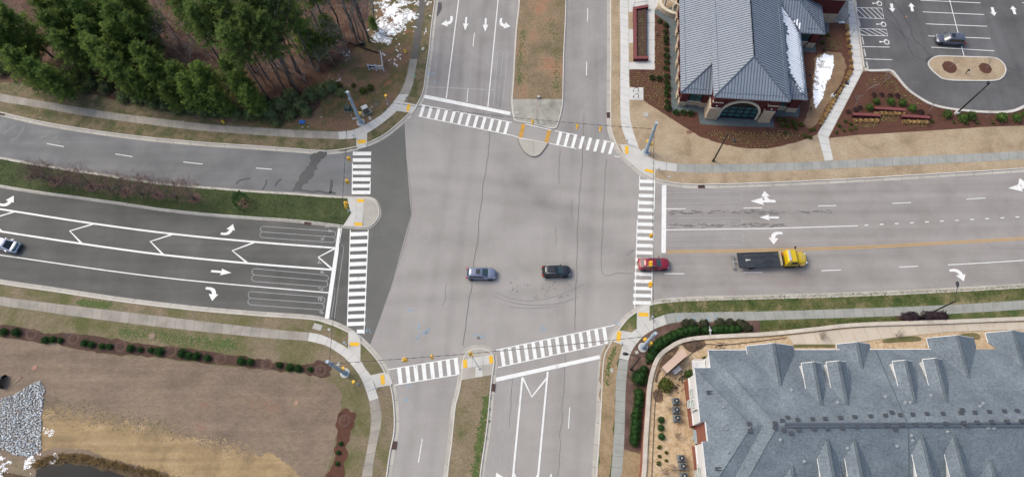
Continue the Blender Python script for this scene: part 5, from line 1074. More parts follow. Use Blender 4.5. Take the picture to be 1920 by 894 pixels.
# terrace at the north west corner: curved stone wall and round columns
t=thing('terrace','curved stone terrace wall with pale columns at the left side of the bank','terrace',P(1250,20,.15)); tb=P(1250,20,.15)
cv=cr(W([(1233,6),(1233.5,14),(1238,22),(1247,29),(1257,33.5),(1267,35.5)],.0),6); ci=off(cv,.5); b=MB()
for i in range(len(cv)-1):
    q=[cv[i],cv[i+1],ci[i+1],ci[i]]; q=[v-Vector((tb.x,tb.y,0)) for v in q]; b.mesh([(v.x,v.y,0) for v in q]+[(v.x,v.y,.95) for v in q],[(4,5,6,7),(0,1,5,4),(1,2,6,5),(2,3,7,6),(3,0,4,7)])
b.build('curved_wall',m_stone,t); b=MB(); ca=off(cv,-.06); cb=off(cv,.56)
for i in range(len(cv)-1):
    q=[v-Vector((tb.x,tb.y,0)) for v in (ca[i],ca[i+1],cb[i+1],cb[i])]; b.mesh([(v.x,v.y,.95) for v in q]+[(v.x,v.y,1.07) for v in q],[(4,5,6,7),(0,1,5,4),(1,2,6,5),(2,3,7,6),(3,0,4,7)])
b.build('coping',m_cast2,t)
for q in ((1244,17.5),(1259.5,26.5)):
    v=P(*q,.15)-tb; b=MB(); b.tube([(v.x,v.y,0),(v.x,v.y,2.6)],[.24,.2],12); b.build('column',m_cast2,t); 
b=MB(); v0,v1=P(1238,13,.15)-tb,P(1270,31,.15)-tb; b.tube([(v0.x,v0.y,2.7),(v1.x,v1.y,2.7)],.16,4); b.build('beam',m_cast2,t)
# planter with brick walls
a0=P(1189.5,114,.15); t=thing('brick_planter','long dark red brick planter on the pale plaza left of the bank','planter',a0); b=MB()
pl=[P(*q,.15)-a0 for q in ((1211.5,113.5),(1190,113.5),(1189,21.5),(1211.5,17.5))]
def wallseg(b,p,q,z0,z1,th=.25):
    d=(q-p).normalized(); n=Vector((-d.y,d.x,0))*th; v=[p-d*th+n,p-d*th-n,q+d*th-n,q+d*th+n]; b.mesh([(x.x,x.y,z0) for x in v]+[(x.x,x.y,z1) for x in v],[(4,5,6,7),(0,1,5,4),(1,2,6,5),(2,3,7,6),(3,0,4,7)])
for i in range(3): b=MB(); wallseg(b,pl[i],pl[i+1],0,.75 if i!=1 else .752,.24); b.build('wall',m_brick,t); b=MB(); wallseg(b,pl[i],pl[i+1],.76,.84+.004*i,.28); b.build('coping',mat('brick_coping',[S(128,70,72),S(142,84,84)],scale=2,famt=.15,fine=9),t)
b=MB(); b.face([(v.x,v.y,.5) for v in pl][::-1]); b.build('soil',m_mulchD,t); b=MB(); wallseg(b,pl[3],pl[0],0,.55,.05); b.build('edging',m_frame,t)
b=MB(); p0,p1=pl[2]+Vector((-.1,1.0,0)),pl[3]+Vector((.3,1.0,0)); b.tube([(p0.x,p0.y,0),(p0.x,p0.y,1.0),(p1.x,p1.y,1.0),(p1.x,p1.y,0)],.03,6); o=b.build('handrail',m_frame,t)
for a,c,lab in (((1640,206.5),(1692,210),'low dark red brick garden wall, uppermost of three by the lot'),((1598.5,218),(1645,220),'low dark red brick garden wall, lower left of three, nearer the walkway'),((1690,221),(1737,224),'low dark red brick garden wall, lower right of three, nearer the street lamp')):
    p,q=P(*a,.14),P(*c,.14); t=thing('garden_wall',lab,'low wall',p,0,'brick garden walls in the mulch bed'); b=MB(); wallseg(b,Vector((0,0,0)),q-p,0,.62,.2); b.build('brickwork',m_brick,t); b=MB(); wallseg(b,Vector((0,0,0)),q-p,.62,.7,.24); b.build('coping',MATS['brick_coping'],t)
# =================== TOWNHOUSE ROW
m_shin=mat('shingles',[S(112,123,132),S(120,131,139),S(128,139,146)],scale=.35,fine=4.2,famt=.42,rough=.85,bump=.3,streak=[(1,1,0,.1,.35),(1,2,0,.12,2.2)],lo=.3,hi=.7)
m_side=mat('white_siding',[S(226,227,226),S(238,238,236)],scale=.6,famt=.03,rough=.6,fine=3)
m_brk2=mat('brick_orange',[S(138,82,66),S(164,106,88)],scale=2,fine=7,famt=.2,rough=.85)
m_trim=flat('white_trim',S(240,240,240),.5,famt=.02)
def YZ(y): return max(.35,min(3.2,2.6-(y-3.4)*.084))
def yard(px,dz=0.):
    z=1.5
    for _ in range(6): p=P(*px,z); z=YZ(p.y)+dz
    return P(*px,z)
th_=thing('townhouse_row','row of townhouses with blue grey shingle roof and many dormers','townhouses',(23,8,1.2)); TO=Vector((23,8,1.2))
def tp(nm,m,fn,par=th_):
    b=MB(); fn(b); b.v=[(x-TO.x,y-TO.y,z-TO.z) for x,y,z in b.v]; return b.build(nm,m,par)
RZ=13.15; SL=(RZ-9.6)/10.05; RY=8.95
def zN(y): return RZ-abs(y-RY)*SL
def roofmain(b):
    slabp(b,[(24.8,19,9.6),(31.1,RY,RZ),(80,RY,RZ),(80,19,9.6)],.2); slabp(b,[(24.8,-1.1,9.6),(80,-1.1,9.6),(80,RY,RZ),(31.1,RY,RZ)],.2); slabp(b,[(24.8,19,9.6),(24.8,-1.1,9.6),(31.1,RY,RZ)],.2)
rf=tp('roof',m_shin,roofmain)
def roofw(b):
    slabp(b,[(22.7,16.64,9.62),(28.2,RY,12.32),(29.8,RY,12.32),(29.8,16.64,9.62)],.2); slabp(b,[(22.7,1.26,9.62),(29.8,1.26,9.62),(29.8,RY,12.32),(28.2,RY,12.32)],.2); slabp(b,[(22.7,16.64,9.62),(22.7,9.8,9.62),(23.35,9.75,9.9),(23.35,7.4,9.9),(22.7,7.4,9.62),(22.7,1.26,9.62),(28.2,RY,12.32)],.2)
rw=tp('roof',m_shin,roofw)
m_cap=mat('ridge_shingles',[S(90,101,111),S(102,113,123)],scale=1,famt=.15)
def caps(b):
    for a,c in (((24.8,19,9.62),(31.1,RY,RZ+.02)),((24.8,-1.1,9.62),(31.1,RY,RZ+.02)),((22.7,16.64,9.64),(28.2,RY,12.34)),((22.7,1.26,9.64),(28.2,RY,12.34))): b.tube([a,c],.07,4)
tp('hip_cap',m_shin,caps,rf)
def rv(b):
    for x0,x1 in ((32,53.3),(54.2,79)): b.box(x0,RY-.28,RZ+.0,x1,RY-.04,RZ+.1); b.box(x0,RY+.04,RZ+.0,x1,RY+.28,RZ+.1)
tp('ridge_vent',flat('ridge_vent_dark',S(84,94,106)),rv,rf)
pN=Vector((40,19,9.6)); nN=Vector((0,SL,1)).normalized(); nS=Vector((0,-SL,1)).normalized(); pS=Vector((40,-1.1,9.6))
# party line between the blocks
l0=RP(1642,656,pN,nN); l1=RP(1700,790,pN,nN); tp('flashing',m_cap,lambda b:b.tube([l0+Vector((0,0,.03)),l1+Vector((0,0,.03))],.07,4),rf)
l0=RP(1703,800,pS,nS); l1=RP(1704,900,pS,nS); tp('flashing',m_cap,lambda b:b.tube([l0+Vector((0,0,.03)),l1+Vector((0,0,.03))],.06,4),rf)
def dormer(tip,front,hw,pitch,north=True,ylen=None,win_=True,name='dormer'):
    s=1 if north else -1; T=RP(*tip,pN if north else pS,nN if north else nS); zr=T.z; yf=P(*front,zr).y if front else T.y+s*ylen
    ze=zr-hw*pitch; ye=RY+s*(RZ-ze)/SL; x=T.x; ov=.12
    if s*(ye-yf)>0: ye=yf-s*.05
    def rfn(b):
        for g in (-1,1): slabp(b,[(x,T.y,zr+.03),(x,yf,zr+.03),(x+g*(hw+ov),yf,ze-ov*pitch+.03),(x+g*(hw+ov),ye,ze-ov*pitch+.03)],.1)
    r=tp('dormer_roof',m_shin,rfn,rf)
    def wfn(b):
        zb=zN(yf)-.1 if s*(yf-RY)<10.05 else 9.2
        yi=yf-s*.2
        for g in (-1,1):
            q=[(x+g*hw,ye,ze-.05),(x+g*hw,yi,ze-.05),(x+g*hw,yi,min(zb,ze-.06))]; b.face(q)
        q=[(x-hw,yi,zb),(x+hw,yi,zb),(x+hw,yi,ze-.05),(x,yi,zr-.08),(x-hw,yi,ze-.05)]; b.face(q)
    tp('dormer_wall',m_side,wfn,rf)
    def tfn(b):
        for g in (-1,1): b.tube([(x,yf,zr-.02),(x+g*(hw+ov),yf,ze-ov*pitch-.02)],.07,4); b.tube([(x+g*(hw+ov),yf,ze-ov*pitch-.03),(x+g*(hw+ov),ye,ze-ov*pitch-.03)],.055,4)
    tp('trim',m_trim,tfn,rf)
    tp('dormer_ridge',m_cap,lambda b:(b.tube([(x-.16,T.y,zr+.02),(x-.16,yf,zr+.02)],.05,4),b.tube([(x+.14,T.y,zr+.02),(x+.14,yf,zr+.02)],.08,4)),rf)
    if win_: zb=zN(yf); tp('dormer_window',m_teal,lambda b:b.box(x-.4,yf-s*.2 if s>0 else yf,max(zb+.1,ze-.8),x+.4,yf-s*.12 if s<0 else yf-.1,ze-.1),rf)
for tpx,fr in (((1540.7,760),(1524,678)),((1589,759),(1574,676)),((1717,755),(1695,674.6)),((1775.7,753),(1752,671))): dormer(tpx,fr,1.15,.62)
for tpx,fr,hw in (((1463.5,723),(1449,643),3.0),((1617,690),(1605,641),2.1),((1816.6,708),(1795,628),3.0),((1921,690),(1903,619),2.6)): dormer(tpx,fr,hw,.5,True,None,False)
for tpx in ((1551,822),(1602,821.6),(1728,814),(1789,814)): dormer(tpx,None,1.15,.62,False,5.6)
for tpx in ((1484.6,872.6),(1857,861.5)): dormer(tpx,None,3.0,.5,False,6.)
m_vent=flat('vent_brown',S(74,78,84),.6)
t3=lambda x,y:(1440+x/2.979,594+y/2.979)
vl=[(t3(x,y),1) for x,y in ((77,577),(162,573),(245,569),(317,567),(402,562),(482,557),(570,553),(653,549),(735,546),(805,543),(885,540),(973,538),(1075,534),(1152,532),(1232,528),(1317,525),(1388,523),(107,560),(688,532),(1082,519))]+[(t3(x,y),-1) for x,y in ((85,630),(168,627),(252,623),(328,620),(410,616),(493,612),(580,607),(663,603),(746,600),(820,600),(900,597),(990,594),(1090,590),(1166,587),(1248,584),(1332,582),(1414,580),(125,648),(708,627),(1107,606),(37,618))]+[((1452.5,793),1),((1404,794),0),((1406,807),0)]
for (q,s) in vl:
    pw_=Vector((28.2,RY,12.32)); nw=Vector((-(12.32-9.62)/5.5,0,1)).normalized()
    c=RP(*q,pN if s>0 else pS,nN if s>0 else nS) if s else RP(*q,pw_,nw)
    zt=c.z
    tp('roof_vent',m_vent,lambda b:(b.box(c.x-.22,c.y-.19,zt-.1,c.x+.22,c.y+.19,zt+.16,0,None,.05),b.box(c.x-.26,c.y-.22,zt+.16,c.x+.26,c.y+.22,zt+.2)),rf)
for (x,y) in ((130,407),(388,478),(656,444),(766,477),(795,477),(910,438),(1185,497),(1200,482),(68,685),(202,806),(443,733),(720,720),(800,662),(807,690),(1002,640),(1227,620),(1260,620)):
    q=t3(x,y); c=RP(*q,pN if y<600 else pS,nN if y<600 else nS); tp('vent_pipe',flat('pipe_grey',S(170,176,180)),lambda b:(b.tube([c-Vector((0,0,.1)),c+Vector((0,0,.35))],.07,8),b.tube([c,c+Vector((0,0,.08))],.2,8,0)),rf)
for q in ((1355.6,763),(1361.5,804),(1364.6,847)):
    c=RP(*q,pw_,nw); tp('vent_pipe',MATS['pipe_grey'],lambda b:b.tube([c-Vector((0,0,.1)),c+Vector((0,0,.35))],.09,8),rw)
for q in ((1334,735),(1351,878)):
    c=RP(*q,pw_,nw); tp('skylight_vent',m_vent,lambda b:(b.box(c.x-.6,c.y-.18,c.z-.1,c.x+.6,c.y-.12,c.z+.12),b.box(c.x-.6,c.y+.12,c.z-.1,c.x+.6,c.y+.18,c.z+.12),b.box(c.x-.65,c.y-.18,c.z-.1,c.x-.55,c.y+.18,c.z+.12),b.box(c.x+.55,c.y-.18,c.z-.1,c.x+.65,c.y+.18,c.z+.12)),rw)
# walls: brick storey below, white siding above
tp('wall',m_brk2,lambda b:(b.box(23.1,9.9,.2,25.2,16.2,4.5),b.box(23.65,7.3,.2,25.2,9.9,9.5),b.box(23.1,-1.,.2,25.2,7.3,4.5)))
tp('wall',m_side,lambda b:b.box(25.2,-.7,.2,80,18.6,9.4))
tp('siding',m_side,lambda b:b.box(23.1,9.9,4.5,25.2,16.2,9.45)); tp('siding',m_side,lambda b:b.box(23.1,-1.,4.5,25.2,7.3,9.45))
tp('bay',m_side,lambda b:(b.box(22.8,11.6,5.0,23.08,14.8,8.2),b.box(22.72,11.5,8.2,23.08,14.9,8.35))); tp('bay',m_side,lambda b:(b.box(22.8,1.6,5.0,23.08,4.9,8.2),b.box(22.72,1.5,8.2,23.08,5.0,8.35)))
tp('brick_band',m_trim,lambda b:(b.box(22.98,9.88,4.4,23.1,16.25,4.6),b.box(22.98,-1,4.4,23.1,7.32,4.6)))
def tgut(b):
    b.box(22.6,9.85,9.42,22.74,16.7,9.6); b.box(22.6,-1,9.42,22.74,7.35,9.6); b.box(24.72,16.75,9.4,24.84,19.05,9.6); b.box(24.8,18.98,9.4,60,19.1,9.58); b.box(23.2,7.4,9.6,23.34,9.8,9.8); b.box(22.74,16.62,9.42,24.8,16.74,9.6)
tp('gutter',m_trim,tgut)
tp('balcony_floor',m_trim,lambda b:b.box(23.3,16.3,6.2,25.1,18.3,6.4)); tp('balcony_railing',m_trim,lambda b:(b.box(23.3,16.3,7.1,23.38,18.3,7.2),b.box(23.3,18.22,7.1,25.1,18.3,7.2),[b.box(23.3,16.4+i*.3,6.4,23.35,16.45+i*.3,7.1) for i in range(7)]))
def twin(y0,y1,z0,z1,x):
    w_=tp('window',mat('pane_green',[S(150,170,160),S(190,204,196)],scale=1,famt=0,rough=.2),lambda b:b.box(x-.05,y0,z0,x,y1,z1)); tp('window_frame',m_trim,lambda b:(b.box(x-.1,y0-.1,z0-.1,x-.052,y1+.1,z0),b.box(x-.1,y0-.1,z1,x-.052,y1+.1,z1+.1),b.box(x-.1,y0-.1,z0,x-.052,y0,z1),b.box(x-.1,y1,z0,x-.052,y1+.1,z1),b.box(x-.09,y0,(z0+z1)/2-.03,x-.053,y1,(z0+z1)/2+.03)),w_)
twin(12.0,12.9,5.6,7.2,22.8); twin(13.4,14.3,5.6,7.2,22.8); twin(12.4,13.3,2.6,4.2,23.1); twin(2.0,2.9,5.6,7.2,22.8); twin(3.5,4.4,5.6,7.2,22.8); twin(3.2,4.1,2.9,4.4,23.1)
tp('meter_bank',flat('meter_grey',S(176,190,196)),lambda b:(b.box(23.4,7.6,2.9,23.62,9.4,3.5),[b.box(23.3,7.75+i*.3,3.0,23.4,7.95+i*.3,3.3) for i in range(6)],b.box(23.3,8.2,2.3,23.62,8.7,2.9)))
# neighbouring yard, its wall and the things in it
Yp=[(1290,637),(1329,632),(1440,626),(1608,609),(1776,604),(2000,598),(2300,590),(2300,1200),(1240,1250),(1200,1100),(1207,894),(1211,829),(1215,762),(1217.5,728),(1224,695),(1236,668),(1256,651)]
b=MB(); pts=[yard(q) for q in Yp]; b.prism([(p.x,p.y) for p in pts],0,1); b.v=[(x,y,YZ(y) if z>.5 else -.1) for x,y,z in b.v]; struct(b,'gravel_yard',m_gravT)
b=MB(); L_=[yard(q,.02) for q in ((1478,629),(1560,619),(1650,611),(1776,605.5),(1920,604),(2200,598))]; R_=[yard(q,.02) for q in ((1488,645),(1580,645),(1660,634),(1776,622),(1920,617),(2200,612))]
n_=30; a,c=resamp(L_,n_),resamp(R_,n_)
for i in range(n_): q=[a[i],c[i],c[i].lerp(c[i+1],.96),a[i].lerp(a[i+1],.96)]; b.face([Vector((v.x,v.y,YZ(v.y)+.03)) for v in q],0,R(0,1))
for o_ in [struct(b,'yard_walk',[mat('concrete_cream',[S(204,192,176),S(216,206,190)],scale=.6,fine=8,famt=.07,tint=.05)])]: pass
for q in ([(1486,646.5),(1524,645),(1562,646.5),(1560,651),(1524,650),(1490,651)],[(1655,637),(1690,631),(1722,631),(1724,638),(1690,640),(1660,642)],[(1800,627),(1830,624),(1836,634),(1810,636)]):
    b=MB(); pp=cr([yard(x) for x in q],4,True); b.sheet(pp,0); b.v=[(x,y,YZ(y)+.035) for x,y,z in b.v]; struct(b,'yard_grass',mat('grass_thin',[S(84,92,52),S(132,122,84)],scale=.8,fine=6,famt=.3))
wallp=[(1190,1000),(1206.7,894),(1210.5,829),(1215,762),(1217.2,728),(1223.8,695),(1235.5,668),(1255.8,651),(1282,638),(1329,631.5),(1440,625.5),(1525,617),(1608,608.5),(1776,602.8),(1920,597),(2200,588)]
wp=cr([yard(q,.25) for q in wallp],6); t=thing('retaining_wall','long curved brick retaining wall with pale stone cap around the townhouse yard','wall',(wp[60].x,wp[60].y,.14)); t0=Vector((wp[60].x,wp[60].y,0))
def wallx(nm,m,d0,d1,zf0,zf1,step=1):
    A,B_=off(wp,d0),off(wp,d1); b=MB()
    for i in range(len(wp)-1):
        q=[A[i],A[i+1],B_[i+1],B_[i]]; zs0=[zf0(v) for v in q]; zs1=[zf1(v) for v in q]; tt=R(0,1) if (i//step)%1==0 else .5
        b.mesh([(v.x-t0.x,v.y-t0.y,z-.14) for v,z in zip(q,zs0)]+[(v.x-t0.x,v.y-t0.y,z-.14) for v,z in zip(q,zs1)],[(7,6,5,4),(4,5,1,0),(5,6,2,1),(6,7,3,2),(7,4,0,3)],0,tt)
    return b.build(nm,m,t)
wallx('brickwork',m_brk2,-.2,.2,lambda v:-.05,lambda v:YZ(v.y)+.15); wallx('cap_stone',mat('cap_stone_mat',[S(196,186,172),S(218,210,198)],scale=1,fine=5,famt=.12,tint=.06),-.3,.3,lambda v:YZ(v.y)+.15,lambda v:YZ(v.y)+.3)
# drain edging running along the wall
ed=cr([yard(q,.05) for q in ((1222,894),(1225,820),(1228.5,752),(1232,738),(1246,705),(1262,690),(1290,668),(1318,646),(1360,646),(1440,637),(1475,633))],6); b=MB(); b.tube([Vector((p.x,p.y,YZ(p.y)+.05)) for p in ed],.05,5); tag(b.build('garden_edging',flat('edging_dark',S(84,66,56))),'thin dark metal edging line running through the tan gravel','edging')
for q,rz,lx,ly in (([(1252,700),(1242,690),(1238,730),(1244,720)],0,1,1),):pass
for q in ([(1276,640),(1296,634),(1318,637),(1322,648),(1300,660),(1288,656),(1282,650)],[(1258,656),(1274,650),(1262,668),(1248,684),(1236,700),(1232,716),(1228,712),(1236,684),(1246,666)],[(1224,735),(1238,728),(1243,750),(1229,752)]):
    b=MB(); pp=cr([yard(x) for x in q],4,True); b.sheet(pp,0); b.v=[(x,y,YZ(y)+.03) for x,y,z in b.v]; struct(b,'bare_soil_patch',mat('soil_dark',[S(74,60,50),S(104,84,68),S(150,124,96)],scale=1.2,fine=6,famt=.4))
# beige flat topped sign wall / enclosure
c=[yard(q,0) for q in ((1279.5,652.5),(1288.5,665.5),(1251,699),(1241,688))]; t=thing('beige_enclosure','long beige flat topped enclosure lying diagonally inside the curved wall','enclosure',c[3])
cc=[P(*q,YZ(20)+2.0)-c[3] for q in ((1279.5,652.5),(1288.5,665.5),(1251,699),(1241,688))]; m_bg=flat('beige_panel',S(222,192,172),.6,famt=.04); ctr=sum(cc,Vector())/4
ins=[v.lerp(ctr,.05) for v in cc]; b=MB(); b.prism([(v.x,v.y) for v in ins],-.3,1.88); b.build('body',flat('beige_side',S(206,184,166)),t); b=MB(); b.prism([(v.x,v.y) for v in cc],1.9,2.0); b.build('flat_top',m_bg,t)
c=yard((1267.5,695),0); t=thing('white_bench','small white slatted box beside the beige enclosure','box',c,math.radians(36)); b=MB(); b.box(-.65,-.35,0,.65,.35,.7,0,None,.02); b.build('body',m_plate,t)
for i in range(4): b=MB(); b.box(-.6,-.3+i*.16,.7,.6,-.2+i*.16,.74); b.build('slat',m_trim,t)
# air conditioners
t=thing('air_conditioner','grey air conditioner, uppermost of the upper three beside the townhouse','air conditioner'); m_ac=flat('ac_grey',S(112,122,130),.5)
b=MB(); b.box(-.5,-.5,-.25,.5,.5,.08); b.build('pad',m_concO,t); b=MB(); b.box(-.42,-.42,.08,.42,.42,.85,0,None,.03); b.build('cabinet',m_ac,t)
b=MB(); b.tube([(0,0,.86),(0,0,.9)],.36,18); b.build('fan_grille',m_bpole,t); b=MB(); b.blob((0,0,.95),(.13,.13,.07),0,8,5,0); b.build('fan_motor',m_cast,t)
for i in range(3): b=MB(); b.tube([(.38*math.cos(i*2.1),.38*math.sin(i*2.1),.93),(-.05,0,.97)],.02,4); b.build('grille_spoke',m_ac,t)
pa=Proto(t)
for i,(q,lab) in enumerate((((1266.3,752.4),'uppermost of the upper three'),((1267,769),'middle of the upper three'),((1268.4,784.5),'lowest of the upper three'),((1276,859),'uppermost of the lower three'),((1279,874),'middle of the lower three'),((1281,892),'lowest of the lower three, at the photo edge'))): pa.put(yard(q,.2),R(-.1,.1),1.,'grey air conditioner, %s beside the townhouse'%lab,'air conditioners on the gravel')
# =================== VEGETATION
def leafmat(n,c,fine=1.1,famt=.16,rnd=.16,k=1.9):
    if n in MATS: return MATS[n]
    m=mat(n,[(a[0]*k,a[1]*k,a[2]*k,1) for a in c],scale=.9,fine=fine,famt=famt,rough=.75,rnd=rnd,spec=.2); nt=m.node_tree; bs=nt.nodes['Principled BSDF']; tr=nt.nodes.new('ShaderNodeBsdfTranslucent'); mx=nt.nodes.new('ShaderNodeMixShader'); mx.inputs[0].default_value=.42
    nt.links.new(bs.inputs['Base Color'].links[0].from_socket,tr.inputs['Color']); nt.links.new(bs.outputs[0],mx.inputs[1]); nt.links.new(tr.outputs[0],mx.inputs[2]); nt.links.new(mx.outputs[0],nt.nodes['Material Output'].inputs[0]); return m
m_pine=leafmat('pine_needles',[S(48,64,34),S(76,96,44),S(120,134,60)],k=2.6); m_pineD=leafmat('pine_needles_dark',[S(52,68,38),S(76,94,46),S(108,122,62)],k=2.6)
m_bark=mat('bark_grey',[S(104,96,90),S(140,132,126)],scale=2,fine=6,famt=.3,rough=.95); m_barkP=mat('bark_pine',[S(84,76,72),S(118,110,106)],scale=2,fine=6,famt=.3,rough=.95)
m_twig=flat('twig_grey',S(164,156,150),.95,rnd=.1); m_twigR=flat('twig_red',S(150,132,122),.95,rnd=.1); m_seed=flat('seed_head_red',S(140,108,100),.95,rnd=.15)
m_gg=leafmat('shrub_greygreen',[S(62,72,46),S(88,98,64),S(112,118,80)],k=2.6); m_dg=leafmat('shrub_darkgreen',[S(28,52,24),S(44,74,34),S(62,94,42)]); m_yg=leafmat('shrub_yellowgreen',[S(76,86,40),S(108,116,56)],k=1.3); m_ol=leafmat('shrub_olive',[S(58,60,46),S(78,80,60)]); m_pu=leafmat('shrub_purple',[S(48,38,44),S(68,54,60)]); m_tn=leafmat('grass_clump_tan',[S(160,132,90),S(196,170,124)]); m_mg=leafmat('magnolia_leaf',[S(40,62,34),S(64,92,50)])
def leaf(b,p,d,l,w_,roll=0.):
    """one leaf: narrow quad starting at p along d"""
    d=d.normalized(); u=d.cross(Vector((0,0,1)))
    if u.length<.1: u=Vector((1,0,0))
    u.normalize(); v=u.cross(d); u=u*math.cos(roll)+v*math.sin(roll)
    m_=p+d*l*.5; b.face([p-u*w_*.2,m_-u*w_*.5,p+d*l,m_+u*w_*.5])
def rv_(up=0.): 
    a=R(0,2*math.pi); z=R(-1,1); s=math.sqrt(1-z*z); return Vector((s*math.cos(a),s*math.sin(a),z+up))
def pine(name,label,h,cr_,lo_,m,seed,cat='tree'):
    random.seed(seed); t=thing(name,label,cat); b=MB(); bend=Vector((R(-.3,.3),R(-.3,.3),0))
    b.tube([(0,0,-.1),bend*.5+Vector((0,0,h*.5)),bend+Vector((0,0,h*.97))],[.2,.14,.04],7)
    cb=MB(); nw=int(10+h*(1-lo_)*1.0)
    for i in range(nw):
        f=i/(nw-1); z=h*(lo_+(1-lo_)*f); rr=cr_*(1-f**1.8*.75)*(.55+.45*min(1,f*4+.3)); nb=6
        a0=R(0,6)
        for k in range(nb):
            a=a0+k*2*math.pi/nb+R(-.35,.35); L=rr*R(.6,1.18); up=R(.15,.6)*(.5+f)
            tip=Vector((math.cos(a)*L,math.sin(a)*L,z+L*up*.6))+bend*f; root=Vector((0,0,z-.1))+bend*f
            if i%2==0: b.tube([root,root.lerp(tip,.5)+Vector((0,0,-.08)),tip],[.05,.035,.015],4,0,False)
            for q in range(12):
                s=.25+.75*(q+R(0,1))/12; c=root.lerp(tip,s)+Vector((R(-1,1),R(-1,1),R(-.4,.6)))*(.18+.22*s)
                for w_ in range(9): leaf(cb,c+rv_()*.12,rv_(.35),R(.24,.46),R(.07,.13),R(-.7,.7))
    b.build('trunk',m_barkP,t); cb.build('crown',m,t); random.seed(seed+99); return Proto(t)
def branchy(name,label,h,spread,n0,depth,m,seed,cat,thick=.13,m2=None,basal=False,up=.9,tipn=0):
    random.seed(seed); t=thing(name,label,cat); tr=MB(); cb=MB(); sd_=MB()
    def grow(p,d,L,r,k):
        q=p+d*L*.5+Vector((R(-1,1),R(-1,1),R(-.3,.5)))*L*.06; e=q+(d+Vector((R(-1,1),R(-1,1),R(-.2,.6)))*.18).normalized()*L*.5
        tgt=tr if k==depth else cb
        tgt.tube([p,q,e],[r,r*.8,r*.6],5 if r>.04 else 3,0,False)
        if k==0:
            for _ in range(tipn): c=e+rv_()*.15; 
            if tipn:
                i0=len(cb.m)
                for _ in range(tipn+1): leaf(cb,e+rv_()*.2,rv_(.5),.16,.1,R(0,3))
                for z_ in range(i0,len(cb.m)): cb.m[z_]=1
            return
        nb=random.choice((3,3,4)) if k>1 else 4
        for i in range(nb):
            a=R(0,2*math.pi); side=Vector((math.cos(a),math.sin(a),0))*spread; nd=(d*up+side+Vector((0,0,.15))).normalized(); o=p.lerp(e,R(.45,1.)) if i else e
            grow(o,nd,L*R(.55,.8),r*.55,k-1)
    if basal:
        for i in range(n0):
            a=2*math.pi*i/n0+R(-.3,.3); d=Vector((math.cos(a)*.42*R(.5,1.2),math.sin(a)*.42*R(.5,1.2),1)).normalized(); grow(Vector((math.cos(a)*.12,math.sin(a)*.12,0)),d,h*.42,thick,depth)
    else: grow(Vector((0,0,-.05)),Vector((R(-.06,.06),R(-.06,.06),1)).normalized(),h*.5,thick,depth)
    tr.build('trunk' if not basal else 'stem',m,t); cb.build('branches',[m2 or m,m_seed],t)
    random.seed(seed+99); return Proto(t)
def shrub(name,label,r,h,n,ls,m,seed,cat='shrub',flat_=.6,core=True,up=.3,single=False):
    random.seed(seed); b=MB()
    for i in range(n):
        d=rv_(); d.z=abs(d.z)*1.0-.05; k=1+.16*noise.noise(d*2.6+Vector((seed,0,0)))*2; p=Vector((d.x*r*k,d.y*r*k,h*(.25+.72*max(d.z,0))*k if d.z>.2 else h*(.3+d.z)))*R(.82,1.)
        if d.z<=.2: p.z=h*R(.05,.45)
        leaf(b,p,(d+rv_(up)*.9),ls*R(.7,1.3),ls*.55,R(-.9,.9))
    if core: b.blob((0,0,h*.42),(r*.82,r*.82,h*.5),0,10,7,.12,seed=seed)
    if single:
        o=b.build(name,m); tag(o,label,cat)
    else:
        o=thing(name,label,cat); b.build('foliage',m,o); s=MB()
        for k in range(3): s.tube([(0,0,-.03),(R(-.3,.3)*r,R(-.3,.3)*r,h*.5)],.025,4)
        s.build('stem',m_bark,o)
    random.seed(seed+99); return Proto(o)
GZ=.14
def gp(px,z=GZ): return P(*px,z)
# ---- pines: photo position of the crown centre, tree height
protoA=[pine('pine_tree','p',11,3.1,.22,m_pine,s_) for s_ in (11,12,13)]; protoB=[pine('pine_tree','p',20,3.6,.58,m_pineD,s_) for s_ in (21,22)]
front=[(22,104,10),(44,122,11),(75,136,10),(103,152,8.5),(20,74,12),(34,46,13),(111,58,12),(131,92,11),(100,24,12),(134,18,13),(165,30,13),(203,14,13),(175,66,12),(182,92,11),(232,46,12),(258,62,12),(228,78,11),(198,108,11),(218,120,11),(236,144,10),(262,156,8.5),(282,116,11),(294,142,10),(336,146,10),(357,168,9),(383,146,10),(388,174,8.5),(320,178,7.5),(413,184,8),(450,160,9.5),(470,182,8),(438,140,9),(255,16,13)]
front.sort(key=lambda q:q[1]); rows=[]
for i,(x,y,h) in enumerate(front):
    row=min(int(y//42),4); rows.append(row)
cnt={}
order=sorted(range(len(front)),key=lambda i:(rows[i],front[i][0])); rank={}
for i in order: cnt[rows[i]]=cnt.get(rows[i],0)+1; rank[i]=cnt[rows[i]]-1
RN=['topmost band of the woods','second band down in the woods','middle band of the woods','fourth band down in the woods','lowest band of pines nearest the sidewalk']
for i,(x,y,h) in enumerate(front):
    s=h/11*R(.95,1.06); p=P(x,y,h*.68); pr=protoA[i%3]; pr.put((p.x,p.y,GZ),R(0,6.28),(s*R(.92,1.12),s*R(.92,1.12),s),'dark green pine, %s from the left in the %s'%(nth(rank[i]),RN[rows[i]]),'dense pines on the left of the woods')
tall=[(345,14),(375,34),(402,14),(430,28),(432,72),(466,50),(474,14),(500,16),(494,54),(532,6),(575,-40),(620,-60),(650,-48)]
for i,(x,y) in enumerate(sorted(tall)):
    p=P(x,y,16.5); protoB[i%2].put((p.x,p.y,GZ),R(0,6.28),(R(.85,1.05),R(.85,1.05),R(.94,1.06)),'tall pine with bare lower trunk, %s from the left of the tall group'%nth(i),'tall pines in the upper middle of the woods')
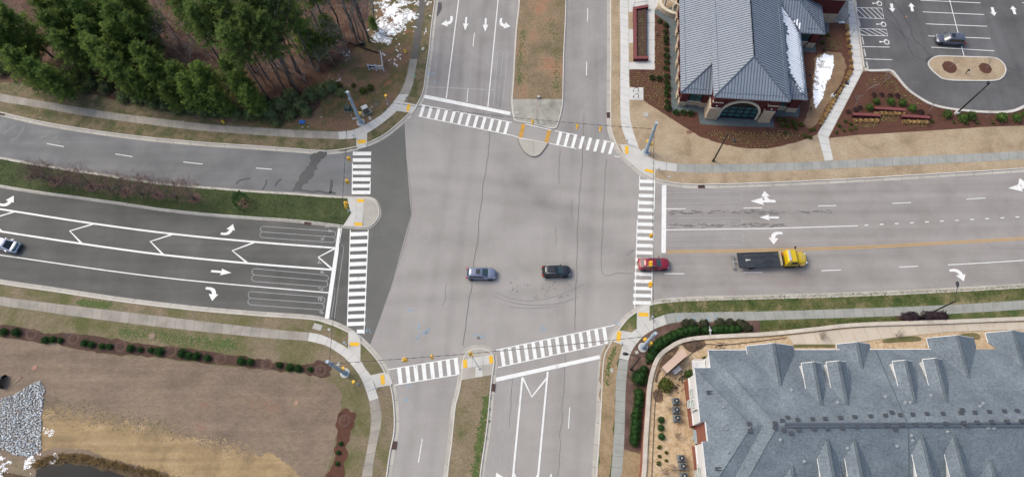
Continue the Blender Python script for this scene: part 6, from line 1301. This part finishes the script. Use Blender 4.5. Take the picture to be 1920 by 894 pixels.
for i,(x,y,h) in enumerate(((568,64,9),(611,52,8),(594,80,7),(698,42,3.5))):
    p=P(x,y,h*.7); s=h/11; protoA[(i+1)%3].put((p.x,p.y,GZ),R(0,6),(s*1.1,s*1.1,s),['young pine among grey bare trees, left of three','young pine among grey bare trees, right of three','young pine among grey bare trees, lowest of three','very small pine beside the snow patch'][i],'young pines among the bare trees')
bare=[branchy('bare_tree','b',11,.62,1,4,m_bark,s_,'tree',.13,m_twig) for s_ in (31,32,33)]
bl=[(530,128,8),(581,30,11),(668,36,11),(299,22,9),(386,88,8),(77,8,10),(638,62,9),(604,14,12),(640,8,12),(560,96,8),(690,0,12),(520,90,9),(470,110,8),(618,100,6),(345,50,8),(550,30,10),(655,20,13),(500,140,7),(150,118,6),(20,20,9),(322,60,8),(350,112,7),(310,40,8),(480,130,8),(570,140,6),(600,60,9),(415,110,7),(370,60,9),(650,96,7),(590,120,7),(540,60,12),(560,8,12),(520,40,11),(625,40,10),(505,110,9),(460,90,9)]
bl.sort()
for i,(x,y,h) in enumerate(bl):
    p=P(x,y,h*.6); s=h/11; bare[i%3].put((p.x,p.y,GZ),R(0,6.28),s,'leafless grey tree in the woods, %s from the left'%nth(i),'leafless trees in the woods')
# slender trunks leaning out of the top of the picture
tk=[branchy('bare_tree','b',20,.5,1,2,m_barkP,s_,'tree',.19,m_twig,up=1.3) for s_ in (41,42)]
for i,(x,y) in enumerate(((671,84),(691,69),(545,160),(556,134),(612,100),(640,72),(586,110),(520,128))):
    p=P(x,y,GZ); tk[i%2].put(p,R(0,6),(1,1,R(.95,1.2)),'slender tall trunk in the woods whose base is %s'%['nearest the rubbish bag','right beside the snow patch','lowest of all, near the grey bushes','just right of the lowest one','behind the silt fence left end','midway along the silt fence','between the young pines and the slope','leftmost, under the tall pines'][i],'slender trunks at the edge of the woods')
# ---- grey green undergrowth
sg=[shrub('wild_shrub','s',1.25,1.7,900,.26,m_gg,s_) for s_ in (51,52)]
ul=[(148,146,5),(175,158,5),(201,168,4),(160,172,3),(235,186,4),(262,188,4),(289,196,4),(312,201,3.5),(336,206,4),(362,208,4),(386,213,4),(405,216,3),(423,213,4),(446,216,4),(470,219,4),(490,214,5),(510,216,4.5),(530,202,5),(547,188,5),(564,200,4.5),(584,182,4.5),(601,174,4.5),(621,167,4),(497,196,4),(520,232,3),(545,218,4),(5,132,5),(640,176,3),(575,212,3.5)]
ul.sort()
for i,(x,y,r) in enumerate(ul):
    p=gp((x,y)); s=r/4.2; sg[i%2].put(p,R(0,6),(s,s,s*R(.8,1.1)),'grey green wild bush above the upper left sidewalk, %s from the left'%nth(i),'wild bushes at the foot of the woods')
ys=shrub('small_shrub','s',.42,.6,160,.2,m_yg,55)
for i,(q,lab) in enumerate((((681,172),'right'),((695,167),'far right'),((663,162),'middle'),((636,163),'left'))): ys.put(gp(q),R(0,6),R(.8,1.4),'small yellow green bush on the bare slope, %s of four'%lab,'yellow green bushes on the slope')
# ---- west median
my=[branchy('crape_myrtle','m',4.8,.55,11,3,m_twigR,s_,'tree',.042,m_twigR,True,1.0,1) for s_ in (61,62)]
ml=[(84,334),(104,340),(140,345),(171,350),(205,354),(235,360),(266,362),(295,365),(330,369),(364,372)]
for i,q in enumerate(ml):
    p=gp(q); my[i%2].put(p,R(0,6),R(.85,1.05),'leafless reddish multi stemmed shrub tree in the left green median, %s from the left'%nth(i),'leafless shrub trees in the left median')
    if i%2: 
        b=MB(); b.sheet([Vector((p.x+R(.9,1.3)*math.cos(k*.52),p.y+R(.8,1.2)*math.sin(k*.52),0)) for k in range(12)],.143); struct(b,'mulch_ring',m_mulchP)
mg=shrub('magnolia_tree','young dark green magnolia near the right end of the left green median',1.15,3.2,420,.34,m_mg,63,'tree',core=False)
p=gp((456.5,382)); mg.put(p,0,1.); 
b=MB(); b.sheet([Vector((p.x+.95*math.cos(k*.52),p.y+.95*math.sin(k*.52),0)) for k in range(12)],.143); struct(b,'mulch_ring',m_mulchP)
# ---- lower left strip
st_=[shrub('round_shrub','s',.52,.75,320,.17,m_dg,s_) for s_ in (71,72)]
A_=[(x/2.979,594+y/2.979) for x,y in ((30,85),(100,88),(262,130),(300,128),(343,133),(477,147),(517,155),(573,165),(617,165),(735,178),(787,183),(847,187),(897,193),(1023,205),(1060,217),(1102,220),(1163,230),(1352,248),(1400,253))]+[(480+x/2.979,594+y/2.979) for x,y in ((133,270),(190,283),(240,290),(305,292))]
rs_=[6,7,6,5.5,4.5,5.5,5.5,5,5,6,4.5,5,7,7,6,6.5,5.5,6.5,5.5,5,6,6,4]
for i,q in enumerate(A_): s=rs_[i]*.088/.52; st_[i%2].put(gp(q),R(0,6),s,'round dark green shrub in the long mulch strip, %s from the left'%nth(i),'round shrubs in the long mulch strip')
sap=branchy('bare_sapling','s',2.2,.5,1,2,m_twig,75,'sapling',.035,m_twig)
for i,q in enumerate([(x/2.979,594+y/2.979) for x,y in ((175,97),(410,122),(675,163),(955,192),(1232,235))]+[(500,683),(601,694),(646,788)]):
    p=gp(q); sap.put(p,R(0,6),R(.8,1.1),('bare sapling in a mulch ring of the long strip, %s from the left'%nth(i)) if i<7 else 'bare sapling in the short lower mulch bed','bare saplings in the long mulch strip')
    pl=[Vector((p.x+.75*math.cos(k*.52),p.y+.75*math.sin(k*.52),0)) for k in range(13)]; b=MB(); stroke(b,pl,.28,.152); struct(b,'mulch_ring',mat('ring_mulch',[S(98,76,66),S(112,88,76)],scale=1,famt=.2))
for i,q in enumerate(((639.5,831),(635,848),(632.7,868.6))): st_[i%2].put(gp(q),R(0,6),.55,'small green shrub in the short lower mulch bed, %s from the top'%nth(i),'small shrubs in the short mulch bed')
# ---- bank beds
ro=shrub('spiky_shrub','s',.42,.6,180,.26,m_dg,81,core=False); rg_=shrub('low_shrub','s',.32,.45,120,.2,m_yg,82)
f1=lambda x,y:(1160+x/7.45,y/7.45); f3=lambda x,y:(1160+x/7.45,120+y/7.45); f4=lambda x,y:(1440+x/2.979,y/2.979); f5=lambda x,y:(1360+x/7.45,120+y/7.45); f2=lambda x,y:(1360+x/7.45,y/7.45)
col=[f1(*q) for q in ((573,310),(655,365),(655,455),(655,540),(657,610),(665,700),(667,795),(667,880))]+[f3(*q) for q in ((660,75),(667,185),(667,262),(680,345),(668,440),(675,535),(682,625))]
for i,q in enumerate(col): ro.put(gp(q),R(0,6),R(.8,1.15),'spiky dark green shrub in the column left of the bank, %s from the top'%nth(i),'spiky shrubs left of the bank')
for q,l in (((465,200),'left of two beside the bike pad bed'),((570,217),'right of two beside the bike pad bed'),((800,690),'left of three below the bank corner'),((903,690),'middle of three below the bank corner'),((1005,702),'right of three below the bank corner')): ro.put(gp(f3(*q)),R(0,6),1.,'spiky dark green shrub, '+l,'spiky shrubs left of the bank')
yl=[f5(*q) for q in ((755,785),(845,795),(945,815),(1045,850),(790,865),(875,880),(965,880))]+[f4(*q) for q in ((103,700),(143,690),(183,700),(152,718),(235,730),(95,745),(203,762),(233,770),(255,725))]+[f2(*q) for q in ((1343,505),(1430,505),(1360,605),(1380,705))]
yl.sort(key=lambda q:q[0])
for i,q in enumerate(yl): rg_.put(gp(q),R(0,6),R(.75,1.1),'yellow green shrub in bank mulch right of the arched window, %s from the left'%nth(i),'low shrubs right of the bank front')
tg=shrub('tufted_plant','s',.27,.36,130,.24,m_tn,83,'garden plant',core=True,up=.6,single=True)
row=[f4(*q) for q in ((438,150),(440,165),(443,200),(446,228),(452,265),(458,300),(462,345),(462,378),(455,408),(447,425),(436,445),(415,480),(400,500),(390,518),(378,540),(366,562),(355,582),(344,602),(333,620),(321,640),(310,658),(299,675),(290,692))]
for i,q in enumerate(row): tg.put(gp(q),R(0,6),R(.9,1.15),'tan grass clump in the row along the diagonal walkway, %s from the top'%nth(i),'tan grass clumps along the walkway')
k=0
for (x0,x1,y,n,lab) in ((600,752,638,7,'below the uppermost brick wall'),(483,603,677,5,'below the lower left brick wall'),(758,880,685,6,'below the lower right brick wall')):
    for i in range(n): tg.put(gp(f4(x0+(x1-x0)*i/(n-1),y)),R(0,6),R(.85,1.05),'tan grass clump %s, %s from the left'%(lab,nth(i)),'tan grass clumps below the garden walls')
gs=shrub('garden_shrub','s',.62,.9,340,.2,leafmat('shrub_midgreen',[S(56,78,36),S(88,108,52)]),84); ps=shrub('purple_shrub','s',.42,.5,150,.2,m_pu,85,core=False)
G_=[(600,572,6,0),(680,573,7,1),(745,580,7,1),(800,612,7,1),(562,605,6.5,1),(995,645,7.5,1),(1080,667,8,1),(1128,655,8,1),(1295,663,9,1),(1380,665,8,1),(1425,640,5,1)]
G_.sort()
for i,(x,y,r,_) in enumerate(G_): gs.put(gp(f4(x,y)),R(0,6),r*.09/.62,'mid green garden shrub in the mulch below the parking lot, %s from the left'%nth(i),'green shrubs below the parking lot')
for i,(x,y) in enumerate(sorted(((588,535),(632,533),(680,537),(720,540),(485,620),(445,628),(510,605),(850,632),(895,655)))): ps.put(gp(f4(x,y)),R(0,6),R(.8,1.1),'dark purple twiggy shrub in the mulch below the parking lot, %s from the left'%nth(i),'purple shrubs below the parking lot')
for i,(x,y) in enumerate(sorted(((430,680),(395,705),(460,695),(455,725),(485,718),(420,730),(382,742),(915,682),(1035,685),(1110,690),(1165,688),(1255,690)))): rg_.put(gp(f4(x,y)),R(0,6),R(.6,.9),'small yellow green shrub at the lower edge of the lot mulch, %s from the left'%nth(i),'small shrubs at the lower mulch edge')
wt=branchy('bare_sapling','s',3.4,.6,1,3,m_twig,86,'sapling',.05,m_twig)
for q,lab in ((f4(640,462),'bare sapling in the mulch nearest the parking lot corner'),(f4(545,512),'bare sapling left of the purple shrubs'),(f4(482,600),'bare sapling beside the diagonal walkway'),(f4(775,510),'bare sapling by the curve of the lot kerb'),(f4(900,625),'bare sapling between the brick walls and the tall lamp'),(f4(1215,655),'bare sapling right of the tall lamp footing'),((1781,126),'bare sapling in the left mulch ring of the island'),((1849.5,128),'bare sapling in the right mulch ring of the island')): wt.put(gp(q,.16 if q[0]<1781 or q[1]>150 else .27),R(0,6),R(.7,1.),lab,'bare saplings round the parking lot')
# plug plants: far too many to count
m_plug=leafmat('plug_plant',[S(120,128,72),S(168,168,110)],famt=.2)
b=MB(); polys=[([(1181,134),(1226,134),(1229,60),(1243,58),(1248,128),(1251,206),(1240,205),(1206,188),(1206,164),(1181,163)],4.8),([(1318,247),(1450,247),(1500,243),(1520,255),(1480,267),(1440,275),(1390,275),(1350,266)],4.8),([(1622,139),(1665,140),(1695,170),(1730,195),(1710,200),(1660,165),(1625,165)],4.6),([(1600,226),(1645,224),(1645,238),(1600,240)],4.2),([(1650,218),(1685,218),(1685,229),(1650,229)],3.5),([(1700,228),(1740,226),(1745,236),(1700,240)],4.5),([(1550,70),(1578,70),(1578,96),(1548,96)],4),([(1195,24),(1209,24),(1209,106),(1195,106)],5)]
for pl,sp in polys:
    pp=[Vector((*q,0)) for q in pl]; x0,x1=min(q[0] for q in pl),max(q[0] for q in pl); y0,y1=min(q[1] for q in pl),max(q[1] for q in pl); y=y0; r_i=0
    while y<y1:
        x=x0+(sp/2 if r_i%2 else 0)
        while x<x1:
            v=Vector((x+R(-.8,.8),y+R(-.6,.6),0))
            if inside(v,pp) and R(0,1)<.88:
                zb=.145 if x0!=1195 else .65; c=P(v.x,v.y,zb); r=R(.09,.17)
                for _ in range(7): leaf(b,c,rv_(.8),r*1.3,r*.8,R(0,3))
            x+=sp
        y+=sp*.82; r_i+=1
o=b.build('plug_plants',m_plug); tag(o,'many tiny pale green ground cover plants set out in the bark mulch','ground cover',None,'stuff')
# ---- lower right corner hedges
cl=[shrub('clipped_shrub','s',.75,1.1,620,.15,m_dg,s_) for s_ in (91,92)]
arc=[(1229,652),(1236,645),(1245,640),(1254,635),(1264,630),(1274,625.5),(1284,622),(1294,620),(1302,619)]
for i,q in enumerate(arc): cl[i%2].put(gp(q),R(0,6),(1.05,1.05,1.05),'clipped dark green shrub in the curved hedge, %s from its lower left end'%nth(i),'curved hedge outside the retaining wall')
for i,(x,y,r) in enumerate(((1224,661,9),(1220,670,9))): cl[i%2].put(gp((x,y)),R(0,6),r*.088/.75,'clipped dark green shrub below the curved hedge, %s of the close pair'%('upper' if i==0 else 'lower'),'curved hedge outside the retaining wall')
for (x,y,r,lab) in ((1214,680,3,'tiny dark green shrub just below the close pair'),(1207,694,7,'dark green shrub touching the largest round one, above it'),(1198,709,12.5,'largest round dark green shrub, in the mulch below the lamp')): cl[0].put(gp((x,y)),R(0,6),r*.088/.75,lab,'shrubs in the lower right mulch')
for i,(x,y) in enumerate(((1197.5,737),(1197,746),(1196,755),(1193,770),(1191.5,780),(1191,792),(1190.5,801),(1190,811),(1189,820),(1188.5,828))): cl[i%2].put(gp((x,y)),R(0,6),(.85,.95,.95),'clipped shrub in the straight hedge beside the lower right sidewalk, %s from the top'%nth(i),'straight hedge beside the lower right sidewalk')
cb_=shrub('brown_shrub','s',.65,.7,420,.15,m_ol,93)
for i,(x,y,sx) in enumerate(((1286,607.5,1.1),(1296,607.5,1.1),(1319,608,1.1),(1349,606.5,1.15),(1368,607,1.15),(1387,607.5,1.1),(1394,611,1.1),(1402,616,1.05))): cb_.put(gp((x,y)),R(0,6),sx,'olive brown shrub in the row below the sidewalk, %s from the left'%nth(i),'olive shrubs below the right hand sidewalk')
for i,(x,y,s) in enumerate(((1309,621,.6),(1321.7,620.5,.95),(1340,619.5,.95),(1350,619,1.),(1360,618.5,1.),(1370,618.5,1.),(1381,618,.85))): cl[i%2].put(gp((x,y)),R(0,6),s,'clipped dark green shrub in the second row above the retaining wall, %s from the left'%nth(i),'green shrubs above the retaining wall')
pp_=shrub('dark_purple_shrub','s',.95,1.1,700,.17,m_pu,94)
for i,(x,y) in enumerate(((1698,598),(1710,597),(1736,596.5),(1749,596),(1762,595.5))): pp_.put(gp((x,y)),R(0,6),1.,'dark purple mounded shrub by the right street lamp, %s from the left'%nth(i),'dark purple shrubs by the right street lamp')
for i,(q,s,lab,pr) in enumerate((((1247,723),.95,'round yellow green shrub on the tan gravel near the dark soil',ys),((1292,702),1.,'green shrub squeezed against the white townhouse corner',gs),((1321,672),.9,'olive shrub beside the white balcony of the townhouses',rg_),((1239,787),.6,'uppermost of three round green shrubs in a column on the gravel',cl[0]),((1238.8,802),.6,'middle of three round green shrubs in a column on the gravel',cl[0]),((1239.7,818),.62,'lowest of three round green shrubs in a column on the gravel',cl[0]),((1236,838),.75,'small shrub below the column of three on the gravel',rg_),((1249,848),.6,'small shrub right of the others on the lower gravel',rg_),((1236,855),.6,'small shrub on the lower gravel left side',rg_),((1249,863),.55,'small yellow shrub on the lower gravel',rg_),((1234.5,868),.8,'lowest small shrub on the gravel',rg_))):
    pr.put(yard(q),R(0,6),s*(2.2 if pr is ys else 1.),lab,'shrubs on the tan gravel')
db=branchy('bare_bush','s',1.3,.8,7,2,m_twigR,95,'bush',.025,m_twigR,True,.8)
for q,lab in (((1254,765),'bare twiggy bush left of the upper air conditioners'),((1268,817),'bare twiggy bush level with the lowest round shrub'),((1245,885),'bare twiggy bush at the lower edge of the gravel'),((1262,877),'bare twiggy bush left of the lower air conditioners'),((1540,631),'bare twiggy bush on the cream walk, leftmost'),((1682,630),'bare twiggy bush in the grass by the cream walk'),((1300,645),'bare twiggy bush in the dark soil patch')): db.put(yard(q),R(0,6),R(.9,1.4),lab,'bare bushes in the townhouse yard')
# dead branches on the gravel
# =================== LOOSE STUFF
def flakes(polys,cell,thr,label,m,z=.165,name='snow_patch',seed=3,bias=None):
    b=MB()
    for pl,z_ in polys:
        pw_=W(pl,0); x0,x1=min(p.x for p in pw_),max(p.x for p in pw_); y0,y1=min(p.y for p in pw_),max(p.y for p in pw_); x=x0
        while x<x1:
            y=y0
            while y<y1:
                v=Vector((x+R(-.3,.3)*cell,y+R(-.3,.3)*cell,0))
                if inside(v,pw_):
                    e=edge_dist(v,pw_); n_=noise.noise(v*.55+Vector((seed,0,0)))*.6+noise.noise(v*1.9)*.45+min(e,2.5)*.16-thr
                    if n_>0:
                        r=cell*(R(.8,1.05) if n_>.3 else R(.3,.6)); hgt=z_+.02+.05*min(n_,1)
                        b.face([(v.x+r*R(.8,1.1)*math.cos(a),v.y+r*R(.8,1.1)*math.sin(a),hgt+R(0,.015)) for a in [k*1.047+R(-.2,.2) for k in range(6)]])
                y+=cell
            x+=cell
    o=b.build(name,m); return tag(o,label,'snow',None,'stuff')
flakes([([(690,-60),(800,-60),(786,0),(786,45),(776,62),(756,70),(754,86),(742,92),(722,84),(702,84),(688,78),(684,60),(700,40),(700,10)],.15)],.15,.2,'patchy white snow lying between the woods and the asphalt path',m_snow)
flakes([([(716,100),(752,92),(760,112),(748,128),(730,124),(722,110)],.15),([(612,140),(634,138),(640,152),(620,156)],.15),([(636,96),(668,92),(666,112),(646,116)],.15),([(800,-60),(812,-60),(810,20),(806,60),(796,66),(794,30)],.15)],.15,.34,'thin broken remnants of snow near the white sign',m_snow,seed=8)
flakes([([(1531,112),(1545,102),(1561,106),(1562,125),(1556,147),(1547,162),(1543,182),(1534,196),(1528,206),(1524,188),(1525,150),(1529,125)],.155)],.15,-.35,'bright snow patch lying on the oval lawn beside the bank',m_snow,seed=5)
flakes([([(1564,42),(1585,43),(1586,50),(1574,54),(1566,48)],.155)],.15,.15,'small snow patch at the corner of the entrance paving',m_snow,seed=6)
flakes([([(-30,825),(0,822),(24,838),(44,856),(36,880),(22,910),(-30,920)],.17),([(50,850),(70,842),(110,850),(112,870),(84,872),(60,890),(46,880)],.17),([(82,800),(104,806),(102,822),(84,830)],.15)],.15,.25,'snow on the bank between the pale stones and the pond',m_snow,seed=9)
b=MB(); rp=W([(-60,760),(0,748),(20,742),(44,731.6),(64,718),(79,714),(87,728),(82,755),(80,795),(79,842),(56,858),(34,854),(13,844),(-10,836),(-60,860)]); x0,x1=min(p.x for p in rp),max(p.x for p in rp); y0,y1=min(p.y for p in rp),max(p.y for p in rp); x=x0
while x<x1:
    y=y0
    while y<y1:
        v=Vector((x+R(-.12,.12),y+R(-.12,.12),0))
        if inside(v,rp): r=R(.07,.14); b.blob((v.x,v.y,.2+R(-.03,.06)),(r*R(.8,1.3),r,r*.7),0,5,3,.35,tint=R(0,1),seed=x*3+y)
        y+=.19
    x+=.19
o=b.build('riprap',mat('riprap_stone',[S(186,192,196,1.2),S(214,218,220,1.2)],scale=3,fine=6,famt=.1,rough=.9,tint=.4)); tag(o,'spread of pale blue grey stones at the left edge above the pond','stones',None,'stuff')
b=MB()
for i in range(700):
    t_=R(0,1); px=cr([Vector((*q,0)) for q in ((67,880),(101,868),(151,868),(201,877),(252,888),(300,900),(360,930))],8); v=px[int(t_*(len(px)-1))]; c=P(v.x+R(-10,10),v.y+random.gauss(-9,3.5),.15)
    for _ in range(4): leaf(b,c,rv_(.9),R(.25,.6),.09,R(0,3))
tag(b.build('bank_grass',leafmat('reed_brown',[S(110,94,66),S(160,136,96)])),'rough brown grass and reeds along the pond edge','grass',None,'stuff')
# short tufts that roughen the lawns
def tufts(name,polys,n,m,label,ls=.13):
    b=MB()
    for pl,nn in polys:
        pw_=W(pl); x0,x1=min(p.x for p in pw_),max(p.x for p in pw_); y0,y1=min(p.y for p in pw_),max(p.y for p in pw_); k=0
        while k<nn:
            v=Vector((R(x0,x1),R(y0,y1),0)); k+=1
            if inside(v,pw_): leaf(b,Vector((v.x,v.y,.14)),rv_(.6),ls*R(.8,1.8),ls*.6,R(0,3))
    tag(b.build(name,m),label,'grass',None,'stuff')
tufts('grass_tufts',[([(0,298),(201,330),(480,360),(655,372),(640,425),(480,408),(235,383),(0,348)],26000)],0,leafmat('tuft_green',[S(52,78,30),S(84,106,48)],famt=.2),'short green grass of the left median')
tufts('grass_tufts',[([(1215,600),(1240,563),(1440,556),(1776,543),(1920,535),(1920,560),(1600,576),(1250,588)],22000),([(1425,604),(1700,594),(1690,606),(1425,622)],6000)],0,leafmat('tuft_mixed',[S(66,88,40),S(110,116,66),S(150,136,100)],famt=.2),'short grass of the verge above the right hand walk')
# leaf litter and small twigs on the forest floor
b=MB(); pf=W([(0,-20),(690,-20),(690,60),(660,100),(620,190),(540,222),(330,203),(150,168),(0,150)])
for i in range(30000):
    v=Vector((R(-100,-10),R(55,100),0))
    if inside(v,pf): leaf(b,Vector((v.x,v.y,.15)),rv_(.2),R(.12,.35),R(.06,.16),R(0,3))
tag(b.build('fallen_leaves',leafmat('fallen_leaf',[S(84,52,40),S(126,88,66),S(150,114,90)],famt=.2)),'reddish brown fallen leaves covering the floor of the woods','leaves',None,'stuff')
# odds and ends
p=P(4,716,.14); t=thing('culvert_end','black flared culvert pipe end at the left edge above the stones','pipe',p); b=MB(); n=14; rings=[[(x,rr*math.cos(2*math.pi*k/n),.35+rr*.8*math.sin(2*math.pi*k/n)) for k in range(n)] for x,rr in ((-1.6,.55),(-.4,.6),(.5,1.0))]; loft(b,rings,0,False); b.build('pipe',m_bpole,t); b=MB(); b.tube([(.5+.0,1.0*math.cos(k*.45),.35+.8*math.sin(k*.45)) for k in range(15)],.06,5); b.build('rim',m_bpole,t)
a,c=P(25,720,.2),P(39,707,.2); b=MB(); b.tube([a,c],.045,6); b.tube([c,c+(c-a)*.12],.06,6,1); tag(b.build('survey_stake',[flat('stake_cream',S(224,206,160)),flat('stake_pink',S(230,120,140))]),'cream survey stake with pink tip lying near the stones','stake')
for q,lab in (((1519,205),'dark stake light on the mulch left of the oval lawn'),((1232,66),'dark spotlight in the mulch left of the bank'),((1211,107),'dark spotlight at the planter corner'),((1514,170),'dark spotlight beside the east wing of the bank'),((1518,143),'dark spotlight nearer the middle of the east wing')):
    t=thing('garden_spotlight',lab,'spotlight',P(*q,.15),R(0,3)); b=MB(); b.tube([(0,0,0),(0,0,.3)],.03,5); b.build('spike',m_bpole,t); b=MB(); b.tube([(-.22,0,.3),(.22,0,.42)],[.08,.13],8); b.build('lamp_head',m_bpole,t)
# dead branches dropped on the gravel
for k,(q,lab) in enumerate((((1277,712),'dark brush pile on the gravel nearest the white box'),((1285,705),'dark brush pile beside the townhouse corner'),((1268,728),'small dark brush scrap above the air conditioners'),((1352,650),'dark brush scrap north of the townhouse roof notch'))):
    c=yard(q,.04); b=MB()
    for _ in range(16): a=c+Vector((R(-.7,.7),R(-.6,.6),R(0,.08))); b.tube([a,a+Vector((R(-.5,.5),R(-.5,.5),R(-.03,.1)))],.035,4)
    tag(b.build('brush_pile',flat('brush_dark',S(44,40,38))),lab,'brush pile')
